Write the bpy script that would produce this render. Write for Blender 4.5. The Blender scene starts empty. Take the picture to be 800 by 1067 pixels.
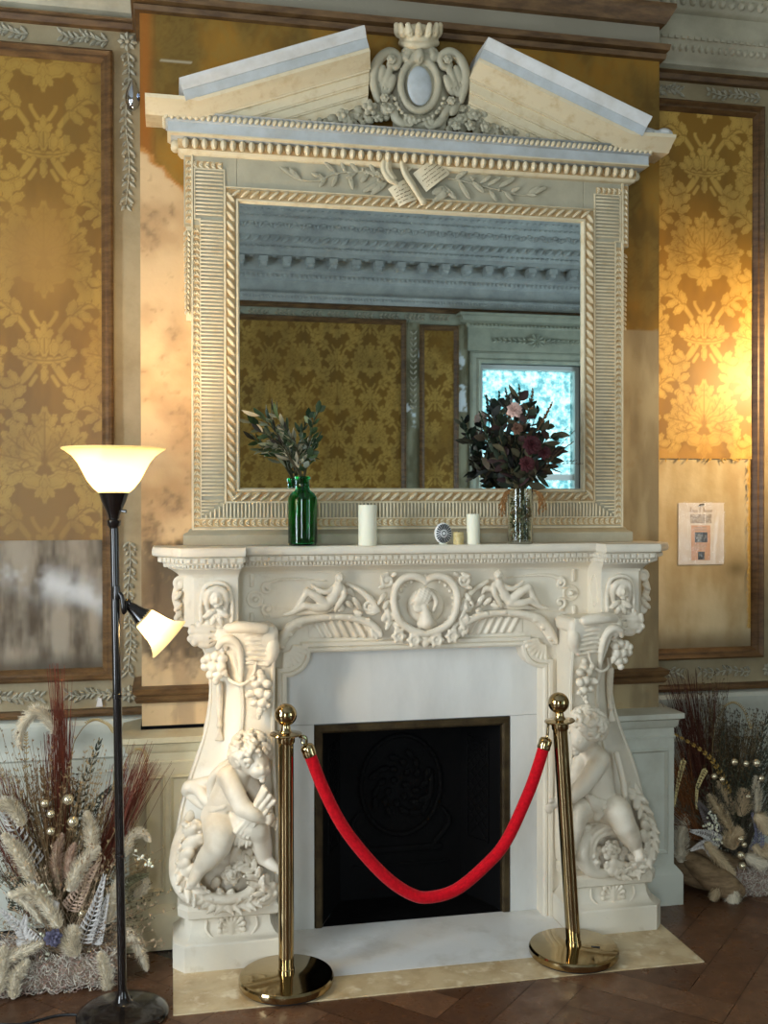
import bpy, math, random
import numpy as np
from mathutils import Vector, Matrix
random.seed(7); RNG = np.random.default_rng(7)
SC = bpy.context.scene; COL = SC.collection
PI = math.pi
A = lambda *v: np.array(v, float)

# ------------------------------------------------------------------ camera (solved from the photograph's lines)
CF, YAW, PITCH, ROLL = 1065.5, 0.2054, -0.0094, -0.001
CAM = A(-0.9065, -3.7966, 1.6)
FW = A(math.sin(YAW)*math.cos(PITCH), math.cos(YAW)*math.cos(PITCH), math.sin(PITCH))
RT = A(math.cos(YAW), -math.sin(YAW), 0); UP = np.cross(RT, FW)
R2 = RT*math.cos(ROLL)+UP*math.sin(ROLL); U2 = np.cross(R2, FW)
def W(u, v, y):
    """world point on the plane at depth y that the photo shows at u, v"""
    d = FW+R2*(u-400)/CF-U2*(v-533.5)/CF
    return CAM+d*(y-CAM[1])/d[1]

# ------------------------------------------------------------------ mesh collecting
class MB:
    def __init__(s): s.V = []; s.Q = []; s.T = []; s.G = []; s.n = 0; s.C = []
    def add(s, V, Q=None, T=None, G=None, c=None):
        V = np.asarray(V, float).reshape(-1, 3)
        s.V.append(V)
        if Q is not None and len(Q): s.Q.append(np.asarray(Q, int)+s.n)
        if T is not None and len(T): s.T.append(np.asarray(T, int)+s.n)
        if G is not None: s.G += [[i+s.n for i in g] for g in G]
        s.n += len(V)
        if c is not None:
            c = np.asarray(c, float)
            s.C.append(np.broadcast_to(c, (len(V), 3)).copy())
        elif s.C: s.C.append(np.ones((len(V), 3)))
        return s
    def mirror(s):
        m = MB(); off = 0
        V = np.concatenate(s.V)*A(-1, 1, 1)
        m.V = [V]; m.n = len(V)
        m.Q = [q[:, ::-1] for q in s.Q]; m.T = [t[:, ::-1] for t in s.T]; m.G = [g[::-1] for g in s.G]
        m.C = list(s.C)
        return m
    def box(s, c, d, R=None):
        c = np.asarray(c, float); d = np.asarray(d, float)/2
        V = np.array([[x, y, z] for x in (-1, 1) for y in (-1, 1) for z in (-1, 1)])*d
        if R is not None: V = V@np.asarray(R).T
        return s.add(V+c, [[0,1,3,2],[4,6,7,5],[0,4,5,1],[2,3,7,6],[0,2,6,4],[1,5,7,3]])
    def bx(s, x0, x1, y0, y1, z0, z1):
        return s.box(((x0+x1)/2, (y0+y1)/2, (z0+z1)/2), (x1-x0, y1-y0, z1-z0))
    def ell(s, c, r, R=None, n=8, m=5):
        V, Q, T = unit_sphere(n, m)
        V = V*np.asarray(r, float)
        if R is not None: V = V@np.asarray(R).T
        return s.add(V+np.asarray(c, float), Q, T)
    def tube(s, P, r, n=8, cap=True):
        P = np.asarray(P, float); k = len(P)
        r = np.broadcast_to(np.asarray(r, float), (k,)) if np.ndim(r) < 2 else r
        t = np.gradient(P, axis=0); t /= np.linalg.norm(t, axis=1)[:, None]+1e-12
        a = np.cross(t[0], A(.31, .12, .94)); 
        if np.linalg.norm(a) < .1: a = np.cross(t[0], A(1, 0, 0))
        a /= np.linalg.norm(a); V = []
        an = np.arange(n)*2*PI/n
        for i in range(k):
            a = a-t[i]*(a@t[i]); a /= np.linalg.norm(a); b = np.cross(t[i], a)
            V.append(P[i]+r[i]*(np.cos(an)[:, None]*a+np.sin(an)[:, None]*b))
        V = np.concatenate(V)
        i, j = np.meshgrid(np.arange(k-1), np.arange(n), indexing='ij'); j2 = (j+1) % n
        Q = np.stack([i*n+j, i*n+j2, (i+1)*n+j2, (i+1)*n+j], -1).reshape(-1, 4)
        G = [list(range(n))[::-1], [(k-1)*n+q for q in range(n)]] if cap else None
        return s.add(V, Q, G=G)
    def lathe(s, prof, c=(0, 0, 0), n=32, R=None, cap=True):
        k = len(prof); an = np.arange(n)*2*PI/n
        V = np.concatenate([np.stack([r*np.cos(an), r*np.sin(an), np.full(n, z)], 1) for r, z in prof])
        if R is not None: V = V@np.asarray(R).T
        i, j = np.meshgrid(np.arange(k-1), np.arange(n), indexing='ij'); j2 = (j+1) % n
        Q = np.stack([i*n+j, i*n+j2, (i+1)*n+j2, (i+1)*n+j], -1).reshape(-1, 4)
        G = []
        if cap and prof[0][0] > 1e-5: G.append(list(range(n))[::-1])
        if cap and prof[-1][0] > 1e-5: G.append([(k-1)*n+q for q in range(n)])
        return s.add(V+np.asarray(c, float), Q, G=G)
    def sweep(s, path, prof, fmap, closed=False, capends=True):
        """path: 2d points; prof: (offset to the left of travel, height); mitred corners; fmap(p, q, h) -> xyz"""
        P = np.asarray(path, float); k = len(P); V = []
        for i in range(k):
            if closed: d0 = P[i]-P[i-1]; d1 = P[(i+1) % k]-P[i]
            else:
                d0 = P[i]-P[max(i-1, 0)] if i > 0 else P[1]-P[0]
                d1 = P[min(i+1, k-1)]-P[i] if i < k-1 else d0
            d0 = d0/np.linalg.norm(d0); d1 = d1/np.linalg.norm(d1)
            n0 = A(-d0[1], d0[0]); n1 = A(-d1[1], d1[0]); m = n0+n1; m = m/max(m@n0, .2)
            for o, h in prof:
                p = P[i]+m*o; V.append(fmap(p[0], p[1], h))
        m = len(prof); Q = []
        for i in range(k if closed else k-1):
            i2 = (i+1) % k
            for j in range(m-1): Q.append([i*m+j, i2*m+j, i2*m+j+1, i*m+j+1])
        G = None
        if not closed and capends: G = [list(range(m)), [(k-1)*m+j for j in range(m)][::-1]]
        return s.add(V, Q, G=G)
    def prism(s, poly, fmap, h0, h1):
        k = len(poly)
        V = [fmap(p, q, h0) for p, q in poly]+[fmap(p, q, h1) for p, q in poly]
        return s.add(V, [[i, (i+1) % k, k+(i+1) % k, k+i] for i in range(k)], G=[list(range(k))[::-1], list(range(k, 2*k))])
    def leaf(s, a, b, w, n, t=.3, bend=0., c=None):
        """closed pointed leaf from a to b, width w, with a raised midrib along n"""
        a = np.asarray(a, float); b = np.asarray(b, float); n = np.asarray(n, float); d = b-a; L = np.linalg.norm(d)+1e-9
        sd = np.cross(d/L, n); sd /= np.linalg.norm(sd)+1e-9; n = np.cross(sd, d/L)
        V = [a]
        for f, ww in ((.25, .72), (.55, 1.), (.82, .6)):
            m = a+d*f+n*bend*L*math.sin(f*PI)
            V += [m-sd*w*ww/2, m+n*w*t*ww, m+sd*w*ww/2, m-n*w*t*.35*ww]
        V.append(b)
        T = []; Q = []
        for j in range(4): T.append([0, 1+(j+1) % 4, 1+j]); T.append([13, 9+j, 9+(j+1) % 4])
        for r in (0, 1):
            for j in range(4):
                p = 1+r*4; Q.append([p+j, p+(j+1) % 4, p+4+(j+1) % 4, p+4+j])
        return s.add(V, Q, T, c=c)
_us = {}
def unit_sphere(n, m):
    if (n, m) not in _us:
        V = [(0, 0, 1)]
        for i in range(1, m):
            th = PI*i/m
            for j in range(n): V.append((math.sin(th)*math.cos(2*PI*j/n), math.sin(th)*math.sin(2*PI*j/n), math.cos(th)))
        V.append((0, 0, -1)); T = []; Q = []; L = len(V)-1
        for j in range(n):
            j2 = (j+1) % n
            T.append([0, 1+j, 1+j2]); T.append([L, L-n+j2, L-n+j])
            for i in range(m-2): Q.append([1+i*n+j, 1+(i+1)*n+j, 1+(i+1)*n+j2, 1+i*n+j2])
        _us[(n, m)] = (np.array(V, float), np.array(Q).reshape(-1, 4), np.array(T))
    return _us[(n, m)]
def rotm(ax, deg):
    return np.array(Matrix.Rotation(math.radians(deg), 3, ax))
def frame_z(d):
    """rotation taking +z to d"""
    return np.array(Vector((0, 0, 1)).rotation_difference(Vector(d)).to_matrix())
def XY(x, y, h): return (x, y, h)             # plan path, height = z
def XZ(x, z, h): return (x, -h, z)            # wall path, height = towards the room

def cat(P, per=8):
    """Catmull-Rom through rows of P (any width)"""
    P = np.asarray(P, float); k = len(P); out = []
    for i in range(k-1):
        p0, p1, p2, p3 = P[max(i-1, 0)], P[i], P[i+1], P[min(i+2, k-1)]
        for j in range(per):
            t = j/per
            out.append(.5*((2*p1)+(p2-p0)*t+(2*p0-5*p1+4*p2-p3)*t*t+(3*p1-p0-3*p2+p3)*t**3))
    out.append(P[-1]); return np.array(out)

def make_mesh(name, mb, smooth=True, angle=40):
    V = np.concatenate(mb.V) if mb.V else np.zeros((0, 3))
    loops = []; starts = []; n = 0
    for arr, w in ((mb.Q, 4), (mb.T, 3)):
        if arr:
            a = np.concatenate(arr); loops.append(a.ravel()); starts.append(n+np.arange(len(a))*w); n += a.size
    for g in mb.G:
        loops.append(np.array(g)); starts.append(np.array([n])); n += len(g)
    me = bpy.data.meshes.new(name)
    L = np.concatenate(loops); S = np.concatenate(starts)
    me.vertices.add(len(V)); me.vertices.foreach_set('co', V.ravel())
    me.loops.add(len(L)); me.loops.foreach_set('vertex_index', L.astype(np.int32))
    me.polygons.add(len(S)); me.polygons.foreach_set('loop_start', S.astype(np.int32))
    if mb.C:
        C = np.concatenate(mb.C)
        at = me.color_attributes.new('tint', 'FLOAT_COLOR', 'POINT')
        at.data.foreach_set('color', np.concatenate([C, np.ones((len(C), 1))], 1).ravel())
    me.update(calc_edges=True); me.validate()
    me.polygons.foreach_set('use_smooth', np.full(len(me.polygons), bool(smooth)))
    if smooth and angle < 179: me.set_sharp_from_angle(angle=math.radians(angle))
    return me
LOC = {}
def obj(name, mb, m, parent=None, smooth=True, angle=40, bevel=0, label=None):
    """links what mb holds (world coordinates) as ONE mesh object"""
    org = A(0, 0, 0)
    if parent is not None:
        org = LOC[parent.name]
    if parent is not None and mb.V: mb.V = [v-org for v in mb.V]
    me = make_mesh(name, mb, smooth, angle)
    o = bpy.data.objects.new(name, me); COL.objects.link(o)
    if m is not None: me.materials.append(m)
    if parent is not None: o.parent = parent
    LOC[o.name] = org
    if bevel:
        b = o.modifiers.new('bevel', 'BEVEL'); b.width = bevel; b.segments = 2; b.limit_method = 'ANGLE'; b.angle_limit = math.radians(50)
    if label: o['label'] = label
    return o
def thing(name, label, cat_, loc=(0, 0, 0), group=None):
    o = bpy.data.objects.new(name, None); COL.objects.link(o); o.location = loc; o.empty_display_size = .05
    LOC[o.name] = A(*loc); o['label'] = label; o['category'] = cat_
    if group: o['group'] = group
    return o
def tag(o, label, cat_, group=None):
    o['label'] = label; o['category'] = cat_
    if group: o['group'] = group
    return o
def struct(name, mb, m, label=None, **k):
    o = obj(name, mb, m, **k); o['kind'] = 'structure'
    if label: o['label'] = label
    return o

# ------------------------------------------------------------------ carving: smooth unions of simple solids, surfaced on a grid
class Carve:
    def __init__(s): s.p = []
    def cap(s, a, b, ra, rb=None, k=.01, sub=False, fn=None):
        s.p.append(('c', np.asarray(a, float), np.asarray(b, float), ra, ra if rb is None else rb, k, sub, fn)); return s
    def ell(s, c, r, R=None, k=.01, sub=False, fn=None):
        r = A(r, r, r) if np.ndim(r) == 0 else np.asarray(r, float)
        s.p.append(('e', np.asarray(c, float), r, np.eye(3) if R is None else np.asarray(R), k, sub, fn)); return s
    def box(s, c, d, R=None, rd=.004, k=.003, sub=False):
        s.p.append(('b', np.asarray(c, float), np.asarray(d, float)/2, np.eye(3) if R is None else np.asarray(R), rd, k, sub)); return s
    def chain(s, P, r, k=.006, per=5, sub=False):
        P = np.asarray(P, float); r = np.atleast_1d(np.asarray(r, float)); r = np.interp(np.linspace(0, 1, len(P)), np.linspace(0, 1, len(r)), r) if len(r) > 1 else np.full(len(P), r[0])
        C = cat(np.concatenate([P, r[:, None]], 1), per)
        for i in range(len(C)-1): s.cap(C[i, :3], C[i+1, :3], max(C[i, 3], .001), max(C[i+1, 3], .001), k if i == 0 else min(k, .004), sub)
        return s
    def leaf(s, a, b, w, t=.35, n=(0, -1, 0), k=.0032, vein=True):
        a = np.asarray(a, float); b = np.asarray(b, float); d = b-a; L = np.linalg.norm(d); d = d/L
        n = np.asarray(n, float); n = n-d*(n@d); n /= np.linalg.norm(n); q = np.cross(n, d)
        R = np.stack([d, q, n], 1)
        s.ell((a+b)/2, (L/2, w/2, w*t), R, k)
        if vein: s.cap(a+n*w*t*.9+d*L*.05, b+n*w*t*.35-d*L*.12, w*.085, w*.03, .002, True)
        return s
    def curl(s, P, w, lobes=5, side=1, n=(0, -1, 0), k=.006):
        """acanthus: a stem through P with lobes on one side (side) or both (0)"""
        P = np.asarray(P, float); C = cat(P, 8); n = np.asarray(n, float)
        s.chain(P, np.linspace(w*.42, w*.16, len(P)), k)
        for i in range(lobes):
            f = (i+.5)/lobes; j = int(f*(len(C)-2)); c = C[j]; t = C[j+1]-C[j]; t = t/np.linalg.norm(t)
            for sg in ((1, -1) if side == 0 else (side,)):
                q = np.cross(n, t)*sg; e = c+(q*.85+t*.55)*w*(1.15-.5*f)
                s.leaf(c-t*w*.1, e, w*.55*(1.1-.4*f), .42, n, k)
        return s
    def volute(s, c, r0, turns=1.6, w=.012, a0=0., sg=1, y=0., k=.004):
        """spiral in the x-z plane at depth y"""
        P = []; N = int(14*turns)
        for i in range(N+1):
            f = i/N; a = a0+sg*f*turns*2*PI; r = r0*(1-f)**.8+.002
            P.append((c[0]+r*math.cos(a), y-.3*w*f, c[1]+r*math.sin(a), w*(1-.45*f)))
        P = np.array(P)
        for i in range(N): s.cap(P[i, :3], P[i+1, :3], P[i, 3], P[i+1, 3], k)
        s.ell((c[0], y-.3*w, c[1]), w*.8, k=k)
        return s
    def flower(s, c, r, n=(0, -1, 0), petals=6, k=.003):
        c = np.asarray(c, float); n = np.asarray(n, float); n /= np.linalg.norm(n)
        u = np.cross(n, A(.1, .2, 1)); u /= np.linalg.norm(u); v = np.cross(n, u)
        for i in range(petals):
            a = 2*PI*i/petals; d = u*math.cos(a)+v*math.sin(a)
            s.leaf(c+d*r*.2, c+d*r+n*r*.15, r*.75, .35, n+d*.01, k)
        s.ell(c+n*r*.3, r*.33, k=k); return s
    def build(s, h=.004, smooth=1):
        lo = []; hi = []
        for p in s.p:
            if p[-2] is True or p[-1] is True: continue
            if p[0] == 'c': m = max(p[3], p[4]); lo.append(np.minimum(p[1], p[2])-m); hi.append(np.maximum(p[1], p[2])+m)
            else: m = np.linalg.norm(p[2]) if p[0] == 'b' else p[2].max(); lo.append(p[1]-m); hi.append(p[1]+m)
        lo = np.min(lo, 0)-3*h; hi = np.max(hi, 0)+3*h
        N = np.ceil((hi-lo)/h).astype(int)+1
        ax = [lo[i]+h*np.arange(N[i]) for i in range(3)]
        F = np.full(N, .05, np.float32)
        for p in s.p:
            if p[0] == 'c': _, a, b, ra, rb, k, sub, fn = p; m = max(ra, rb); l = np.minimum(a, b)-m; u = np.maximum(a, b)+m
            elif p[0] == 'e': _, c, r, R, k, sub, fn = p; m = np.sqrt((R**2)@(r**2)); l = c-m; u = c+m
            else: _, c, d, R, rd, k, sub = p; m = np.abs(R)@d; l = c-m; u = c+m; fn = None
            pad = k+2*h
            i0 = np.clip(np.floor((l-pad-lo)/h).astype(int), 0, N); i1 = np.clip(np.ceil((u+pad-lo)/h).astype(int)+1, 0, N)
            if (i1 <= i0).any(): continue
            X = ax[0][i0[0]:i1[0], None, None]; Yy = ax[1][None, i0[1]:i1[1], None]; Z = ax[2][None, None, i0[2]:i1[2]]
            if p[0] == 'c':
                ba = b-a; L2 = max(ba@ba, 1e-12)
                px, py, pz = X-a[0], Yy-a[1], Z-a[2]
                t = np.clip((px*ba[0]+py*ba[1]+pz*ba[2])/L2, 0, 1)
                D = np.sqrt((px-t*ba[0])**2+(py-t*ba[1])**2+(pz-t*ba[2])**2)-(ra+(rb-ra)*t)
            else:
                px, py, pz = X-c[0], Yy-c[1], Z-c[2]
                q = [R[0, i]*px+R[1, i]*py+R[2, i]*pz for i in range(3)]
                if p[0] == 'e':
                    k0 = np.sqrt(sum((q[i]/r[i])**2 for i in range(3))); k1 = np.sqrt(sum((q[i]/r[i]**2)**2 for i in range(3)))+1e-6
                    D = k0*(k0-1)/k1
                else:
                    e = [np.abs(q[i])-d[i]+rd for i in range(3)]
                    D = np.sqrt(sum(np.maximum(x, 0)**2 for x in e))+np.minimum(np.maximum(np.maximum(e[0], e[1]), e[2]), 0)-rd
            if fn is not None: D = D+fn(X, Yy, Z)
            S = F[i0[0]:i1[0], i0[1]:i1[1], i0[2]:i1[2]]
            if sub:
                D = -D; g = np.maximum(k-np.abs(S-D), 0)/k if k > 0 else 0
                S[...] = np.maximum(S, D)+g*g*k/4
            else:
                g = np.maximum(k-np.abs(S-D), 0)/k
                S[...] = np.minimum(S, D)-g*g*k/4
        return surf(F, lo, h, smooth)
def surf(F, lo, h, smooth=1):
    """naive surface nets"""
    s = F < 0; n = np.array(F.shape)
    cs = sum(s[i:n[0]-1+i, j:n[1]-1+j, k:n[2]-1+k].astype(np.int8) for i in (0, 1) for j in (0, 1) for k in (0, 1))
    act = (cs > 0) & (cs < 8); I = np.argwhere(act); idx = np.full(act.shape, -1, np.int64); idx[act] = np.arange(len(I))
    acc = np.zeros((len(I), 3)); cnt = np.zeros(len(I))
    cor = [(i, j, k) for i in (0, 1) for j in (0, 1) for k in (0, 1)]
    val = {c: F[I[:, 0]+c[0], I[:, 1]+c[1], I[:, 2]+c[2]].astype(float) for c in cor}
    for c in cor:
        for d in range(3):
            if c[d] == 0:
                e = list(c); e[d] = 1; e = tuple(e); f0 = val[c]; f1 = val[e]; mk = (f0 < 0) != (f1 < 0)
                t = np.where(mk, f0/np.where(mk, f0-f1, 1), 0)
                p = np.tile(np.array(c, float), (len(I), 1)); p[:, d] += t
                acc += p*mk[:, None]; cnt += mk
    V = lo+h*(I+acc/cnt[:, None]); Q = []
    for d in range(3):
        a, b = (d+1) % 3, (d+2) % 3
        sl0 = [slice(1, -1)]*3; sl1 = [slice(1, -1)]*3; sl0[d] = slice(0, -1); sl1[d] = slice(1, None)
        s0 = s[tuple(sl0)]; s1 = s[tuple(sl1)]; ch = s0 != s1; E = np.argwhere(ch)
        off = np.ones(3, int); off[d] = 0; E = E+off
        def cell(da, db):
            c = E.copy(); c[:, a] += da; c[:, b] += db; return idx[c[:, 0], c[:, 1], c[:, 2]]
        q = np.stack([cell(-1, -1), cell(0, -1), cell(0, 0), cell(-1, 0)], 1)
        fl = ~s0[ch]; q[fl] = q[fl][:, ::-1]; Q.append(q)
    Q = np.concatenate(Q)
    for _ in range(smooth):
        acc = np.zeros_like(V); cnt = np.zeros(len(V))
        for i in range(4):
            np.add.at(acc, Q[:, i], V[Q[:, (i+1) % 4]]); np.add.at(cnt, Q[:, i], 1)
        V = V*.68+.32*acc/np.maximum(cnt, 1)[:, None]
    return MB().add(V, Q)

# ------------------------------------------------------------------ materials
def srgb(r, g, b):
    f = lambda c: (c/255/12.92) if c/255 <= .04045 else ((c/255+.055)/1.055)**2.4
    return (f(r), f(g), f(b), 1)
def mat(name, col, rough=.5, metal=0., col2=None, nscale=6., ndet=6., stretch=(1, 1, 1), lohi=(.35, .65), bump=0., bscale=60., attr=False,
        spec=.5, coat=0., trans=0., ior=1.45, sub=0., sheen=0., col3=None, n3=25., lohi3=(.55, .7), rough2=None):
    m = bpy.data.materials.new(name); m.use_nodes = True; nt = m.node_tree; N = nt.nodes; Lk = nt.links
    b = N['Principled BSDF']; b.inputs['Roughness'].default_value = rough; b.inputs['Metallic'].default_value = metal
    b.inputs['Specular IOR Level'].default_value = spec; b.inputs['Coat Weight'].default_value = coat
    b.inputs['Transmission Weight'].default_value = trans; b.inputs['IOR'].default_value = ior
    b.inputs['Sheen Weight'].default_value = sheen
    if sub: b.inputs['Subsurface Weight'].default_value = sub; b.inputs['Subsurface Radius'].default_value = (.02, .015, .01); b.inputs['Subsurface Scale'].default_value = .5
    tc = N.new('ShaderNodeTexCoord'); mp = N.new('ShaderNodeMapping'); mp.inputs['Scale'].default_value = stretch
    Lk.new(tc.outputs['Object'], mp.inputs['Vector'])
    cur = None
    if attr:
        at = N.new('ShaderNodeAttribute'); at.attribute_name = 'tint'; cur = at.outputs['Color']
    def mix(cur, base, c2, scale, det, lh):
        nz = N.new('ShaderNodeTexNoise'); nz.inputs['Scale'].default_value = scale; nz.inputs['Detail'].default_value = det; nz.inputs['Roughness'].default_value = .62
        Lk.new(mp.outputs['Vector'], nz.inputs['Vector'])
        rm = N.new('ShaderNodeMapRange'); rm.inputs['From Min'].default_value = lh[0]; rm.inputs['From Max'].default_value = lh[1]
        Lk.new(nz.outputs['Fac'], rm.inputs['Value'])
        mx = N.new('ShaderNodeMix'); mx.data_type = 'RGBA'; Lk.new(rm.outputs['Result'], mx.inputs['Factor'])
        if cur is None: mx.inputs[6].default_value = base
        else: Lk.new(cur, mx.inputs[6])
        if isinstance(c2, (int, float)):
            mm = N.new('ShaderNodeMix'); mm.data_type = 'RGBA'; mm.blend_type = 'MULTIPLY'; mm.inputs['Factor'].default_value = 1
            if cur is None: mm.inputs[6].default_value = base
            else: Lk.new(cur, mm.inputs[6])
            mm.inputs[7].default_value = (c2, c2, c2, 1); Lk.new(mm.outputs[2], mx.inputs[7])
        else: mx.inputs[7].default_value = c2
        return mx.outputs[2], rm
    if col2 is not None:
        cur, rm = mix(cur, col, col2, nscale, ndet, lohi)
        if rough2 is not None:
            r3 = N.new('ShaderNodeMapRange'); r3.inputs['To Min'].default_value = rough; r3.inputs['To Max'].default_value = rough2
            Lk.new(rm.outputs['Result'], r3.inputs['Value']); Lk.new(r3.outputs['Result'], b.inputs['Roughness'])
    if col3 is not None: cur, _ = mix(cur, col, col3, n3, 4, lohi3)
    if cur is None: b.inputs['Base Color'].default_value = col
    else: Lk.new(cur, b.inputs['Base Color'])
    if bump:
        nz = N.new('ShaderNodeTexNoise'); nz.inputs['Scale'].default_value = bscale; nz.inputs['Detail'].default_value = 4
        Lk.new(mp.outputs['Vector'], nz.inputs['Vector'])
        bp = N.new('ShaderNodeBump'); bp.inputs['Strength'].default_value = bump; bp.inputs['Distance'].default_value = .01
        Lk.new(nz.outputs['Fac'], bp.inputs['Height']); Lk.new(bp.outputs['Normal'], b.inputs['Normal'])
    return m
def emit(name, col, strength):
    m = mat(name, col, .4); b = m.node_tree.nodes['Principled BSDF']
    b.inputs['Emission Color'].default_value = col; b.inputs['Emission Strength'].default_value = strength; return m
M = {}
M['marble'] = mat('white_marble', srgb(228, 217, 196), .38, col2=srgb(214, 206, 190), nscale=5, lohi=(.45, .75), bump=.05, bscale=90, col3=srgb(205, 190, 165), n3=14, lohi3=(.6, .8))
M['carved'] = mat('carved_marble', srgb(229, 217, 196), .42, col2=srgb(206, 190, 164), nscale=9, lohi=(.48, .75), bump=.06, bscale=120)
M['slip'] = mat('slip_marble', srgb(222, 221, 216), .3, col2=srgb(196, 195, 190), nscale=3.5, stretch=(1, 1, .35), lohi=(.4, .75))
M['hearth'] = mat('hearth_marble', srgb(230, 229, 225), .16, col2=srgb(196, 192, 182), nscale=5, lohi=(.5, .8), bump=.03, bscale=40)
M['tile'] = mat('yellow_hearth_stone', srgb(204, 184, 146), .3, col2=srgb(164, 134, 92), nscale=7, lohi=(.42, .72), col3=srgb(225, 212, 182), n3=16, lohi3=(.55, .7), bump=.08, bscale=50)
M['frame'] = mat('grey_cream_paint', srgb(176, 168, 144), .5, col2=srgb(158, 152, 130), nscale=8, bump=.05, bscale=80)
M['frame_cream'] = mat('cream_paint', srgb(212, 198, 166), .45, col2=srgb(192, 170, 130), nscale=22, lohi=(.5, .75), bump=.04, bscale=80)
M['frame_gold'] = mat('worn_ochre_ground', srgb(176, 138, 88), .6, col2=srgb(206, 182, 138), nscale=40)
M['frame_blue'] = mat('blue_grey_paint_with_daylight', srgb(186, 192, 194), .5, col2=srgb(165, 168, 166), nscale=10)
M['panelgrey'] = mat('grey_green_paint', srgb(164, 166, 146), .55, col2=srgb(140, 144, 128), nscale=7, lohi=(.4, .7))
M['wood'] = mat('brown_moulding', srgb(116, 86, 52), .45, col2=srgb(78, 54, 30), nscale=10, stretch=(1, 1, 4), bump=.08, bscale=60)
M['band'] = mat('stone_coloured_paint', srgb(160, 144, 112), .6, col2=srgb(134, 118, 86), nscale=5, lohi=(.4, .7), bump=.06, bscale=70)
M['garland'] = mat('garland_paint', srgb(172, 165, 144), .6, col2=srgb(96, 82, 60), nscale=45, lohi=(.5, .7))
M['dado'] = mat('cream_dado_paint', srgb(202, 192, 160), .5, col2=srgb(178, 162, 126), nscale=5, lohi=(.45, .75), bump=.05, bscale=60)
M['dadogrey'] = mat('grey_dado_and_cool_lit_cream', srgb(198, 198, 184), .5, col2=srgb(172, 168, 150), nscale=5, lohi=(.45, .75))
M['black'] = mat('soot_and_shadow_black', srgb(12, 11, 11), .9, spec=.1, col2=srgb(6, 6, 6), nscale=20, bump=.2, bscale=60)
M['iron'] = mat('cast_iron', srgb(11, 11, 12), .75, spec=.12, bump=.15, bscale=90)
M['bronze'] = mat('dark_bronze_frame', srgb(88, 74, 50), .42, metal=.6, col2=srgb(60, 48, 32), nscale=15)
M['brass'] = mat('polished_brass', srgb(182, 162, 122), .09, metal=1., col2=srgb(164, 142, 102), nscale=6, bump=.008, bscale=15)
M['velvet'] = mat('red_velvet', srgb(206, 8, 28), .8, spec=.15, sheen=.08, col2=srgb(176, 4, 20), nscale=80, bump=.25, bscale=260)
M['lampmetal'] = mat('black_lacquered_metal', srgb(26, 20, 18), .22, metal=.3, coat=.5)
M['candle'] = mat('cream_wax', srgb(236, 232, 208), .5, sub=.3)
M['glassgreen'] = mat('green_glass', (.02, .42, .12, 1), .04, trans=1., ior=1.45)
M['mirror'] = mat('mirror_silver', (.74, .84, .86, 1), .012, metal=1.)
M['moss'] = mat('pale_shredded_moss', srgb(186, 172, 150), .9, col2=srgb(148, 130, 110), nscale=60)
M['pearl'] = mat('pearly_bauble', srgb(214, 200, 168), .18, metal=.75)
M['chrome'] = mat('polished_steel', srgb(200, 205, 215), .12, metal=1.)
M['tint'] = mat('varied_paint', (1, 1, 1, 1), .6, attr=True)
M['leafy'] = mat('dried_leaf', (1, 1, 1, 1), .65, attr=True, spec=.3)
M['cordblack'] = mat('black_flex', srgb(20, 20, 22), .5)
# ------------------------------------------------------------------ patterns computed on fine wall grids
def vnoise(x, y, s, seed=0, oct=4):
    x = np.asarray(x)*s; y = np.asarray(y)*s; out = 0; amp = 1; tot = 0
    for o in range(oct):
        L = np.random.default_rng(seed+o*17).random((64, 64))
        xi = np.floor(x).astype(int); yi = np.floor(y).astype(int); fx = x-xi; fy = y-yi
        fx = fx*fx*(3-2*fx); fy = fy*fy*(3-2*fy)
        g = lambda a, b: L[a % 64, b % 64]
        out = out+amp*((g(xi, yi)*(1-fx)+g(xi+1, yi)*fx)*(1-fy)+(g(xi, yi+1)*(1-fx)+g(xi+1, yi+1)*fx)*fy)
        tot += amp; amp *= .55; x = x*2.03+5.1; y = y*2.03+9.7
    return out/tot
def sst(a, b, x): t = np.clip((x-a)/(b-a), 0, 1); return t*t*(3-2*t)
def L3(c): return np.array(c[:3])
def mixc(a, b, t): return a*(1-t[..., None])+b*t[..., None]
TW, TH = .64, .72
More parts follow.
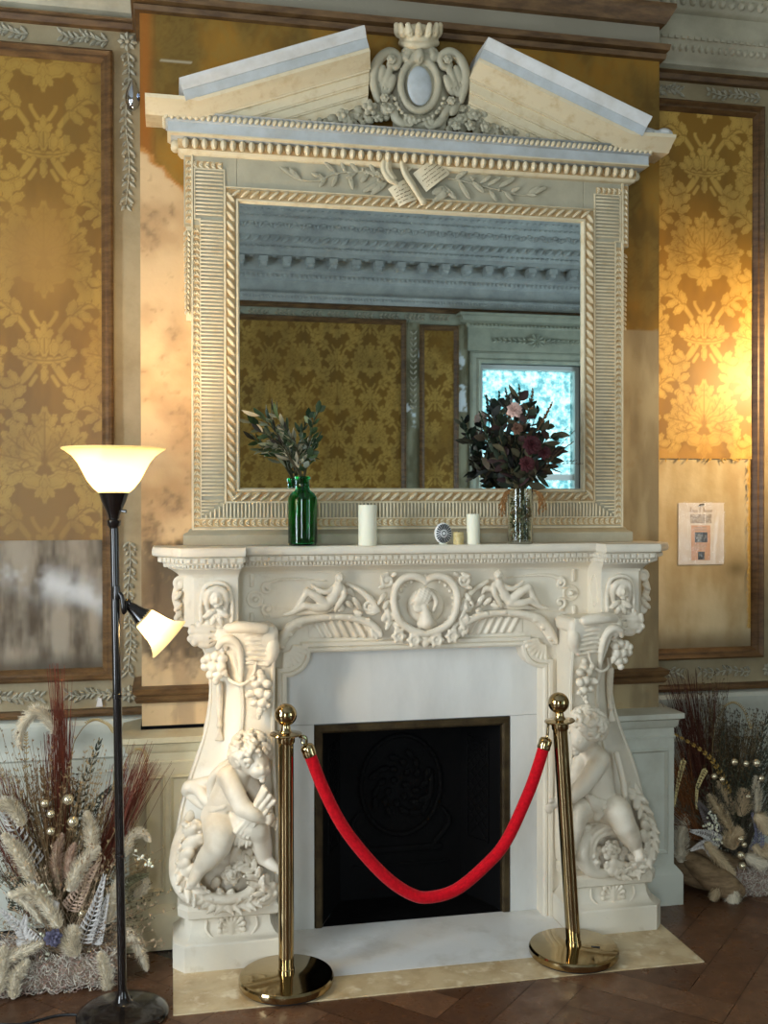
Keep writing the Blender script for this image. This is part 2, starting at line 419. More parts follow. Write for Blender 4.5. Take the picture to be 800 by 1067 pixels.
def motif(x, y):
    x = np.abs(x); f = np.zeros_like(x); ln = np.zeros_like(x)
    def E(cx, cy, rx, ry, a=0):
        nonlocal f, ln
        c, s = math.cos(math.radians(a)), math.sin(math.radians(a)); dx, dy = x-cx, y-cy
        u = (dx*c+dy*s)/rx; v = (-dx*s+dy*c)/ry; r = np.sqrt(u*u+v*v)*(1+.09*np.cos(7*np.arctan2(v, u)))
        ln = np.maximum(ln, .8*np.exp(-((r-1.08)/.09)**2)*(f > .4)); ln = np.where(r < .95, ln*.25, ln)
        f = np.maximum(f, 1-sst(.9, 1.06, r)); ln = np.maximum(ln, .55*np.exp(-((r-.66)/.07)**2)*(min(rx, ry) > .012))
    def S(P, w, dark=False):
        nonlocal f, ln
        P = cat(np.array(P, float), 6)
        for (ax, ay), (bx, by) in zip(P[:-1], P[1:]):
            dx, dy = bx-ax, by-ay; t = np.clip(((x-ax)*dx+(y-ay)*dy)/(dx*dx+dy*dy+1e-9), 0, 1)
            d = np.hypot(x-ax-t*dx, y-ay-t*dy); v = 1-sst(w*.6, w*1.2, d)
            if dark: ln = np.maximum(ln, v)
            else: f = np.maximum(f, v)
    # palmette
    E(0, .10, .026, .062); E(0, .06, .05, .05); E(.03, .115, .014, .026, -25)
    for a, L, w in ((62, .145, .03), (38, .16, .034), (12, .16, .034), (-18, .14, .03)):
        c, s = math.cos(math.radians(a)), math.sin(math.radians(a)); bx, by = .015, -.035
        E(bx+c*L*.5, by+s*L*.5, L*.5, w, a)
        for q, sg in ((.62, 1), (.62, -1), (.84, 1), (.84, -1), (1., 0)):
            E(bx+c*L*q-s*w*.75*sg, by+s*L*q+c*w*.75*sg, .017, .014, a+30*sg)
        S([(bx+c*L*.2, by+s*L*.2), (bx+c*L*.95, by+s*L*.95)], .0032, True)
        for q in (.45, .65): S([(bx+c*L*q, by+s*L*q), (bx+c*L*(q+.15)-s*w*.7, by+s*L*(q+.15)+c*w*.7)], .0025, True)
    S([(.02, -.06), (.06, -.085), (.085, -.05), (.065, -.025), (.05, -.045)], .0035, True)
    E(.045, -.095, .06, .03, 20); E(.10, -.085, .024, .02); E(0, -.125, .018, .05); E(.022, -.135, .012, .022, 30)
    S([(0, -.05), (0, .14)], .003, True)
    # side leaves linking the columns
    S([(.05, .30), (.09, .245), (.13, .215), (.165, .23), (.175, .26), (.155, .275)], .011)
    for cx, cy, a in ((.09, .215, -40), (.125, .19, -60), (.16, .20, -90), (.19, .225, -130), (.19, .265, 160), (.165, .29, 120), (.11, .265, 50), (.135, .245, 20)): E(cx, cy, .03, .016, a)
    S([(.06, -.29), (.10, -.24), (.15, -.20), (.20, -.20), (.215, -.235), (.19, -.255)], .011)
    for cx, cy, a in ((.10, -.205, 60), (.14, -.17, 60), (.19, -.165, 90), (.225, -.19, 30), (.235, -.235, -20), (.21, -.275, -80), (.15, -.235, -30), (.12, -.26, -40)): E(cx, cy, .03, .016, a)
    S([(.09, .245), (.14, .225), (.165, .245)], .003, True); S([(.10, -.235), (.16, -.19), (.20, -.215)], .003, True)
    # crown between the palmettes
    y0 = y; y = y0-.36
    S([(0, -.035), (.05, -.031), (.085, -.02)], .013); S([(0, -.035), (.05, -.031), (.085, -.02)], .003, True)
    for cx in (0, .035, .068): E(cx, -.055+cx*.12, .010, .010)
    E(0, .025, .024, .045); E(.038, .012, .02, .032, -12); E(.075, .012, .018, .03, -28); E(.10, -.005, .02, .014, 20)
    E(.02, .06, .012, .018, -30); E(.055, .045, .013, .016, -20); S([(0, -.01), (0, .055)], .003, True); E(0, -.085, .014, .03)
    S([(.04, -.06), (.065, -.095), (.10, -.12), (.12, -.10)], .010); S([(.02, .09), (.045, .13), (.035, .155)], .008)
    y = y0+.36
    E(0, .075, .014, .028); S([(.03, -.09), (.05, -.12)], .008)
    return np.clip(f-.85*ln, 0, 1)
_t = .002; _n = (int(TW/_t), int(TH/_t))
_X, _Z = np.meshgrid((np.arange(_n[0])+.5)*_t, (np.arange(_n[1])+.5)*_t, indexing='ij')
TILE = np.zeros(_n)
for ox, oz in ((0, 0), (TW, 0), (0, TH), (TW, TH), (TW/2, TH/2), (TW/2, -TH/2), (TW/2, TH*1.5), (-TW/2, TH/2), (TW*1.5, TH/2)):
    dx = _X-ox; dz = _Z-oz; k = (np.abs(dx) < .26) & (np.abs(dz) < .5)
    v = np.zeros(_n); v[k] = motif(dx[k], dz[k]); TILE = np.maximum(TILE, v)
def damask(x, z):
    u = np.mod(x, TW)/_t-.5; w = np.mod(z, TH)/_t-.5
    i = np.floor(u).astype(int); j = np.floor(w).astype(int); fx = u-i; fz = w-j
    g = lambda a, b: TILE[a % _n[0], b % _n[1]]
    return (g(i, j)*(1-fx)+g(i+1, j)*fx)*(1-fz)+(g(i, j+1)*(1-fx)+g(i+1, j+1)*fx)*fz
def grid(x0, x1, z0, z1, st, y, cf, hole=None, back=.006, hf=None):
    nx = max(2, int((x1-x0)/st)+1); nz = max(2, int((z1-z0)/st)+1)
    X, Z = np.meshgrid(np.linspace(x0, x1, nx), np.linspace(z0, z1, nz), indexing='ij')
    Yv = np.full_like(X, y)
    if hf is not None: Yv = Yv-hf(X, Z)
    C = cf(X, Z).reshape(-1, 3)
    i, j = np.meshgrid(np.arange(nx-1), np.arange(nz-1), indexing='ij')
    Q = np.stack([i*nz+j, (i+1)*nz+j, (i+1)*nz+j+1, i*nz+j+1], -1)
    if hole is not None:
        cx = (X[:-1, :-1]+X[1:, 1:])/2; cz = (Z[:-1, :-1]+Z[1:, 1:])/2
        Q = Q[~((cx > hole[0]) & (cx < hole[1]) & (cz > hole[2]) & (cz < hole[3]))]
    return MB().add(np.stack([X, Yv, Z], -1), Q.reshape(-1, 4), c=C)
GOLD_L = L3(srgb(212, 170, 80)); GOLD_G = L3(srgb(154, 110, 22))
def mat_silk(name):
    m = mat(name, (1, 1, 1, 1), .42, attr=True, bump=.05, bscale=300, sheen=.25); return m
M['silk'] = mat_silk('gold_damask_silk')
M['plaster'] = mat('aged_plaster', (1, 1, 1, 1), .8, attr=True, bump=.12, bscale=45)

# ------------------------------------------------------------------ the room
XL, XR, YB, YR, ZC = -3.4, 3.9, .25, -5.9, 4.22
BX = 1.0115
s = MB()
# floor: boards laid in a diagonal herringbone, one mesh
fl = MB(); s.bx(XL, XR, YR, .6, -.08, -.004)
def floor_mesh():
    L, w = .60, .15; c45 = math.cos(PI/4); rng = np.random.default_rng(3); g = .0011
    V = []; Q = []; C = []
    base = [L3(srgb(104, 72, 50)), L3(srgb(95, 65, 45)), L3(srgb(112, 80, 57)), L3(srgb(90, 61, 41))]
    def plank(x0, y0, x1, y1):
        P = np.array([(x0+g, y0+g), (x1-g, y0+g), (x1-g, y1-g), (x0+g, y1-g)])
        P = np.stack([P[:, 0]*c45-P[:, 1]*c45, P[:, 0]*c45+P[:, 1]*c45], 1)
        if P[:, 0].min() < XL or P[:, 0].max() > XR or P[:, 1].min() < YR or P[:, 1].max() > .3: return
        k = len(V); col = base[rng.integers(4)]*(.92+.16*rng.random())
        V.extend([(p[0], p[1], 0) for p in P]); Q.append([k, k+1, k+2, k+3]); C.extend([col]*4)
    n = int(L/w)
    for a in range(-80, 80):
        for b in range(-14, 14):
            ox = a*w+b*L; oy = a*w-b*L
            if abs(ox) > 7 or abs(oy) > 7: continue
            plank(ox, oy, ox+L, oy+w)
            plank(ox, oy+w-0, ox+w, oy+w+L)
    return MB().add(V, Q, c=C)
M['parquet'] = mat('oak_parquet', (1, 1, 1, 1), .24, attr=True, col2=.62, nscale=14, stretch=(1, 1, 1), lohi=(.4, .7), bump=.08, bscale=35, rough2=.5)
fm = floor_mesh(); fl.add([(XL, YR, -.004), (XR, YR, -.004), (XR, .6, -.004), (XL, .6, -.004)], [[0, 1, 2, 3]], c=L3(srgb(40, 24, 14)))
fl.V += [v for v in fm.V]; fl.C += fm.C; fl.Q += [fm.Q[0]+fl.n]; fl.n += fm.n
fl.add([(XL, YR, -.1), (XR, YR, -.1), (XR, .6, -.1), (XL, .6, -.1)], [[3, 2, 1, 0]], c=L3(srgb(40, 24, 14)))
struct('floor', fl, M['parquet'], 'brown oak parquet floor laid in diagonal herringbone', smooth=False)
M['ceil'] = mat('pale_ceiling_paint', srgb(196, 200, 202), .7, col2=srgb(170, 176, 178), nscale=2)
struct('ceiling', MB().bx(XL-.1, XR+.1, YR-.1, .7, ZC, ZC+.1), M['ceil'], 'pale painted plaster ceiling')
struct('wall_back_left', MB().bx(XL-.1, -BX+.02, YB, YB+.1, 0, ZC), M['band'], 'stone coloured wall left of the chimney breast')
struct('wall_back_right', MB().bx(BX-.02, XR+.1, YB, YB+.1, 0, ZC), M['band'], 'stone coloured wall right of the chimney breast')

# chimney breast: torn gold cloth above, bare sooty plaster below
def breast_col(X, Z):
    n1 = vnoise(X, Z, 5, 1); n2 = vnoise(X*1.0, Z*.25, 14, 5); n3 = vnoise(X, Z, 40, 9)
    pl = mixc(L3(srgb(204, 172, 128)), L3(srgb(178, 144, 102)), sst(.35, .7, n1))
    pr = mixc(L3(srgb(170, 150, 112)), L3(srgb(142, 122, 88)), sst(.35, .7, n2))
    C = mixc(pl, pr, sst(-.2, .2, X))
    g1 = np.exp(-((Z-1.34)/.14)**2)+.8*np.exp(-((Z-1.08)/.12)**2)
    soot = sst(.26, .58, .5*n1+.45*g1+.4*(n3-.5)-.04)*sst(-1.07, -.97, X)*(X < 0)
    C = mixc(C, L3(srgb(70, 57, 42)), soot*.92); C = mixc(C, L3(srgb(140, 116, 88)), (1-sst(1.2, 1.5, Z))*.5*(X < 0)*sst(.4, .6, n2))
    sr = sst(.45, .65, n1)*(1-sst(1.45, 1.62, Z))*(X > 0)*sst(.85, .95, X)
    C = mixc(C, L3(srgb(110, 98, 76)), sr*.6)
    C = mixc(C, L3(srgb(150, 120, 80)), sst(.68, .78, n3)*.35)
    edge = np.where(X < 0, 2.87-.9*(np.maximum(X+1.0, 0))+.05*(vnoise(X, Z, 22, 3)-.5), 2.285+.012*(n3-.5))
    cl = mixc(L3(srgb(150, 106, 30)), L3(srgb(108, 80, 26)), sst(.35, .7, vnoise(X, Z*.5, 7, 21)))
    cl = mixc(cl, L3(srgb(138, 110, 46)), np.clip(damask(X, Z)*.35, 0, 1))
    cl = mixc(cl, L3(srgb(150, 88, 22)), (1-sst(.0, .05, np.abs(X+.995)))*(X < 0)*.9)
    C = mixc(C, cl, sst(0, .006, Z-edge))
    C = mixc(C, L3(srgb(176, 118, 52)), (sst(-.02, -.004, Z-edge)*(1-sst(0, .01, Z-edge)))*(X < 0))
    lift = ((X+.885)**2/.06**2+(Z-3.2)**2/.006**2) < 1
    C = mixc(C, L3(srgb(176, 160, 130)), lift*1.)
    C = mixc(C, L3(srgb(138, 130, 112)), sst(3.40, 3.402, Z))
    return C
bs = grid(-BX, BX, 0, ZC, .0075, 0, breast_col, hole=(-.40, .40, -.1, .775))
bs.add([(-BX, 0, 0), (-BX, 0, ZC), (-BX, YB, ZC), (-BX, YB, 0)], [[0, 1, 2, 3]], c=L3(srgb(170, 145, 105)))
bs.add([(BX, 0, 0), (BX, 0, ZC), (BX, YB, ZC), (BX, YB, 0)], [[3, 2, 1, 0]], c=L3(srgb(170, 145, 105)))
struct('wall_chimney_breast', bs, M['plaster'], 'chimney breast with dark gold cloth above and stained bare plaster below', angle=30)

# rails on the breast: (offset, z) profiles along a plan path
def rail(name, path, prof, m, label): return struct(name, MB().sweep(path, [(-o, z) for o, z in prof], XY), m, label)
bp = [(-BX, .24), (-BX, 0), (BX, 0), (BX, .24)]
rail('trim_1', bp, [(0, 3.362), (.018, 3.366), (.022, 3.385), (.012, 3.39), (.03, 3.398), (.034, 3.42), (0, 3.424)], M['wood'], 'brown picture rail across the chimney breast above the mirror')
rail('trim_2', bp, [(0, 3.50), (.02, 3.505), (.04, 3.54), (.05, 3.56), (.05, 3.575), (0, 3.58)], M['wood'], 'upper brown rail of the chimney breast')
dl = [(-BX, .24), (-BX, 0), (-.6, 0)]; dr = [(.6, 0), (BX, 0), (BX, .24)]
pm = [(0, .872), (.018, .876), (.026, .89), (.016, .90), (.03, .912), (.034, .928), (0, .935)]
rail('trim_3', dl, pm, M['wood'], 'brown moulding left of the mantel above the cream dado'); rail('trim_4', dr, pm, M['wood'], 'brown moulding right of the mantel above the pale dado')
pd = [(0, 0), (.072, 0), (.072, .118), (.066, .13), (.05, .15), (.045, .155), (.045, .66), (.05, .662), (.05, .668), (.045, .672), (.045, .70), (.056, .71), (.06, .735), (.075, .742), (.075, .762), (.0, .775)]
def dado(name, path, m, label, pan):
    b = MB().sweep(path, [(-o, z) for o, z in pd], XY)
    for x0, x1, z0, z1 in pan:
        b.sweep([(x0, z0), (x1, z0), (x1, z1), (x0, z1)], [(0, .045), (.0, .053), (.006, .058), (.012, .05), (.016, .045)], XZ, closed=True)
    return struct(name, b, m, label)
dado('baseboard_left', dl, M['dado'], 'cream panelled dado left of the mantel', [(-1.0, -.93, .2, .62), (-.915, -.5, .2, .62)])
dado('baseboard_right', dr, M['dadogrey'], 'cream dado pedestal right of the mantel, greyed for the cool light', [(.86, 1.03, .2, .62)])  # same cream paint as the left, its cool light put into the grey
rail('trim_5', bp[:2]+[(-.6, 0)], [(0, .777), (.004, .778), (.004, .788), (0, .79)], M['black'], 'black strip painted as a shadow gap above the cream dado')  # raised black strip, the shade of the gap put into its colour

# recess walls: damask panels in brown mouldings
def worn(X, Z, seed, dark, lt=1.):
    n = vnoise(X, Z, 2.2, seed); n2 = vnoise(X, Z*.4, 9, seed+3); d = damask(X, Z)
    d = d*(1-.75*sst(.5, .68, n)*dark)
    C = mixc(GOLD_G, GOLD_L*lt+GOLD_G*(1-lt), d)
    return C*(1-.22*sst(.4, .75, n2))[..., None]
LX0, LX1, RX0, RX1, PZ0, PZ1 = -2.75, -1.118, 1.0115, 1.617, .925, 3.312
def left_fab(X, Z):
    C = worn(X+1.372, (Z-2.56)*.93, 31, .9, .7)*A(.62, .62, .50); n = vnoise(X, Z, 3, 77)
    C = mixc(C, L3(srgb(96, 78, 28)), sst(.45, .75, n)*.35*(X > -1.3)*(Z > 2.3))
    C = mixc(C, L3(srgb(156, 118, 52)), (1-sst(.0, .28, np.abs(Z-2.55)))*sst(-1.24, -1.34, X)*.6)
    return C
def left_plas(X, Z):
    st = vnoise(X, Z*.22, 16, 41); n = vnoise(X, Z, 7, 43)
    C = mixc(L3(srgb(158, 145, 126)), L3(srgb(82, 68, 52)), sst(.32, .66, st*.65+n*.35))
    C = mixc(C, L3(srgb(70, 60, 46)), np.maximum(1-sst(.0, .07, Z-.975), sst(.35, .62, n)*sst(-1.20, -1.155, X))*.8)
    C = mixc(C, L3(srgb(216, 216, 214)), np.exp(-((Z-1.33+.35*(X+1.45))/.06)**2)*sst(.35, .6, n)*.8)
    return C
def right_fab(X, Z):
    C = worn(X-1.345, Z-2.685, 51, .35)
    C = mixc(C, L3(srgb(176, 128, 44)), (1-sst(.0, .16, Z-1.79))*.7*sst(.4, .6, vnoise(X, Z, 9, 3)))
    return C
def right_plas(X, Z):
    st = vnoise(X, Z*.3, 10, 61); n = vnoise(X, Z, 6, 63)
    C = mixc(L3(srgb(206, 188, 150)), L3(srgb(176, 152, 110)), sst(.35, .7, st*.6+n*.4))
    C = mixc(C, L3(srgb(92, 76, 52)), (1-sst(.0, .08+.06*n, Z-.97))*.75)
    C = mixc(C, L3(srgb(104, 88, 52)), np.exp(-((X-1.50)/.05)**2-((Z-1.31)/.035)**2)*.7)
    tear = 1.56-.012*(vnoise(Z*0, Z, 60, 8)); C = mixc(C, L3(srgb(186, 140, 54)), sst(.0, .008, X-tear)*(Z > 1.05)*.9)
    return C
FY = YB-.006
crumple = lambda X, Z: .004*vnoise(X, Z, 9, 14)*(1-sst(0, .2, Z-1.78))+.0*X
struct('trim_6', grid(LX0, LX1, 1.458, PZ1, .004, FY-.001, left_fab), M['silk'], 'gold damask silk of the left panel, worn pale in the middle', angle=180)
struct('trim_7', grid(LX0, LX1, PZ0, 1.466, .006, FY+.003, left_plas), M['plaster'], 'bare grey streaked plaster below the left damask', angle=180)
struct('trim_8', grid(RX0, RX1, 1.787, PZ1, .004, FY-.001, right_fab, hf=crumple), M['silk'], 'bright gold damask silk of the right panel with a torn lower edge', angle=180)
struct('trim_9', grid(RX0, RX1, PZ0, 1.80, .006, FY+.003, right_plas), M['plaster'], 'bare buff plaster below the right damask', angle=180)
pmold = [(0, 0), (0, .03), (.008, .036), (.014, .03), (.02, .022), (.03, .024), (.036, .016), (.042, .01), (.046, 0)]
def pmould(name, x0, x1, label, y):
    f = lambda x, z, h: (x, y-h, z)
    struct(name, MB().sweep([(x0, PZ0), (x1, PZ0), (x1, PZ1), (x0, PZ1)], pmold, f, closed=True), M['wood'], label)
pmould('trim_10', LX0, LX1, 'brown moulding round the left damask panel', YB-.004); pmould('trim_11', RX0-.3, RX1, 'brown moulding round the right damask panel', YB-.004)
# frayed threads at the torn edges
b = MB()
for i in range(60):
    z = RNG.uniform(1.06, 1.77); x = 1.563-RNG.uniform(0, .012); b.leaf((x, FY-.002, z), (x-RNG.uniform(-.004, .014), FY-.008, z-RNG.uniform(.01, .03)), .004, (0, -1, 0), c=GOLD_L*.8)
for i in range(30):
    x = RNG.uniform(1.02, 1.57); z = 1.79; b.leaf((x, FY-.002, z), (x+RNG.uniform(-.02, .02), FY-.012, z-RNG.uniform(.005, .025)), .006, (0, -1, 0), c=GOLD_L*.8)
struct('trim_12', b, M['silk'], 'frayed gold threads at the torn edge of the right damask')
# leaf garlands in relief on the painted bands
def spray(b, p0, p1, y, w=.03, n=9):
    p0 = A(*p0); p1 = A(*p1); d = (p1-p0); L = np.hypot(*d); d = d/L; q = A(-d[1], d[0])
    pts = []
    for i in range(n):
        f = (i+.3)/n; m = p0+d*L*f+q*w*.18*math.sin(f*11); pts.append((m[0], y-.006, m[1]))
        for sg in (1, -1):
            e = m+d*w*.75+q*sg*w*(.75-.2*(i % 2)); b.leaf((m[0], y-.002, m[1]), (e[0], y-.008, e[1]), w*.42, (0, -1, 0), .45)
        if i % 3 == 1:
            for sg in (1, -1): b.ell((m[0]+q[0]*sg*w*.55, y-.006, m[1]+q[1]*sg*w*.55), w*.16, n=6, m=4)
    b.tube(pts, w*.08, 5)
def rosette(b, c, r, y):
    for i in range(8):
        a = i*PI/4; b.leaf((c[0]+r*.2*math.cos(a), y-.004, c[1]+r*.2*math.sin(a)), (c[0]+r*math.cos(a), y-.006, c[1]+r*math.sin(a)), r*.6, (0, -1, 0), .5)
    b.ell((c[0], y-.01, c[1]), (r*.3, .012, r*.3))
gl = MB(); yb = YB
gx = -1.064
for a, c in (((-1.13, 3.362), (-1.31, 3.362)), ((-1.42, 3.362), (-1.62, 3.362))): spray(gl, a, c, yb, .036)
spray(gl, (gx, 3.33), (gx, 2.72), yb, .036, 20); spray(gl, (gx, 1.46), (gx, .93), yb, .034, 17)
rosette(gl, (gx, 3.362), .038, yb); rosette(gl, (gx, .865), .036, yb)
spray(gl, (-1.12, .868), (-1.30, .868), yb, .032); spray(gl, (-1.56, .868), (-1.38, .868), yb, .032)
struct('trim_13', gl, M['garland'], 'carved leaf garland on the painted band left of the breast', angle=60)
gl = MB(); gr = 1.70
spray(gl, (1.06, 3.362), (1.24, 3.362), yb, .034); spray(gl, (1.62, 3.362), (1.36, 3.362), yb, .034, 10)
spray(gl, (1.05, .865), (1.25, .865), yb, .032); spray(gl, (1.58, .865), (1.32, .865), yb, .032); rosette(gl, (gr, 3.362), .036, yb); rosette(gl, (1.66, .865), .034, yb)
spray(gl, (gr, 3.32), (gr, 2.6), yb, .034, 20); spray(gl, (gr, 1.5), (gr, .93), yb, .034, 17)
struct('trim_14', gl, M['garland'], 'carved leaf garland on the painted band right of the breast', angle=60)
# dado, chair rail and cornice of the recesses
for nm, x0, x1, side, lb in (('left', XL, -BX, -1, 'left'), ('right', BX, XR, 1, 'right')):  # added cool fill, no such window is seen
    pth = [(x0, YB), (x1, YB)]
    k = 15 if side < 0 else 19
    rail('trim_%d' % k, pth, [(0, .785), (.022, .787), (.028, .80), (.02, .812), (0, .815)], M['wood'], 'dark chair rail in the %s recess' % lb)
    b = MB().sweep(pth, [(-o, z) for o, z in [(0, 0), (.03, 0), (.03, .13), (.02, .15), (.008, .16), (.008, .62), (.018, .63), (.012, .655), (.02, .70), (.035, .72), (.04, .76), (.03, .775), (0, .783)]], XY)
    px = (-2.4, -1.62, -1.09) if side < 0 else (1.09, 1.62, 2.4)
    for q0, q1 in zip(px[:-1], px[1:]):
        b.sweep([(q0+.03, .2), (q1-.03, .2), (q1-.03, .58), (q0+.03, .58)], [(0, 0), (0, .012), (.006, .018), (.014, .01), (.02, .008), (.02, 0)], lambda x, z, h: (x, YB-.006-h, z), closed=True)
    struct('trim_%d' % (k+1), b, M['dadogrey'], 'pale panelled dado in the %s recess' % lb)
    rail('trim_%d' % (k+2), pth, [(0, 3.398), (.02, 3.402), (.03, 3.42), (.018, 3.426), (.03, 3.438), (0, 3.444)], M['wood'], 'brown picture rail in the %s recess' % lb)
CORN = [(0, 3.455), (.02, 3.465), (.026, 3.485), (.05, 3.50), (.06, 3.535), (.075, 3.55), (.075, 3.56), (.03, 3.565), (.03, 3.675), (.045, 3.68), (.06, 3.69), (.075, 3.74), (.12, 3.755), (.12, 3.86), (.25, 3.865), (.25, 3.905), (.27, 3.915), (.29, 3.945), (.32, 3.955), (.35, 4.02), (.38, 4.03), (.42, 4.09), (.47, 4.125), (.49, 4.15), (.58, 4.165), (.60, 4.18), (.62, 4.24)]
M['cornice'] = mat('blue_lit_cornice_paint', srgb(190, 194, 190), .55, col2=srgb(162, 166, 164), nscale=6)  # blue daylight on the opposite cornice is put into this colour
M['cornice_front'] = mat('front_cornice_paint', srgb(192, 184, 160), .55, col2=srgb(164, 156, 134), nscale=6)
def cornice(name, path, label, along, detail=True):
    b = MB().sweep(path, [(-o, z) for o, z in CORN], XY)
    for (x0, y0), (x1, y1) in along:
        d = A(x1-x0, y1-y0); L = np.hypot(*d); d = d/L; nrm = A(d[1], -d[0])
        def P(s_, o, z): p = A(x0, y0)+d*s_+nrm*o; return (p[0], p[1], z)
        R = np.array([[d[0], nrm[0], 0], [d[1], nrm[1], 0], [0, 0, 1]])
        for i in range(int(L/.03)):
            s_ = .015+i*.03; b.ell(P(s_, .056, 3.52), (.011, .012, .016), R, 6, 4)
            b.box(P(s_, .076, 3.553), (.016, .014, .012), R)
        for i in range(int(L/.045)): b.ell(P(.02+i*.045, .068, 3.715), (.017, .018, .022), R, 6, 4)
        for i in range(int(L/.215)):
            s_ = .1+i*.215; b.box(P(s_, .18, 3.83), (.075, .13, .05), R); b.box(P(s_, .165, 3.79), (.065, .10, .04), R); b.ell(P(s_, .225, 3.795), (.034, .026, .026), R, 8, 5)
            b.ell(P(s_+.107, .19, 3.862), (.035, .04, .012), R, 8, 4)
        if detail:
            for i in range(int(L/.05)):
                s_ = i*.05; b.ell(P(s_, .285, 3.928), (.02, .014, .013), R, 6, 4)
                b.box(P(s_, .50, 4.15), (.022, .03, .02), R)
            for i in range(int(L/.09)):
                s_ = i*.09; Rr = R@rotm('Y', 40); b.ell(P(s_, .345, 3.985), (.055, .02, .02), Rr, 6, 4)
            for i in range(int(L/.13)):
                s_ = i*.13
                for a in (-60, -25, 15, 50):
                    dd = math.radians(a+90); b.leaf(P(s_, .40, 4.06), P(s_+.075*math.cos(dd), .40+.05*math.sin(dd), 4.06+.045*math.sin(dd)), .03, (0, nrm[1]*.6, -.8), .5)
                b.ell(P(s_+.065, .44, 4.10), (.024, .018, .018), R, 6, 4)
            for i in range(int(L/.06)): b.ell(P(i*.06, .59, 4.175), (.022, .018, .014), R, 6, 4)
    return struct(name, b, M['cornice'] if detail else M['cornice_front'], label, angle=45)
cornice('trim_23', [(XL, YB), (-BX, YB)], 'pale enriched cornice over the left recess', [((-1.9, YB), (-BX, YB))], False)
cornice('trim_24', [(BX, YB), (XR, YB)], 'pale enriched cornice over the right recess', [((BX, YB), (2.2, YB))], False)
# ---- the rest of the room, seen in the mirror
def wall_open(name, horiz, fixed, thick, lo, hi, ops, m, label):
    b = MB(); cur = lo
    def put(a, c, z0, z1):
        if horiz: b.bx(a, c, min(fixed, fixed+thick), max(fixed, fixed+thick), z0, z1)
        else: b.bx(min(fixed, fixed+thick), max(fixed, fixed+thick), a, c, z0, z1)
    for a, c, z0, z1 in sorted(ops):
        put(cur, a, 0, ZC); put(a, c, 0, z0); put(a, c, z1, ZC); cur = c
    put(cur, hi, 0, ZC)
    return struct(name, b, m, label)
WO = [(-2.6, -1.5, .45, 2.96), (2.06, 3.117, .45, 2.96)]
wall_open('wall_front', True, YR, -.3, XL-.1, XR+.1, WO, M['panelgrey'], 'grey green wall opposite the fireplace, seen in the mirror')
WL = [(-2.8, -1.6, .45, 2.96)]
wall_open('wall_left', False, XL, -.3, YR-.1, .35, WL, M['band'], 'side wall with an added window out of view')
wall_open('wall_right', False, XR, .3, YR-.1, .35, [(-5.1, -3.9, .45, 2.96)], M['band'], 'side wall with an added window out of view')
cornice('trim_25', [(XR, YR), (XL, YR)], 'enriched cornice with modillions over the opposite wall', [((XR, YR), (-1.6, YR))])
cornice('trim_26', [(XR, YB), (XR, YR)], 'enriched cornice on the right wall', [((XR, -1.2), (XR, YR))])
f2 = lambda x, z, h: (x, YR+h, z)
def opp_fab(X, Z): return worn(X, Z-2.6, 91, .5)*.62
struct('trim_27', grid(-1.35, 1.29, .95, 3.33, .009, YR+.012, opp_fab), M['silk'], 'gold damask panel on the opposite wall, seen in the mirror', angle=180)
struct('trim_28', grid(1.468, 1.814, .95, 3.29, .009, YR+.012, lambda X, Z: worn(X, Z-2.6, 94, 1.)*.62), M['silk'], 'narrow gold panel beside the window, seen in the mirror', angle=180)
b = MB()
for x0, x1, zt in ((-1.35, 1.29, 3.33), (1.468, 1.814, 3.29)):
    b.sweep([(x0, .95), (x1, .95), (x1, zt), (x0, zt)], [(-.03, 0), (-.02, .03), (0, .035), (.02, .02), (.03, .01)], f2, closed=True)
struct('trim_29', b, M['wood'], 'brown mouldings round the panels of the opposite wall')
b = MB().sweep([(XR, YR), (XL, YR)], [(-o, z) for o, z in [(0, 3.43), (.03, 3.435), (.04, 3.46), (.03, 3.48), (0, 3.485)]], XY)
struct('trim_30', b, M['wood'], 'brown rail under the opposite cornice')
# painted strips with flaking paint
def strip_col(seed):
    def f(X, Z):
        n = vnoise(X, Z*.5, 9, seed); C = mixc(L3(srgb(142, 138, 112)), L3(srgb(104, 98, 72)), sst(.35, .7, n))
        fl_ = sst(.60, .64, vnoise(X, Z, 6, seed+4))*sst(2.1, 2.3, Z)*(1-sst(3.0, 3.1, Z))
        return mixc(C, L3(srgb(214, 220, 222)), fl_)
    return f
struct('trim_31', grid(1.315, 1.45, .9, 3.33, .012, YR+.014, strip_col(5)), M['plaster'], 'painted strip with flaking paint between the mirrored panels', angle=180)
struct('trim_32', grid(1.83, 1.93, .9, 3.33, .012, YR+.014, strip_col(12)), M['plaster'], 'painted strip with flaking paint beside the mirrored window', angle=180)
fr_ = MB()
for i in range(12):
    x = -1.2+i*.25; spray_p = (x, 3.385), (x+.16, 3.385)
    for j in range(5):
        for sg in (1, -1): fr_.leaf((x+j*.04, YR+.004, 3.385), (x+.04+j*.04, YR+.012, 3.385+sg*.03), .02, (0, 1, 0), .45)
for i in range(14):
    z = 2.5+i*.055
    for sg in (1, -1): fr_.leaf((1.382, YR+.016, z), (1.382+sg*.035, YR+.024, z+.04), .022, (0, 1, 0), .45)
struct('trim_33', fr_, M['garland'], 'carved leaves on the opposite wall')
M['glass'] = None
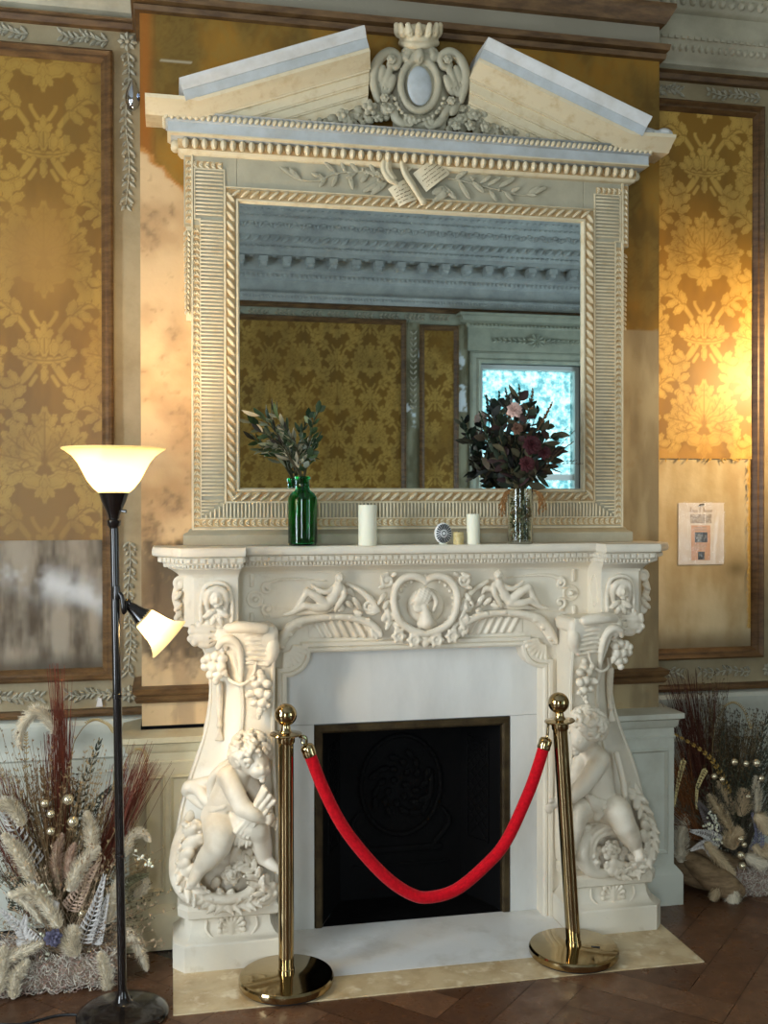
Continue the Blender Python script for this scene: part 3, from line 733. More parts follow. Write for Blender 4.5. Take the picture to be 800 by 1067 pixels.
def pane_mat(c0, c1):
    m = bpy.data.materials.new('leafy_window_glass'); m.use_nodes = True; nt = m.node_tree; N = nt.nodes; N.clear(); Lk = nt.links
    o = N.new('ShaderNodeOutputMaterial'); mx = N.new('ShaderNodeMixShader'); tr = N.new('ShaderNodeBsdfTransparent'); gs = N.new('ShaderNodeBsdfGlossy')
    gs.inputs['Roughness'].default_value = .05; tc = N.new('ShaderNodeTexCoord'); nz = N.new('ShaderNodeTexNoise'); nz.inputs['Scale'].default_value = 22; nz.inputs['Detail'].default_value = 8
    Lk.new(tc.outputs['Object'], nz.inputs['Vector']); rp = N.new('ShaderNodeValToRGB'); rp.color_ramp.elements[0].position = .38; rp.color_ramp.elements[1].position = .62
    rp.color_ramp.elements[0].color = c0; rp.color_ramp.elements[1].color = c1
    Lk.new(nz.outputs['Fac'], rp.inputs['Fac']); Lk.new(rp.outputs['Color'], tr.inputs['Color'])
    mx.inputs['Fac'].default_value = .06; Lk.new(tr.outputs[0], mx.inputs[1]); Lk.new(gs.outputs[0], mx.inputs[2]); Lk.new(mx.outputs[0], o.inputs['Surface'])
    return m
M['pane'] = pane_mat((.38, .56, .57, 1), (.84, .95, .95, 1)); M['clearpane'] = pane_mat((.9, .92, .92, 1), (.97, .98, .98, 1)); M['sash'] = mat('white_sash_paint', srgb(208, 212, 206), .45)
def window(name, x0, x1, z0, z1, fmap, label, pm='pane'):
    t = MB(); cas = [(-.11, 0), (-.11, .035), (-.09, .045), (-.05, .035), (-.03, .05), (0, .03), (0, -.14)]
    t.sweep([(x0, z0), (x1, z0), (x1, z1), (x0, z1)], cas, fmap, closed=True)
    w = struct(name, t, M['panelgrey'], label)
    sm = MB().sweep([(x0, z0), (x1, z0), (x1, z1), (x0, z1)], [(0, -.16), (0, -.07), (.045, -.07), (.05, -.1), (.05, -.16)], fmap, closed=True)
    zs = 1.85
    V = [fmap(p, q, h) for p in (x0+.05, x1-.05) for q in (zs-.03, zs+.03) for h in (-.15, -.08)]
    sm.add(V, [[0, 1, 3, 2], [4, 6, 7, 5], [0, 4, 5, 1], [2, 3, 7, 6], [0, 2, 6, 4], [1, 5, 7, 3]])
    a = obj('sash', sm, M['sash'], None); a.parent = w; a['kind'] = 'structure'
    V = [fmap(p, q, h) for p in (x0+.04, x1-.04) for q in (z0+.04, z1-.04) for h in (-.125, -.12)]
    g = obj('pane', MB().add(V, [[0, 1, 3, 2], [4, 6, 7, 5], [0, 4, 5, 1], [2, 3, 7, 6], [0, 2, 6, 4], [1, 5, 7, 3]]), M[pm], None, smooth=False); g.parent = w; g['kind'] = 'structure'
    return w
window('window_1', 2.06, 3.117, .45, 2.96, f2, 'tall white sash window on the opposite wall, reflected at the mirror right')
window('window_2', -2.6, -1.5, .45, 2.96, f2, 'second tall window on the opposite wall', 'clearpane')
window('window_3', -2.8, -1.6, .45, 2.96, lambda p, q, h: (XL+h, p, q), 'tall window on the side wall', 'clearpane')
window('added_window_4', -5.1, -3.9, .45, 2.96, lambda p, q, h: (XR-h, p, q), 'added tall window on the unseen right wall, for fill light', 'clearpane')  # added opening, lets in fill for the right of the mantel
# overdoor above the mirrored window
b = MB().sweep([(3.30, YR), (3.30, YR+.02), (1.945, YR+.02), (1.945, YR)], [(-o, z) for o, z in [(.0, 3.07), (.02, 3.075), (.02, 3.30), (.03, 3.31), (.04, 3.34), (.09, 3.36), (.10, 3.40), (.13, 3.41), (.13, 3.43), (0, 3.44)]], XY)
for i in range(34): b.box((1.96+i*.04, YR+.06, 3.325), (.02, .03, .02))
for i in range(9):
    for sg in (1, -1):
        x = 2.62+sg*i*.05
        for q in (1, -1): b.leaf((x, YR+.042, 3.185), (x+sg*.05, YR+.055, 3.185+q*.035*(1-.06*i)), .025, (0, 1, 0), .5)
for a in range(0, 360, 40): b.leaf((2.62, YR+.045, 3.185), (2.62+.09*math.cos(math.radians(a)), YR+.07, 3.185+.075*math.sin(math.radians(a))), .04, (0, 1, 0), .5)
struct('trim_34', b, M['panelgrey'], 'grey overdoor with a carved leaf spray above the mirrored window')
b = MB()
for r in (2.0, 2.15, 2.4):
    an = np.linspace(0, 2*PI, 97); b.tube(np.stack([1.6+r*np.cos(an), -3.0+r*.86*np.sin(an), np.full(97, ZC-.005)], 1), .03 if r != 2.15 else .05, 6)
struct('trim_35', b, M['ceil'], 'curved moulding on the ceiling')
# ------------------------------------------------------------------ overmantel mirror
M['frame_pale'] = mat('pale_film_and_daylit_top', srgb(212, 213, 212), .5, col2=srgb(192, 190, 184), nscale=10)
mir = thing('overmantel_mirror', 'large cream carved overmantel mirror with a broken pediment standing on the mantel shelf', 'mirror', (0, -.05, 1.446))
G0, G1, GX = 1.645, 2.695, .668
b = MB()
b.bx(-.83, -GX, -.05, -.001, 1.50, 2.85); b.bx(GX, .83, -.05, -.001, 1.50, 2.85)
b.bx(-GX, GX, -.05, -.001, 1.50, G0); b.bx(-GX, GX, -.05, -.001, G1, 2.85)
for sg in (-1, 1): b.bx(min(sg*.83, sg*.857), max(sg*.83, sg*.857), -.05, -.001, 2.60, 2.85)
obj('frame', b, M['frame'], mir, smooth=False, bevel=.003)
b = MB().sweep([(-GX, G0), (GX, G0), (GX, G1), (-GX, G1)], [(-.006, .048), (-.004, .058), (.002, .058), (.004, .05), (.008, .042), (.008, .03)], XZ, closed=True)
b.sweep([(-.714, 1.60), (.714, 1.60), (.714, 2.742), (-.714, 2.742)], [(0, .048), (0, .058), (.004, .06), (.006, .05)], XZ, closed=True)
b.sweep([(-.80, 1.542), (.80, 1.542), (.80, 2.62), (.82, 2.62), (.82, 2.80), (.714, 2.80), (.714, 2.742), (.714, 1.6), (-.714, 1.6), (-.714, 2.80), (-.82, 2.80), (-.82, 2.62), (-.80, 2.62)], [(-.003, .048), (-.002, .056), (.002, .056), (.003, .048)], XZ, closed=True)
b.sweep([(-.83, 2.85), (-.83, 1.503), (.83, 1.503), (.83, 2.85)], [(-.002, 0), (-.002, .058), (.004, .058), (.006, .048)], XZ)
obj('fillet', b, M['frame_cream'], mir)
g = obj('mirror_glass', MB().bx(-GX-.004, GX+.004, -.041, -.036, G0-.004, G1+.004), M['mirror'], mir, smooth=False)
b = MB()
def rope(b, p0, p1, w, nrm_off):
    p0 = A(*p0); p1 = A(*p1); d = p1-p0; L = np.hypot(*d); d = d/L; n = int(L/.034); ang = math.degrees(math.atan2(d[1], d[0]))
    R = rotm('Y', -ang-38)
    for i in range(n):
        c = p0+d*(i+.5)*L/n; b.ell((c[0], nrm_off, c[1]), (w*.80, w*.5, w*.24), R, 8, 5)
rope(b, (-.69, 1.622), (.69, 1.622), .03, -.056); rope(b, (-.69, 2.718), (.69, 2.718), .03, -.056)
rope(b, (-.692, 2.72), (-.692, 1.61), .03, -.056); rope(b, (.692, 1.61), (.692, 2.72), .03, -.056)
obj('rope_moulding', b, M['frame_cream'], mir)
def flutes(vert, spans):
    b = MB()
    for (a0, a1, c0, c1) in spans:
        n = int(round((a1-a0)/.0135))
        for i in range(n):
            a = a0+(i+.5)*(a1-a0)/n
            if vert: b.tube([(c0, -.052, a), (c0+.004, -.055, a), (c1-.004, -.055, a), (c1, -.052, a)], .0038, 6)
            else: b.tube([(a, -.052, c0), (a, -.055, c0+.004), (a, -.055, c1-.004), (a, -.052, c1)], .0038, 6)
    return b
obj('fluted_band', flutes(True, [(1.62, 2.62, -.797, -.72), (2.63, 2.795, -.815, -.72)]), M['frame_cream'], mir)
obj('fluted_band', flutes(True, [(1.62, 2.62, .72, .797), (2.63, 2.795, .72, .815)]), M['frame_cream'], mir)
bm = flutes(False, [(-.714, .714, 1.547, 1.597)])
for sg in (-1, 1):
    for i in range(5):
        a = .719+i*.0155; q = 1.60-(a-.714)*.62; z = 1.6-(i+.8)*.0098
        bm.tube([(sg*a, -.052, 1.547), (sg*a, -.055, 1.551), (sg*a, -.055, q-.006), (sg*a, -.052, q-.003)], .0038, 6)
        bm.tube([(sg*.797, -.052, 1.606-i*.0118), (sg*.793, -.055, 1.606-i*.0118), (sg*(.726+i*.0165), -.055, 1.606-i*.0118), (sg*(.722+i*.0165), -.052, 1.606-i*.0118)], .0038, 6)
obj('fluted_band', bm, M['frame_cream'], mir)
gr_ = MB()
for x0, x1, z0, z1 in ((-.708, .708, 1.606, 1.638), (-.708, .708, 2.702, 2.734), (-.708, -.676, 1.6385, 2.7015), (.676, .708, 1.6385, 2.7015), (-.826, .826, 1.512, 1.54), (-.828, -.803, 1.5405, 2.598), (.803, .828, 1.5405, 2.598), (-.853, -.8305, 2.604, 2.84), (.8305, .853, 2.604, 2.84), (-.83, -.72, 2.803, 2.828), (.72, .83, 2.803, 2.828)):
    gr_.bx(x0, x1, -.0512, -.049, z0, z1)
obj('ornament_ground', gr_, M['frame_gold'], mir, smooth=False)
def leafband(p0, p1, w=.028):
    b = MB(); p0 = A(*p0); p1 = A(*p1); d = p1-p0; L = np.hypot(*d); d /= L; q = A(-d[1], d[0]); n = int(L/.022)
    for i in range(n):
        c = p0+d*(i+.1)*L/n
        for sg in (1, -1):
            e = c+d*.018+q*sg*w*.42; b.leaf((c[0], -.05, c[1]), (e[0], -.055, e[1]), .011, (0, -1, 0), .6)
        b.ell((c[0]+d[0]*.012, -.053, c[1]+d[1]*.012), .004, n=6, m=4)
    return b
for p0, p1 in (((-.815, 2.59), (-.815, 1.515)), ((.815, 2.59), (.815, 1.515)), ((-.80, 1.526), (.80, 1.526)), ((-.838, 2.83), (-.838, 2.61)), ((.838, 2.83), (.838, 2.61)), ((-.83, 2.815), (-.72, 2.815)), ((.83, 2.815), (.72, 2.815))):
    obj('leaf_border', leafband(p0, p1), M['frame_gold'] if False else M['frame_cream'], mir)
for sg in (-1, 1):
    b = MB()
    for i in range(16):
        z = 2.585-i*.019; x = sg*.846
        for q in (-1, 1): b.leaf((x, -.02, z), (x+q*.012*(1-i*.03), -.036, z-.024), .014, (0, -1, 0), .6)
    b.bx(min(sg*.83, sg*.85), max(sg*.83, sg*.85), -.02, -.001, 2.26, 2.6)
    obj('leaf_drop', b, M['frame_cream'], mir)
b = MB().sweep([(-.835, 0), (-.835, -.05), (.835, -.05), (.835, 0)], [(-o, z) for o, z in [(0, 1.446), (.028, 1.446), (.028, 1.482), (.022, 1.488), (.012, 1.492), (.006, 1.502), (0, 1.505)]], XY)
obj('plinth', b, M['frame'], mir)
EP = [(-.857, 0), (-.857, -.05), (.857, -.05), (.857, 0)]
b = MB().sweep(EP, [(-o, z) for o, z in [(0, 2.848), (.008, 2.85), (.012, 2.858), (.018, 2.862), (.018, 2.895), (.048, 2.90), (.056, 2.905), (.056, 2.944), (.064, 2.948), (.064, 2.97), (.075, 2.975), (0, 2.976)]], XY)
obj('entablature', b, M['frame_blue'], mir)
b = MB().sweep(EP, [(-o, z) for o, z in [(.0, 2.846), (.01, 2.848), (.016, 2.855), (.021, 2.8615), (.019, 2.863)]], XY)
b.sweep(EP, [(-o, z) for o, z in [(.046, 2.8985), (.058, 2.904), (.0575, 2.909), (.05, 2.909)]], XY)
obj('entablature_fillet', b, M['frame_cream'], mir)
b = MB(); bg = MB().sweep(EP, [(-o, z) for o, z in [(.018, 2.862), (.0195, 2.863), (.023, 2.896), (.018, 2.897)]], XY)
for i in range(52):
    x = -.852+i*.0334; b.ell((x, -.082, 2.88), (.0125, .018, .019), n=8, m=6)
    bg.leaf((x+.0167, -.072, 2.895), (x+.0167, -.088, 2.863), .009, (0, -1, 0), .5)
for sg in (-1, 1):
    for y in (-.02, -.05): b.ell((sg*.886, y, 2.88), (.018, .0125, .019), n=8, m=6)
obj('egg_moulding', b, M['frame_cream'], mir); obj('dart_ground', bg, M['frame_gold'], mir)
b = MB()
for i in range(88):
    x = -.918+i*.0211; R = rotm('Y', 25); b.ell((x, -.118, 2.959), (.0085, .009, .0125), R, 6, 5)
for sg in (-1, 1):
    for i in range(5): b.ell((sg*.925, -.015-i*.022, 2.959), (.009, .0085, .0125), n=6, m=5)
obj('bead_moulding', b, M['frame_cream'], mir)
def raking():
    sl = (3.187-2.960)/.61
    pth = [(-.99, 2.960), (-.80, 2.960), (-.19, 3.187)]
    b = MB().sweep(pth, [(-.005, 0), (-.005, .122), (.004, .13), (.008, .14), (.018, .15), (.028, .168), (.034, .18), (.046, .183), (.048, .178), (.048, 0)], XZ)
    zb = lambda x, o: 2.947+(x+.835)*.3721+o*1.067
    xh = lambda o: -.835+(2.977-2.947-o*1.067)/.3721
    b2 = MB()
    for o0, o1, h in ((-.115, -.085, .085), (-.085, -.079, .092), (-.079, -.05, .096), (-.05, -.044, .104), (-.044, -.012, .108), (-.012, .002, .118)):
        b2.prism([(xh(o1), 2.977), (xh(o0), 2.977), (-.192, zb(-.192, o0)), (-.192, zb(-.192, o1))], XZ, .0, h)
    sb = MB().sweep([(-.835, 2.947), (-.19, 3.187)], [(.047, 0), (.047, .182), (.054, .186), (.066, .188), (.078, .192), (.078, 0)], XZ)
    cf = MB().sweep([(-.835, 2.947), (-.19, 3.187)], [(.0785, 0), (.0785, .194), (.09, .20), (.1005, .212), (.114, .216), (.114, 0)], XZ)
    bed = MB()
    for o0, o1, h in ((-.19, -.175, .05), (-.175, -.15, .056), (-.15, -.14, .064), (-.14, -.115, .07)):
        bed.prism([(xh(o1), 2.977), (xh(o0), 2.977), (-.235, zb(-.235, o0)), (-.235, zb(-.235, o1))], XZ, .0, h)
    return b, b2, sb, bed, cf
for sg in (-1, 1):
    parts = raking()
    if sg > 0: parts = [p.mirror() for p in parts]
    r = obj('raking_cornice', parts[0], M['frame_cream'], mir); LOC[r.name] = LOC[mir.name]
    for nm, p, m_ in (('fascia', parts[1], M['frame_cream']), ('cymatium', parts[2], M['frame_blue']), ('bed_moulding', parts[3], M['frame_blue']), ('crest_fillet', parts[4], M['frame_pale'])):  # cymatium and crest tones hold the daylight on the sloped slab
        obj(nm, p, m_, r)
P7 = lambda x, y, yy: W(340+x/4, 20+y/4, yy)
k = Carve(); cy = -.075
k.ell(P7(388, 290, -.05), (.115/1.0, .04, .145), k=.01); k.box(P7(388, 440, -.06), (.20, .07, .05), rd=.02, k=.02)
for i in range(33):
    a = 2*PI*i/32
    p = P7(388+78*math.cos(a), 275+108*math.sin(a), -.095)
    if i: k.cap(pp, p, .013, k=.004)
    pp = p
k.ell(P7(388, 275, -.085), (.056, .02, .082), k=.004)
for sg in (1, -1):
    q = lambda x, y, yy=-.095: P7(388+sg*(388-x), y, yy)
    k.chain([q(215, 340), q(195, 250), q(215, 175), q(262, 138), q(300, 160), q(290, 200), q(262, 195), q(268, 172)], [.012, .017, .018, .017, .014, .012, .010, .009], .005)
    for i, (x0, y0, x1, y1) in enumerate(((225, 330, 270, 190), (245, 320, 285, 230), (210, 300, 240, 190), (300, 150, 350, 170), (345, 175, 385, 150), (350, 120, 330, 160), (225, 350, 260, 400), (250, 345, 300, 420), (270, 400, 330, 450), (310, 140, 385, 120))):
        k.leaf(q(x0, y0, -.085), q(x1, y1, -.1), .035, .45)
    k.volute(q(430, 432)[[0, 2]], .022, 1.4, .008, 0, sg, -.1); k.flower(q(270, 168, -.115), .02)
for i in range(15):
    a = PI*(.08+.84*i/14); k.ell(P7(388+105*math.cos(a), 300+122*math.sin(a), -.105), .0085, k=.001)
k.leaf(P7(388, 190, -.10), P7(388, 120, -.12), .04, .5)
ct = obj('cartouche', k.build(.0038), M['frame'], mir, angle=180)
obj('oval_plate', MB().ell(P7(388, 278, -.098), (.047, .012, .073), n=32, m=12), M['frame_blue'], ct)
k = Carve()
k.chain([P7(312, 100, -.06), P7(345, 108, -.105), P7(385, 110, -.115), P7(425, 108, -.105), P7(458, 100, -.06)], .012)
k.chain([P7(318, 78, -.06), P7(350, 84, -.10), P7(385, 86, -.11), P7(420, 84, -.10), P7(452, 78, -.06)], .014)
for x, t, y in ((303, 292, -.06), (322, 310, -.1), (350, 340, -.115), (385, 385, -.12), (420, 430, -.115), (445, 458, -.1), (462, 474, -.06)):
    k.leaf(P7(x, 80, y), P7(t, 24, y-.015), .03, .5); k.ell(P7(t, 26, y-.015), .011, k=.004)
k.ell(P7(385, 70, -.05), (.07, .05, .04))
obj('crown', k.build(.0038), M['frame_cream'], ct, angle=180)
for lst in (((18, 412, 16), (70, 404, 30), (130, 402, 22), (180, 370, 33), (235, 358, 26), (243, 328, 20), (215, 408, 26), (262, 378, 22), (150, 430, 16), (100, 430, 14), (-30, 420, 12), (-70, 424, 9), (40, 432, 14), (-110, 424, 7)),
            ((510, 372, 26), (520, 340, 20), (560, 418, 28), (600, 444, 26), (616, 400, 30), (662, 450, 26), (700, 458, 24), (750, 468, 22), (562, 372, 22), (542, 446, 22), (790, 474, 16), (840, 484, 12), (640, 425, 18), (880, 492, 8))):
    k = Carve()
    for j, (x, y, r) in enumerate(lst):
        k.flower(P7(x, y, -.085-.02*(j % 2)), r/4/300*1.15, (RNG.uniform(-.4, .4), -1, RNG.uniform(-.2, .5)), 6 if j % 3 else 5)
        k.leaf(P7(x-r*.6, y+10, -.07), P7(x-r*2.0, y+14, -.085), r/400*.5, .4); k.leaf(P7(x+r*.6, y+6, -.07), P7(x+r*1.9, y-8, -.08), r/400*.5, .4)
    k.chain([P7(lst[-1][0], lst[-1][1]+8, -.06), P7(lst[1][0], lst[1][1]+16, -.065), P7(lst[4][0], lst[4][1]+14, -.065)], .012)
    obj('flower_garland', k.build(.0036), M['frame'], mir, angle=180)
# leaf sprays, ribbon and music scrolls on the plain frieze
P2 = lambda x, y, yy: W(280+x/5, 150+y/5, yy)
P3 = lambda x, y, yy: W(420+x/5, 150+y/5, yy)
def sprig(P, stem, leaves):
    k = Carve(); k.chain([P(x, y, -.053) for x, y in stem], .0042, .002)
    for x0, y0, x1, y1, w in leaves: k.leaf(P(x0, y0, -.053), P(x1, y1, -.062), w, .32, k=.002)
    return k
k = sprig(P2, [(170, 188), (260, 190), (330, 160), (420, 145), (520, 150), (640, 200)],
    [(165, 190, 55, 115, .018), (170, 188, 105, 120, .016), (290, 175, 220, 150, .02), (350, 150, 288, 92, .018), (400, 150, 375, 90, .016), (470, 145, 420, 95, .018), (560, 170, 515, 80, .018),
     (300, 180, 262, 225, .018), (360, 160, 330, 225, .018), (420, 150, 440, 240, .02), (460, 150, 400, 175, .018), (520, 155, 480, 200, .022), (600, 190, 490, 250, .024), (620, 200, 530, 265, .022), (600, 185, 560, 140, .02), (560, 165, 500, 135, .014)])
for x, y in ((490, 130), (545, 165), (570, 185), (560, 160)): k.ell(P2(x, y, -.06), .006, k=.001)
obj('leaf_spray', k.build(.003), M['frame'], mir, angle=180)
k = sprig(P3, [(240, 180), (300, 190), (390, 215), (480, 235), (600, 265), (660, 262)],
    [(270, 185, 350, 120, .022), (290, 190, 350, 290, .022), (360, 195, 425, 255, .022), (400, 205, 460, 165, .018), (440, 215, 510, 175, .018), (450, 240, 490, 300, .02), (500, 225, 585, 175, .022), (530, 250, 580, 300, .02), (560, 250, 610, 225, .018), (660, 262, 750, 225, .02), (640, 262, 700, 270, .014), (650, 258, 715, 215, .014),
     (230, 220, 150, 260, .03), (240, 230, 190, 290, .03), (210, 220, 280, 290, .024), (250, 250, 150, 300, .025)])
for x, y in ((355, 175), (365, 185), (500, 240)): k.ell(P3(x, y, -.06), .006, k=.001)
obj('leaf_spray', k.build(.003), M['frame'], mir, angle=180)
def sheet(pts, y):
    q = [W(u, v, y) for u, v in pts]; n = 9; V = []
    for i in range(n):
        for j in range(5):
            s_, t_ = i/(n-1), j/4; p = (q[0]*(1-s_)+q[1]*s_)*(1-t_)+(q[3]*(1-s_)+q[2]*s_)*t_; p = p+A(0, -.012*math.sin(s_*PI), 0); V.append(p)
    V = np.array(V); V2 = V+A(0, .006, 0); m = n*5; Q = []
    for i in range(n-1):
        for j in range(4): a = i*5+j; Q += [[a, a+1, a+6, a+5], [m+a, m+a+5, m+a+6, m+a+1]]
    for i in range(n-1): Q += [[i*5, i*5+5, m+i*5+5, m+i*5], [i*5+4, m+i*5+4, m+i*5+9, i*5+9]]
    for j in range(4): Q += [[j, m+j, m+j+1, j+1], [(n-1)*5+j, (n-1)*5+j+1, m+(n-1)*5+j+1, m+(n-1)*5+j]]
    return MB().add(V, Q), q
M['ink'] = mat('faded_brown_ink', srgb(112, 96, 70), .7)
for pts in (((430, 181), (455, 162), (469, 181), (444, 200)), ((404, 197), (421, 187), (435, 208), (416, 215))):
    mb, q = sheet(pts, -.066); sh = obj('music_scroll', mb, M['frame_cream'], mir, angle=60)
    ink = MB()
    for r_ in (.2, .36, .52, .68, .84):
        P = [(q[0]*(1-s_)+q[1]*s_)*(1-r_)+(q[3]*(1-s_)+q[2]*s_)*r_+A(0, -.0125*math.sin(s_*PI)-.001, 0) for s_ in np.linspace(.12, .88, 14)]
        for i, p in enumerate(P):
            if RNG.random() < .75: ink.box(p+A(0, 0, RNG.uniform(-.001, .001)), (.0045, .001, RNG.uniform(.0012, .0035)), rotm('Y', -38))
    obj('notation', ink, M['ink'], sh, smooth=False)
k = Carve()
for P in ([(418, 168), (421, 180), (430, 195), (440, 212)], [(400, 164), (399, 176), (405, 187), (413, 192)], [(404, 168), (404, 178), (410, 186)]):
    k.chain([W(u, v, -.075) for u, v in P], [.007, .009, .009, .006], .003)
    k.chain([W(u+2, v, -.07) for u, v in P], [.007, .009, .009, .006], .003)
k.ell(W(441, 210, -.072), (.012, .01, .012)); k.leaf(W(402, 160, -.06), W(400, 150, -.068), .03); k.leaf(W(404, 162, -.06), W(410, 152, -.068), .025); k.chain([W(425, 178, -.058), W(436, 168, -.06), W(446, 165, -.06)], .006)
obj('ribbon', k.build(.003), M['frame_cream'], mir, angle=180)

# ------------------------------------------------------------------ the carved marble mantel
man = thing('fireplace_mantel', 'white carved marble chimneypiece with cherubs on its jambs, standing on the hearth', 'fireplace', (0, -.1, .004))
def polyz(f):   # loft of plan polygons for both sides
    pass
def shelf_poly(t):
    R = [(.677-.02*t, -.07-.13*t), (.677-.02*t, -.2-.09*t), (.83+.045*t, -.2-.09*t), (.875+.097*t, -.13-.03*t), (.875+.097*t, -.001)]
    return R+[(-x, y) for x, y in R[::-1]]
def loft(polys):
    """polys: list of (points, z)"""
    b = MB(); n = len(polys[0][0]); V = []; Q = []
    for i, (P, z) in enumerate(polys):
        V += [(p[0], p[1], z) for p in P]
        if i: Q += [[(i-1)*n+(j+1) % n, (i-1)*n+j, i*n+j, i*n+(j+1) % n] for j in range(n)]
    m = len(polys)
    return b.add(V, Q, G=[list(range(n)), [(m-1)*n+j for j in range(n)][::-1]])
sh = obj('shelf', loft([(shelf_poly(t), z) for t, z in ((.86, 1.413), (.97, 1.416), (1., 1.423), (1.0, 1.432), (.985, 1.440), (.95, 1.445))]), M['marble'], man)
obj('bed_moulding', loft([(shelf_poly(t), z) for t, z in ((.05, 1.340), (.07, 1.347), (.12, 1.352), (.3, 1.364), (.36, 1.368), (.42, 1.370), (.42, 1.374), (.58, 1.386), (.62, 1.389), (.62, 1.391), (.72, 1.392), (.74, 1.41), (.86, 1.4135))]), M['marble'], man)
dn = MB(); eg = MB()
def along(t, step, f):
    P = [A(*p) for p in shelf_poly(t)]
    n = len(P)
    for i in range(n):
        a, c = P[i], P[(i+1) % n]
        if a[1] > -.01 and c[1] > -.01: continue
        d = c-a; L = np.hypot(*d); d = d/L; nn = max(1, int(L/step))
        for j in range(nn):
            p = a+d*(j+.5)*L/nn; nr = A(d[1], -d[0])
            if (nr@A(p[0]*.0001, -1)) < -.5: nr = -nr
            f(p, d, nr)
along(.735, .0235, lambda p, d, n: dn.box((p[0], p[1], 1.4005), (.017, .012, .014), np.array([[d[0], n[0], 0], [d[1], n[1], 0], [0, 0, 1]])))
along(.55, .0135, lambda p, d, n: eg.ell((p[0], p[1], 1.381), (.0055, .007, .0075), n=6, m=4))
obj('dentils', dn, M['marble'], man, smooth=False, bevel=.0015); obj('egg_moulding', eg, M['marble'], man)
OX, OZ, OR = .495, 1.05, .088
arc = [(OX-OR*math.sin(a), OZ-OR*math.cos(a)) for a in np.linspace(0, PI/2, 13)]
open_edge = [(OX, .004)]+arc+[(-x, z) for x, z in arc[::-1]]+[(-OX, .004)]
poly = [(.69, 1.345), (-.69, 1.345), (-.69, 1.0), (-.60, 1.0), (-.60, .004)]+open_edge[::-1]+[(.60, .004), (.60, 1.0), (.69, 1.0)]
fz = obj('frieze', MB().prism(poly[::-1], XZ, .0, .07), M['marble'], man, smooth=False)
b = MB().sweep(open_edge, [(.0015, .001), (.0015, .072), (-.005, .079), (-.014, .08), (-.018, .075), (-.022, .084), (-.034, .084), (-.04, .07)], XZ)
obj('opening_moulding', b, M['marble'], man)
def slip(poly): return obj('marble_slip', MB().prism(poly, XZ, -.02, .008), M['slip'], man, smooth=False, bevel=.0015)
slip([(-.52, .77), (.52, .77), (.52, 1.08), (-.52, 1.08)])
slip([(-.52, .004), (-.385, .004), (-.385, .769), (-.52, .769)]); slip([(.385, .004), (.52, .004), (.52, .769), (.385, .769)])
Z3 = lambda x, y, yy=-.085: W(240+x/5, 590+y/5, yy)
Z2 = lambda x, y, yy=-.09: W(360+x/4.444, 570+y/4.444, yy)
def both(nm, f, h=.0036, m=None, par=man):
    mb = f(); 
    mb2 = mb.mirror()
    obj(nm, mb, m or M['carved'], par, angle=180); obj(nm, mb2, m or M['carved'], par, angle=180)
def arch():
    k = Carve()
    p = [(228, 445), (245, 415), (285, 350), (330, 305), (400, 280), (500, 265), (600, 265), (690, 283), (745, 312), (775, 345), (775, 362), (760, 362), (757, 348)]
    k.chain([Z3(x, y, -.092) for x, y in p], [.006, .013, .017, .017, .014, .012, .012, .014, .014, .012, .010, .008, .006], .004)
    k.chain([Z3(x+18, y+10, -.085) for x, y in p[:6]], [.004, .008, .01, .01, .008, .005], .003)
    for i in range(7):
        x, y = p[i+1]; k.leaf(Z3(x+4, y+4, -.09), Z3(x+42, y-4+(14 if i < 3 else -2), -.105), .018, .5, k=.003)
    for x0, y0, x1, y1 in ((745, 330, 765, 385), (730, 310, 745, 370), (775, 330, 790, 370)): k.leaf(Z3(x0, y0, -.095), Z3(x1, y1, -.105), .014, .5)
    # foliage under the figure's shoulder
    for x0, y0, x1, y1, w in ((600, 210, 560, 235, .02), (640, 215, 600, 180, .022), (680, 225, 640, 160, .022), (700, 235, 770, 240, .026), (640, 235, 690, 250, .02), (560, 225, 590, 195, .016), (720, 210, 765, 225, .02)): k.leaf(Z3(x0, y0, -.082), Z3(x1, y1, -.1), w, .45)
    k.volute(Z3(718, 212)[[0, 2]], .019, 1.3, .006, 0, 1, -.092)
    k.chain([Z3(605, 90, -.075), Z3(680, 130, -.085), Z3(735, 180, -.09), Z3(770, 235, -.09)], [.008, .01, .012, .01], .006)
    # ribbed soffit
    for i in range(7):
        x = 440+i*44; k.cap(Z3(x, 285+abs(i-3)*3, -.0725), Z3(x+40, 365, -.0725), .0075, .0075, .003)
    c = Z3(285, 415, -.076)
    for i in range(7):
        a = math.radians(-92+i*14); k.cap(c+A(.03*math.cos(a), 0, .03*math.sin(a)), c+A(.078*math.cos(a), 0, .078*math.sin(a)), .008, .010, .004)
    k.box(Z3(560, 330, -.066), (.22, .012, .06), rd=.003); 
    return k.build(.0034)
both('arch_scroll', arch)
def strap():
    k = Carve()
    c = Z3(130, 172, -.07)
    k.ell(c, (.034, .012, .034)); k.ell(c+A(0, -.008, 0), (.026, .012, .026), sub=True); k.ell(c+A(0, -.008, 0), (.011, .012, .011), k=.003)
    k.box(Z3(112, 75, -.072), (.016, .01, .05), rd=.003); k.box(Z3(112, 270, -.072), (.016, .01, .04), rd=.003)
    k.volute(Z3(195, 118)[[0, 2]], .02, 1.2, .0065, PI/2, 1, -.074); k.volute(Z3(195, 225)[[0, 2]], .02, 1.2, .0065, -PI/2, -1, -.074)
    k.chain([Z3(185, 100, -.072), Z3(250, 72, -.072), Z3(360, 68, -.072), Z3(500, 75, -.072)], [.006, .006, .005, .003])
    k.chain([Z3(170, 268, -.072), Z3(240, 268, -.072), Z3(300, 262, -.072)], .003)
    return k.build(.0034)
both('strapwork', strap)
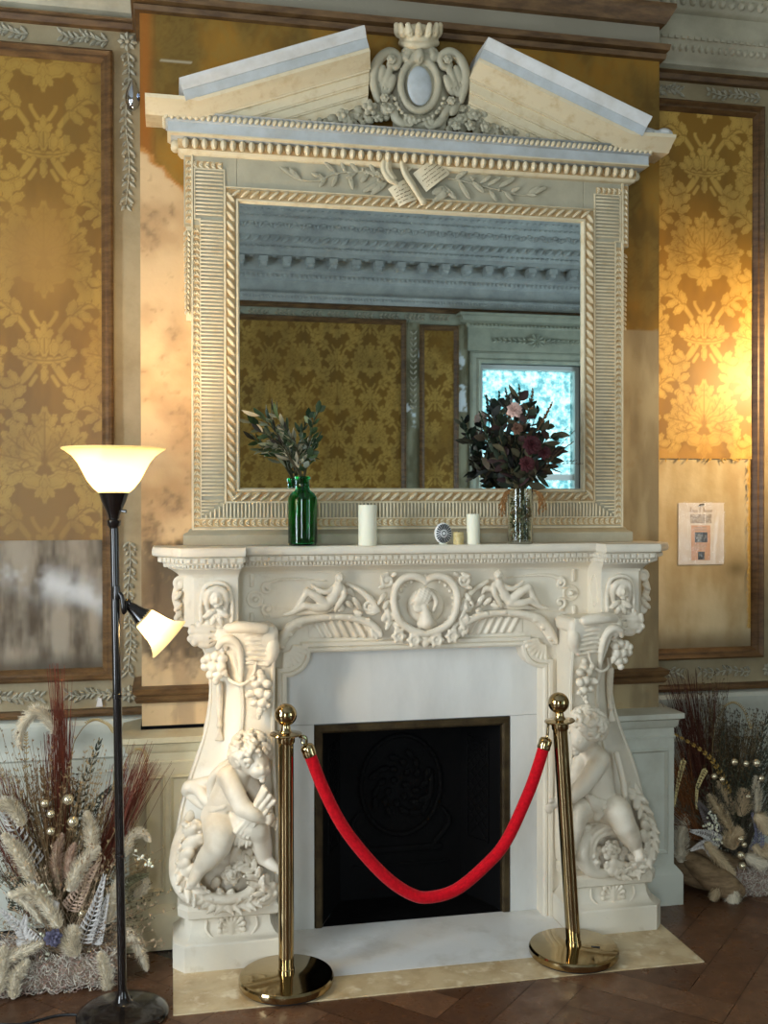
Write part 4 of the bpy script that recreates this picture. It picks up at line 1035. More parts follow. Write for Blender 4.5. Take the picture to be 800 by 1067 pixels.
def figure():
    k = Carve(); y = -.095
    hd = Z3(568, 58, y-.01); k.ell(hd, (.017, .017, .019), fn=lambda X, Y, Z: .0022*np.sin(X*420)*np.sin(Z*380)); k.ell(hd+A(.006, -.012, -.004), (.007, .007, .009), k=.004)
    k.cap(hd, Z3(560, 100, y), .009, .011, .006)
    k.cap(Z3(560, 112, y), Z3(530, 170, y), .021, .019, .01); k.cap(Z3(530, 170, y), Z3(500, 200, y), .019, .021, .01)
    k.chain([Z3(585, 112, y), Z3(592, 150, y-.01), Z3(560, 205, y-.005), Z3(545, 228, y)], [.011, .010, .009, .006])
    k.chain([Z3(545, 110, y), Z3(490, 135, y-.01), Z3(425, 100, y-.005)], [.010, .009, .006])
    k.chain([Z3(500, 200, y), Z3(450, 160, y-.012), Z3(400, 130, y-.012)], [.018, .015, .012]); k.chain([Z3(400, 130, y-.012), Z3(365, 190, y-.005), Z3(325, 240, y)], [.012, .010, .006])
    k.chain([Z3(325, 240, y), Z3(300, 252, y)], [.006, .005])
    k.chain([Z3(495, 210, y), Z3(440, 215, y-.008), Z3(390, 205, y-.008)], [.017, .014, .011]); k.chain([Z3(390, 205, y-.008), Z3(330, 238, y), Z3(280, 252, y)], [.011, .009, .005])
    k.chain([Z3(540, 215, -.078), Z3(470, 232, -.08), Z3(400, 236, -.078), Z3(340, 250, -.074)], [.012, .014, .012, .006])
    k.chain([Z3(575, 140, -.08), Z3(620, 130, -.078), Z3(640, 160, -.075)], [.01, .012, .004])
    return k.build(.0032)
both('reclining_figure', figure)
k = Carve()
P = [(372, 165), (350, 145), (310, 135), (262, 150), (228, 200), (225, 270), (250, 340), (300, 380), (365, 402)]
for sg in (1, -1):
    k.chain([Z2(370+sg*(x-370), y, -.105) for x, y in P], [.009, .013, .013, .013, .013, .013, .013, .013, .012], .004)
    q = lambda x, y, yy=-.1: Z2(370+sg*(x-370), y, yy)
    k.volute(q(195, 155)[[0, 2]], .024, 1.4, .008, PI*.5, sg, -.1)
    for x0, y0, x1, y1, w in ((215, 150, 160, 130, .022), (200, 180, 150, 190, .02), (190, 210, 160, 250, .022), (200, 240, 175, 290, .02), (205, 140, 240, 118, .018), (195, 300, 170, 345, .024), (215, 330, 185, 385, .022), (215, 340, 250, 390, .02), (170, 230, 150, 270, .016), (180, 265, 205, 330, .02)): k.leaf(q(x0, y0, -.09), q(x1, y1, -.108), w, .45)
    k.volute(q(195, 330)[[0, 2]], .018, 1.3, .007, 0, sg, -.1)
    for x, y, r in ((318, 430, .024), (246, 412, .023)):
        c = q(x, y, -.105); k.ell(c, (r, .016, r)); k.ell(c+A(0, -.016, 0), (r*.6, .014, r*.6), sub=True, k=.003); k.flower(c+A(0, -.004, 0), r*.42)
        for i in range(6): a = i*PI/3; k.ell(c+A(r*.95*math.cos(a), -.002, r*.95*math.sin(a)), r*.35, k=.003)
k.ell(Z2(370, 272, -.072), (.073, .02, .068))
k.ell(Z2(370, 440, -.1), (.016, .014, .022)); k.leaf(Z2(370, 170, -.09), Z2(370, 125, -.11), .02)
car = obj('cartouche', k.build(.0034), M['carved'], man, angle=180)
k = Carve(); y = -.098
k.ell(Z2(365, 225, y), (.031, .016, .034), fn=lambda X, Y, Z: .002*np.sin(X*380+Z*200)*np.sin(Z*360)); k.ell(Z2(336, 248, y), (.019, .013, .026)); k.cap(Z2(318, 240, y), Z2(308, 262, y), .004, .006, .004); k.ell(Z2(322, 275, y), (.008, .009, .006), k=.004); k.ell(Z2(330, 290, y), (.012, .010, .009), k=.005)
k.ell(Z2(340, 290, y), (.014, .012, .012)); k.cap(Z2(365, 280, y), Z2(375, 345, y+.008), .014, .03, .01); k.ell(Z2(375, 355, y+.01), (.04, .012, .02))
k.chain([Z2(395, 210, y), Z2(420, 250, y), Z2(405, 300, y+.004)], [.008, .009, .005])
for i in range(24):
    a = i*2*PI/24; k.ell(Z2(370+132*math.cos(a), 265+122*math.sin(a), -.088), (.009, .006, .009), k=.006)
obj('portrait_relief', k.build(.0034), M['carved'], car, angle=180)
# frieze end blocks with heads in arched niches
def endblock():
    P = [(.677, -.05), (.677, -.2), (.83, -.2), (.875, -.13), (.875, -.001), (.677, -.001)]
    return loft([(P, 1.165), (P, 1.343)])
def headrelief():
    k = Carve(); y = -.2; cx, cz = .752, 1.262
    p = [(cx-.052, 1.185), (cx-.054, 1.25), (cx-.04, 1.305), (cx, 1.322), (cx+.04, 1.305), (cx+.054, 1.25), (cx+.052, 1.185)]
    k.chain([(a, y-.004, z) for a, z in p], .008, .003)
    k.ell((cx, y-.012, cz+.008), (.026, .026, .031)); k.ell((cx, y-.036, cz), (.006, .008, .011), k=.004); k.ell((cx, y-.03, cz-.022), (.011, .009, .006), k=.004)
    for sg in (-1, 1):
        k.ell((cx+sg*.01, y-.037, cz+.01), (.006, .004, .004), sub=True, k=.003); k.ell((cx+sg*.014, y-.028, cz-.008), (.009, .008, .009), k=.005)
        k.chain([(cx, y-.02, cz+.04), (cx+sg*.025, y-.02, cz+.03), (cx+sg*.033, y-.012, cz), (cx+sg*.03, y-.008, cz-.035)], [.01, .011, .011, .007])
        k.leaf((cx, y-.008, cz-.03), (cx+sg*.045, y-.012, cz-.062), .024, .5); k.leaf((cx, y-.008, cz-.045), (cx+sg*.02, y-.012, cz-.088), .022, .5)
    # scrolls on the canted corner
    k.volute((.876, 1.315), .022, 1.3, .009, PI, -1, -.14); k.volute((.874, 1.19), .016, 1.2, .008, PI, 1, -.14)
    k.chain([(.885, -.13, 1.31), (.893, -.14, 1.27), (.882, -.14, 1.23), (.88, -.135, 1.2)], [.009, .011, .012, .009])
    for z in (1.29, 1.25, 1.22): k.leaf((.87, -.15, z), (.897, -.16, z-.03), .02, .5)
    return k.build(.0034)
def oval_panel():
    P = [(.6765, -.135+.032*math.cos(a), 1.262+.06*math.sin(a)) for a in np.linspace(0, 2*PI, 25)]
    return MB().tube(P, .0035, 6, cap=False)
for sg in (1, -1):
    f = (lambda m: m) if sg > 0 else (lambda m: m.mirror())
    e = obj('end_block', f(endblock()), M['marble'], man, smooth=False, bevel=.002)
    obj('head_relief', f(headrelief()), M['carved'], e, angle=180); obj('oval_panel', f(oval_panel()), M['marble'], e)
# consoles
KS = [(.225, .545, .70, .868, -.21, -.11), (.30, .54, .71, .886, -.21, -.115), (.40, .54, .712, .893, -.212, -.115), (.50, .54, .71, .880, -.21, -.11), (.60, .545, .70, .852, -.205, -.10), (.70, .55, .685, .816, -.20, -.09),
      (.80, .55, .668, .786, -.195, -.08), (.90, .55, .662, .773, -.195, -.075), (1.0, .55, .675, .775, -.205, -.08), (1.06, .55, .69, .79, -.22, -.09), (1.12, .555, .70, .815, -.235, -.11), (1.168, .56, .70, .835, -.235, -.12)]
def console():
    C = cat(np.array(KS), 4); polys = []
    for z, xi, xr, xo, yf, yc in C: polys.append(([(xi, -.02), (xi, yf), (xr, yf), (xo, yc), (xo, -.001), (xi, -.001)], z))
    b = loft(polys)
    for off in ((lambda r: (r[2], r[4])), (lambda r: (r[3]-.006, r[5]-.003)), (lambda r: (r[1]+.008, r[4]))):
        b.tube([(off(r)[0], off(r)[1]-.001, r[0]) for r in C if .25 < r[0] < 1.1], .0075, 6)
    return b
Z5 = lambda x, y, yy: W(170+x/5.333, 630+y/5.333, yy)
def capital():
    k = Carve()
    k.box(Z5(460, 155, -.15), (.215, .17, .055), rd=.02, k=.01)
    k.chain([Z5(360, 130, -.235), Z5(450, 125, -.25), Z5(560, 135, -.245)], [.016, .02, .018]); k.chain([Z5(590, 150, -.2), Z5(605, 230, -.215), Z5(600, 290, -.21), Z5(570, 330, -.21)], [.02, .024, .02, .012])
    for i in range(7):
        yy_ = 165+i*27; k.chain([Z5(440-i*1, yy_+6, -.232+.003*i), Z5(480, yy_-5+(i % 2)*5, -.236+.003*i), Z5(530, yy_+3, -.236+.003*i), Z5(585+3*(i % 3), yy_+8, -.222)], [.003, .006, .0055, .004], .007)
    # curling leaf over the outer corner
    for x0, y0, x1, y1, w in ((330, 150, 150, 140, .05), (320, 180, 150, 190, .05), (330, 130, 240, 95, .03), (300, 130, 190, 110, .032), (300, 200, 190, 225, .04), (260, 140, 150, 215, .035), (340, 140, 285, 80, .026)): k.leaf(Z5(x0, y0, -.19), Z5(x1, y1, -.20), w, .42)
    for x, y in ((155, 150), (150, 190), (175, 215), (160, 125), (200, 105), (250, 100), (290, 90)): k.ell(Z5(x, y, -.20), .012, k=.006)
    k.chain([Z5(305, 240, -.225), Z5(325, 205, -.235), Z5(375, 192, -.24), Z5(415, 228, -.235), Z5(432, 300, -.225), Z5(432, 430, -.205)], [.009, .012, .013, .012, .011, .008])
    k.chain([Z5(350, 250, -.22), Z5(345, 220, -.23), Z5(375, 222, -.23), Z5(400, 260, -.225), Z5(405, 340, -.21)], [.006, .008, .008, .008, .005])
    k.chain([Z5(450, 160, -.225), Z5(460, 220, -.225), Z5(470, 290, -.215)], [.008, .007, .004])
    return k.build(.0036)
def fruits(pts, y):
    k = Carve()
    for i, (x, yy, r) in enumerate(pts):
        p = Z5(x, yy, y-.006*(i % 3)); k.ell(p, (r, r*1.05, r*1.1), rotm('Y', i*37), k=.0015)
        if i % 2: k.leaf(p+A(0, .008, 0), p+A(RNG.uniform(-.03, .03), -.006, RNG.uniform(-.028, .02)), .016, .4)
    return k.build(.0032)
C1 = [(250, 295, .017), (292, 285, .017), (330, 300, .017), (232, 345, .015), (278, 345, .019), (322, 345, .018), (262, 388, .015), (305, 392, .017), (292, 428, .012), (330, 250, .014), (225, 310, .012), (338, 375, .012)]
C2 = [(545, 415, .019), (515, 440, .015), (578, 440, .015), (488, 495, .014), (540, 490, .018), (580, 500, .016), (505, 545, .014), (552, 548, .017), (585, 560, .010), (538, 590, .012), (530, 625, .009), (500, 410, .011), (540, 375, .012), (470, 505, .010)]
def swag():
    b = MB(); P = cat([Z5(x, y, yy) for x, y, yy in ((345, 375, -.165), (375, 425, -.2), (430, 445, -.222), (480, 420, -.225), (505, 375, -.222), (515, 330, -.22))], 7)
    for p in P: b.ell(p, .0065, n=8, m=5)
    return b
def tassel():
    k = Carve(); k.chain([Z5(312, 440, -.145), Z5(312, 560, -.135), Z5(312, 660, -.14)], [.012, .012, .007]); k.ell(Z5(311, 672, -.145), .011)
    for i in range(5): k.cap(Z5(311, 675, -.145), Z5(292+i*9, 750, -.15), .005, .0055, .002)
    return k.build(.0032)
def inset(i):
    return [(.53+i, -.001), (.53+i, -.28+i), (.865-i*.6, -.28+i), (.905-i, -.23+i*.6), (.905-i, -.001)]
def plinth(): return loft([(inset(i), z) for i, z in ((0, .004), (0, .09), (.004, .095), (.012, .098), (.028, .112), (.04, .135), (.044, .168), (.026, .172), (.018, .178), (.016, .205), (.024, .219), (.034, .222))])
def shell():
    k = Carve(); c = A(.705, -.243, .118)
    for i in range(9):
        a = math.radians(-15+i*26.25); q = c+A(.042*math.cos(a), -.006, .010+.045*math.sin(a)+.008); k.cap(c+A(0, -.004, .012), q, .004, .007, .003); k.ell(q, (.0095, .009, .0095), k=.003)
    k.volute((c[0]-.018, c[2]-.006), .013, 1.2, .005, 0, 1, c[1]-.004); k.volute((c[0]+.018, c[2]-.006), .013, 1.2, .005, PI, -1, c[1]-.004)
    k.cap(c+A(0, -.004, -.012), c+A(0, -.004, .03), .006, .005)
    k.chain([c+A(-.085, .002, .04), c+A(-.085, -.004, .01), c+A(-.05, -.012, -.022), c+A(0, -.014, -.03), c+A(.05, -.012, -.022), c+A(.085, -.004, .01), c+A(.085, .002, .04)], .0045)
    return k.build(.003)
for sg in (-1, 1):
    f = (lambda m: m.mirror()) if sg < 0 else (lambda m: m)     # built on the right
    g = (lambda m: m) if sg < 0 else (lambda m: m.mirror())     # measured on the left
    co = obj('console', f(console()), M['marble'], man, angle=50)
    obj('capital', g(capital()), M['carved'], co, angle=180)
    RNG = np.random.default_rng(5); obj('fruit_cluster', g(fruits(C1, -.19)), M['carved'], co, angle=180)
    obj('fruit_cluster', g(fruits(C2, -.22)), M['carved'], co, angle=180); obj('bead_swag', g(swag()), M['carved'], co); obj('tassel', g(tassel()), M['carved'], co, angle=180)
    pl = obj('plinth', f(plinth()), M['marble'], man, angle=30); obj('shell_ornament', f(shell()), M['carved'], pl, angle=180)
RNG = np.random.default_rng(11)
# ---- cherubs
def hairfn(X, Y, Z): return .005*np.sin(X*210+3*np.sin(Z*120))*np.sin(Z*190+2*np.sin(X*140+Y*100))*np.cos(Y*150)
S6 = lambda x, y, yy: W(170+x/4.853, 740+y/4.853, yy)
def acanthus_path(k, pts, w, n, y_out=.03, flip=1):
    # leaf lobes fanned along a scroll, each with a curled tip standing proud of the stem
    C = cat(pts, 12)
    for i in range(n):
        f = (i+.5)/n; j = min(int(f*(len(C)-1)), len(C)-2); t = C[j+1]-C[j]; t = t/np.linalg.norm(t); q = np.cross(A(0, -1, 0), t); q /= np.linalg.norm(q)
        for sg in (1, -1):
            e = C[j]+q*sg*flip*w*(1. if sg > 0 else .6)+t*w*.7+A(0, -y_out*(.7+.3*(i % 2)), 0)
            k.leaf(C[j]-t*w*.25+A(0, -y_out*.4, 0), e, w*.62, .4, (0, -1, 0), .002); k.ell(e+A(0, -.003, 0), w*.17, k=.003)
def cherub_left():
    k = Carve(); J = .012
    hd = S6(447, 232, -.30); k.ell(hd, (.058, .056, .062), k=.01)
    fc = hd+A(.022, -.03, -.03)
    k.ell(fc, (.036, .034, .042), k=.012); k.ell(fc+A(.010, -.031, -.006), (.008, .009, .011), k=.007); k.ell(fc+A(.0, -.026, -.008), (.02, .014, .016), k=.01); k.ell(fc+A(.024, -.02, -.01), (.014, .012, .014), k=.01)
    k.ell(fc+A(.012, -.026, -.026), (.011, .009, .006), k=.004); k.ell(fc+A(.011, -.022, -.04), (.012, .011, .01), k=.008)
    k.ell(fc+A(-.002, -.036, .01), (.008, .006, .006), k=.004, sub=True); k.ell(fc+A(.026, -.028, .008), (.007, .006, .006), k=.004, sub=True)
    k.ell(hd+A(-.046, -.024, -.014), (.009, .012, .016), k=.004)
    k.cap(hd+A(-.01, .01, -.03), S6(360, 330, -.262), .032, .036, J)
    k.cap(S6(350, 355, -.262), S6(325, 440, -.262), .056, .058, .02); k.ell(S6(318, 480, -.262), (.062, .056, .058), k=.02); k.ell(S6(290, 530, -.25), (.064, .06, .05), k=.02)
    k.ell(S6(325, 335, -.285), (.034, .034, .034), k=.015)
    k.chain([S6(330, 335, -.295), S6(365, 420, -.325), S6(402, 492, -.345)], [.032, .032, .028], J); k.chain([S6(402, 492, -.345), S6(455, 525, -.365), S6(500, 545, -.362)], [.029, .025, .018], J)
    hb = S6(508, 548, -.36); k.ell(hb, (.02, .013, .017), k=.008)
    for i, (dx, dz) in enumerate(((.030, .014), (.034, .004), (.032, -.006), (.026, -.015))): k.chain([hb, hb+A(dx*.6, -.012, dz*.8), hb+A(dx, .0, dz)], [.0075, .0068, .0055], .003)
    k.chain([hb+A(0, 0, .006), hb+A(.004, -.014, .022), hb+A(.014, -.012, .032)], [.0078, .0068, .0055], .003)
    k.chain([S6(420, 350, -.25), S6(480, 430, -.265), S6(540, 555, -.30)], [.028, .025, .018], J)
    hb = S6(556, 565, -.305); k.ell(hb, (.014, .014, .02), k=.006)
    for dx, dz in ((.018, .02), (.022, .006), (.02, -.008), (.014, -.02)): k.chain([hb, hb+A(dx*.6, -.014, dz*.7), hb+A(dx*.5, -.024, dz)], [.007, .006, .005], .003)
    # legs
    k.chain([S6(285, 555, -.255), S6(285, 620, -.315), S6(275, 690, -.335)], [.060, .055, .042], .018); k.chain([S6(275, 690, -.335), S6(230, 745, -.32), S6(185, 800, -.305)], [.041, .038, .023], J)
    k.chain([S6(185, 800, -.305), S6(160, 850, -.322), S6(146, 878, -.335)], [.022, .019, .014], J)
    for i in range(5): p = S6(150+(i-2)*11, 868, -.332); k.cap(p, p+A((i-2)*.003, -.008, -.02+.002*abs(i-1)), .0075-.0006*i, .006, .003)
    k.chain([S6(330, 560, -.26), S6(420, 580, -.315), S6(480, 605, -.325)], [.056, .05, .038], .018); k.chain([S6(480, 605, -.325), S6(500, 690, -.30), S6(510, 750, -.29)], [.037, .033, .022], J)
    k.chain([S6(510, 750, -.29), S6(545, 778, -.31), S6(572, 800, -.325)], [.021, .018, .012], J)
    for i in range(5): p = S6(562+i*3, 786+i*6, -.322); k.cap(p, p+A(.012, -.010, -.012), .007, .0055, .003)
    k.ell(S6(330, 520, -.318), (.006, .006, .006), sub=True, k=.004)
    return k.build(.003)
def hair(hd, face):
    k = Carve(); face = face/np.linalg.norm(face); rng = np.random.default_rng(4)
    k.ell(hd-face*.010+A(0, .004, .012), (.062, .058, .056), fn=hairfn)
    n = 0
    while n < 130:
        d = rng.normal(size=3); d /= np.linalg.norm(d)
        if d@face > .74 and d[2] < .6 or d[2] < -.68 or d[1] > .7: continue
        c = hd-face*.008+A(0, .002, .010)+d*A(.066, .062, .064); t = np.cross(d, rng.normal(size=3)); t /= np.linalg.norm(t); q = np.cross(d, t)
        k.chain([c-t*.015, c+q*.007+d*.006, c+t*.013, c+t*.012-q*.010], [.005, .008, .007, .0045], .0012, 3); n += 1
    return k.build(.003)
chL = obj('cherub', cherub_left(), M['carved'], man, angle=180, label='seated marble cherub on the left jamb hugging a sheaf, head bowed to the right')
obj('hair', hair(S6(447, 232, -.30), A(.5, -.65, -.55)), M['carved'], chL, angle=180)
k = Carve()
for i in range(9):
    o = (i-4)*10; k.chain([S6(535+o*.7, 425+o*.9, -.36-.01*(i % 3)), S6(470+o*.5, 520+o*.4, -.355-.008*(i % 2)), S6(400+o*.95, 630+o*.45, -.35-.006*(i % 2))], [.0075, .0095, .008], .0015)
for i in range(8): k.ell(S6(506+i*8, 396+i*10, -.362-.008*(i % 2)), (.010, .010, .013), k=.002)
for i in range(5): k.leaf(S6(390+i*14, 600, -.335), S6(360+i*20, 690+(i % 2)*14, -.34), .016, .4)
obj('sheaf', k.build(.0034), M['carved'], chL, angle=180)
k = Carve()
for P, r in (([(330, 270, -.26), (290, 300, -.27), (250, 350, -.26), (245, 420, -.25), (260, 480, -.26)], .016), ([(130, 385, -.15), (180, 400, -.19), (215, 445, -.22), (250, 470, -.24)], .022), ([(140, 430, -.15), (190, 470, -.19), (240, 490, -.23)], .018),
             ([(205, 520, -.25), (250, 495, -.29), (310, 475, -.31), (360, 485, -.31)], .010), ([(205, 540, -.25), (250, 510, -.295), (310, 488, -.315)], .010), ([(120, 410, -.14), (130, 390, -.16), (160, 380, -.17), (240, 360, -.2)], .02), ([(200, 370, -.19), (220, 400, -.2), (205, 430, -.2), (240, 440, -.22)], .012)):
    k.chain([S6(*p) for p in P], r, .006)
obj('drape', k.build(.0036), M['carved'], chL, angle=180)
def rocaille_left():
    k = Carve()
    k.chain([S6(*p) for p in ((150, 520, -.12), (95, 640, -.15), (75, 760, -.2), (85, 860, -.24), (130, 935, -.265), (220, 975, -.27), (320, 985, -.275), (430, 975, -.27), (530, 945, -.26), (575, 900, -.24))], [.02, .026, .030, .030, .026, .022, .022, .022, .022, .016], .01)
    k.chain([S6(*p) for p in ((160, 890, -.27), (200, 930, -.285), (280, 955, -.29), (350, 955, -.29), (420, 930, -.285), (465, 870, -.28), (470, 800, -.27))], [.012, .016, .016, .016, .016, .014, .010])
    k.ell(S6(320, 830, -.2), (.11, .05, .085), k=.01); k.ell(S6(300, 840, -.262), (.07, .03, .06), sub=True, k=.01)
    for x0, y0, x1, y1, w in ((100, 700, 190, 640, .05), (90, 760, 150, 700, .045), (90, 840, 160, 790, .045), (100, 880, 190, 900, .045), (130, 920, 215, 960, .04), (120, 640, 160, 590, .04), (150, 560, 190, 600, .035), (80, 800, 130, 760, .04), (140, 690, 205, 655, .03), (110, 850, 140, 800, .03),
                              (370, 780, 370, 690, .045), (390, 770, 440, 710, .045), (410, 790, 475, 750, .045), (350, 790, 360, 720, .03), (440, 830, 490, 800, .04), (500, 930, 520, 840, .04), (520, 940, 560, 870, .04), (480, 940, 500, 880, .035), (540, 930, 575, 920, .03), (300, 980, 280, 900, .035), (320, 980, 350, 905, .035), (310, 980, 310, 940, .05), (260, 900, 270, 850, .035)):
        k.leaf(S6(x0, y0, -.245), S6(x1, y1, -.29), w, .42)
    for x, y in ((190, 640), (160, 790), (195, 660), (440, 710), (475, 752), (160, 590), (520, 840), (490, 805)): k.ell(S6(x, y, -.285), .013, k=.006)
    acanthus_path(k, [S6(*p) for p in ((170, 560, -.16), (125, 660, -.19), (105, 770, -.23), (115, 860, -.26), (165, 930, -.28))], .042, 9, .03, 1)
    acanthus_path(k, [S6(*p) for p in ((545, 925, -.27), (500, 900, -.28), (470, 830, -.285), (430, 770, -.28), (380, 750, -.27))], .036, 7, .026, 1)
    acanthus_path(k, [S6(*p) for p in ((310, 985, -.28), (230, 965, -.28), (170, 925, -.28))], .03, 5, .022, 1); acanthus_path(k, [S6(*p) for p in ((310, 985, -.28), (400, 970, -.28), (470, 950, -.275))], .03, 5, .022, -1)
    k.flower(S6(345, 832, -.27), .038, petals=6); k.flower(S6(345, 830, -.292), .022, petals=5)
    for i in range(8): k.ell(S6(105+RNG.uniform(0, 70), 560+RNG.uniform(0, 100), -.15-.03*RNG.random()), .012, k=.003)
    return k.build(.0036)
obj('rocaille_scroll', rocaille_left(), M['carved'], man, angle=180)
S7 = lambda x, y, yy: W(560+x/4.85, 720+y/4.85, yy)
def cherub_right():
    k = Carve(); J = .012
    hd = S7(246, 195, -.285); k.ell(hd, (.060, .056, .064), k=.01); fc = hd+A(-.034, -.022, -.036)
    k.ell(fc, (.034, .034, .042), k=.012); k.ell(fc+A(-.027, -.015, -.006), (.009, .009, .010), k=.007); k.ell(fc+A(-.012, -.026, -.010), (.017, .014, .016), k=.01)
    k.ell(fc+A(-.026, -.014, -.026), (.009, .009, .006), k=.004); k.ell(fc+A(-.02, -.012, -.04), (.012, .011, .010), k=.008); k.ell(fc+A(-.018, -.03, .01), (.008, .006, .006), k=.004, sub=True)
    k.ell(hd+A(.02, -.05, -.02), (.012, .009, .016), k=.004)
    k.cap(hd+A(0, .01, -.035), S7(270, 320, -.255), .034, .038, J)
    k.cap(S7(285, 360, -.258), S7(300, 450, -.262), .06, .06, .02); k.ell(S7(305, 520, -.265), (.064, .058, .06), k=.02); k.ell(S7(315, 575, -.252), (.068, .06, .05), k=.02)
    k.ell(S7(315, 345, -.28), (.036, .036, .036), k=.015)
    k.chain([S7(312, 350, -.295), S7(275, 420, -.325), S7(222, 490, -.335)], [.034, .033, .027], J); k.chain([S7(222, 490, -.335), S7(165, 535, -.335), S7(100, 560, -.32)], [.028, .025, .017], J)
    hb = S7(80, 572, -.318); k.ell(hb, (.02, .013, .017), k=.008)
    for i, (dx, dz) in enumerate(((-.030, -.004), (-.030, -.014), (-.026, -.022), (-.018, -.028))): k.chain([hb, hb+A(dx*.6, -.010, dz*.6), hb+A(dx, -.004, dz)], [.0075, .0068, .0055], .003)
    k.chain([hb+A(0, 0, .006), hb+A(-.012, -.012, .018), hb+A(-.02, -.014, .012)], [.0078, .0068, .0055], .003)
    k.chain([S7(225, 350, -.255), S7(195, 420, -.28), S7(175, 500, -.29)], [.03, .027, .018], J); k.ell(S7(172, 515, -.292), (.014, .014, .018), k=.006)
    for i in range(4): p = S7(165+i*5, 520, -.292); k.cap(p, p+A(-.006+.003*i, -.012, -.024), .0065, .005, .003)
    k.chain([S7(335, 595, -.255), S7(395, 605, -.315), S7(435, 675, -.33)], [.060, .054, .042], .018); k.chain([S7(435, 675, -.33), S7(470, 735, -.318), S7(492, 785, -.305)], [.041, .038, .023], J)
    k.chain([S7(492, 785, -.305), S7(508, 815, -.32), S7(518, 838, -.335)], [.021, .019, .014], J)
    for i in range(5): p = S7(500+i*9, 828, -.332); k.cap(p, p+A((i-2)*.002, -.008, -.018), .007, .0055, .003)
    k.chain([S7(280, 590, -.255), S7(212, 605, -.30), S7(180, 690, -.31)], [.054, .046, .036], .018); k.chain([S7(180, 690, -.31), S7(172, 745, -.305), S7(168, 800, -.295)], [.036, .032, .021], J)
    k.chain([S7(168, 800, -.295), S7(160, 830, -.31), S7(154, 850, -.325)], [.02, .018, .013], J)
    for i in range(5): p = S7(144+i*8, 842, -.322); k.cap(p, p+A((i-2)*.002, -.008, -.016), .007, .0055, .003)
    k.ell(S7(300, 545, -.325), .006, sub=True, k=.004)
    return k.build(.003)
chR = obj('cherub', cherub_right(), M['carved'], man, angle=180, label='seated marble cherub on the right jamb reaching down to the left')
obj('hair', hair(S7(246, 195, -.285), A(-.88, -.2, -.5)), M['carved'], chR, angle=180)
k = Carve()
for P, r in (([(400, 320, -.2), (420, 400, -.22), (435, 470, -.24), (440, 530, -.25)], .012), ([(440, 560, -.25), (380, 545, -.29), (330, 560, -.32), (290, 550, -.325), (250, 530, -.315)], .011), ([(445, 575, -.255), (390, 565, -.3), (340, 585, -.325), (300, 575, -.33)], .011),
             ([(370, 400, -.26), (360, 480, -.285), (345, 560, -.315)], .008), ([(300, 570, -.33), (305, 610, -.33), (300, 640, -.325)], .014), ([(270, 540, -.325), (285, 590, -.33), (320, 620, -.328)], .012)):
    k.chain([S7(*p) for p in P], r, .006)
obj('drape', k.build(.0036), M['carved'], chR, angle=180)
k = Carve()
for i in range(9): k.leaf(S7(205+(i % 3)*22, 330+(i//3)*45, -.23), S7(180+(i % 3)*24, 375+(i//3)*45, -.25), .03, .45)
for i in range(10): k.ell(S7(180+RNG.uniform(0, 50), 330+RNG.uniform(0, 150), -.24), .012, k=.003)
obj('leaf_garland', k.build(.0036), M['carved'], chR, angle=180)
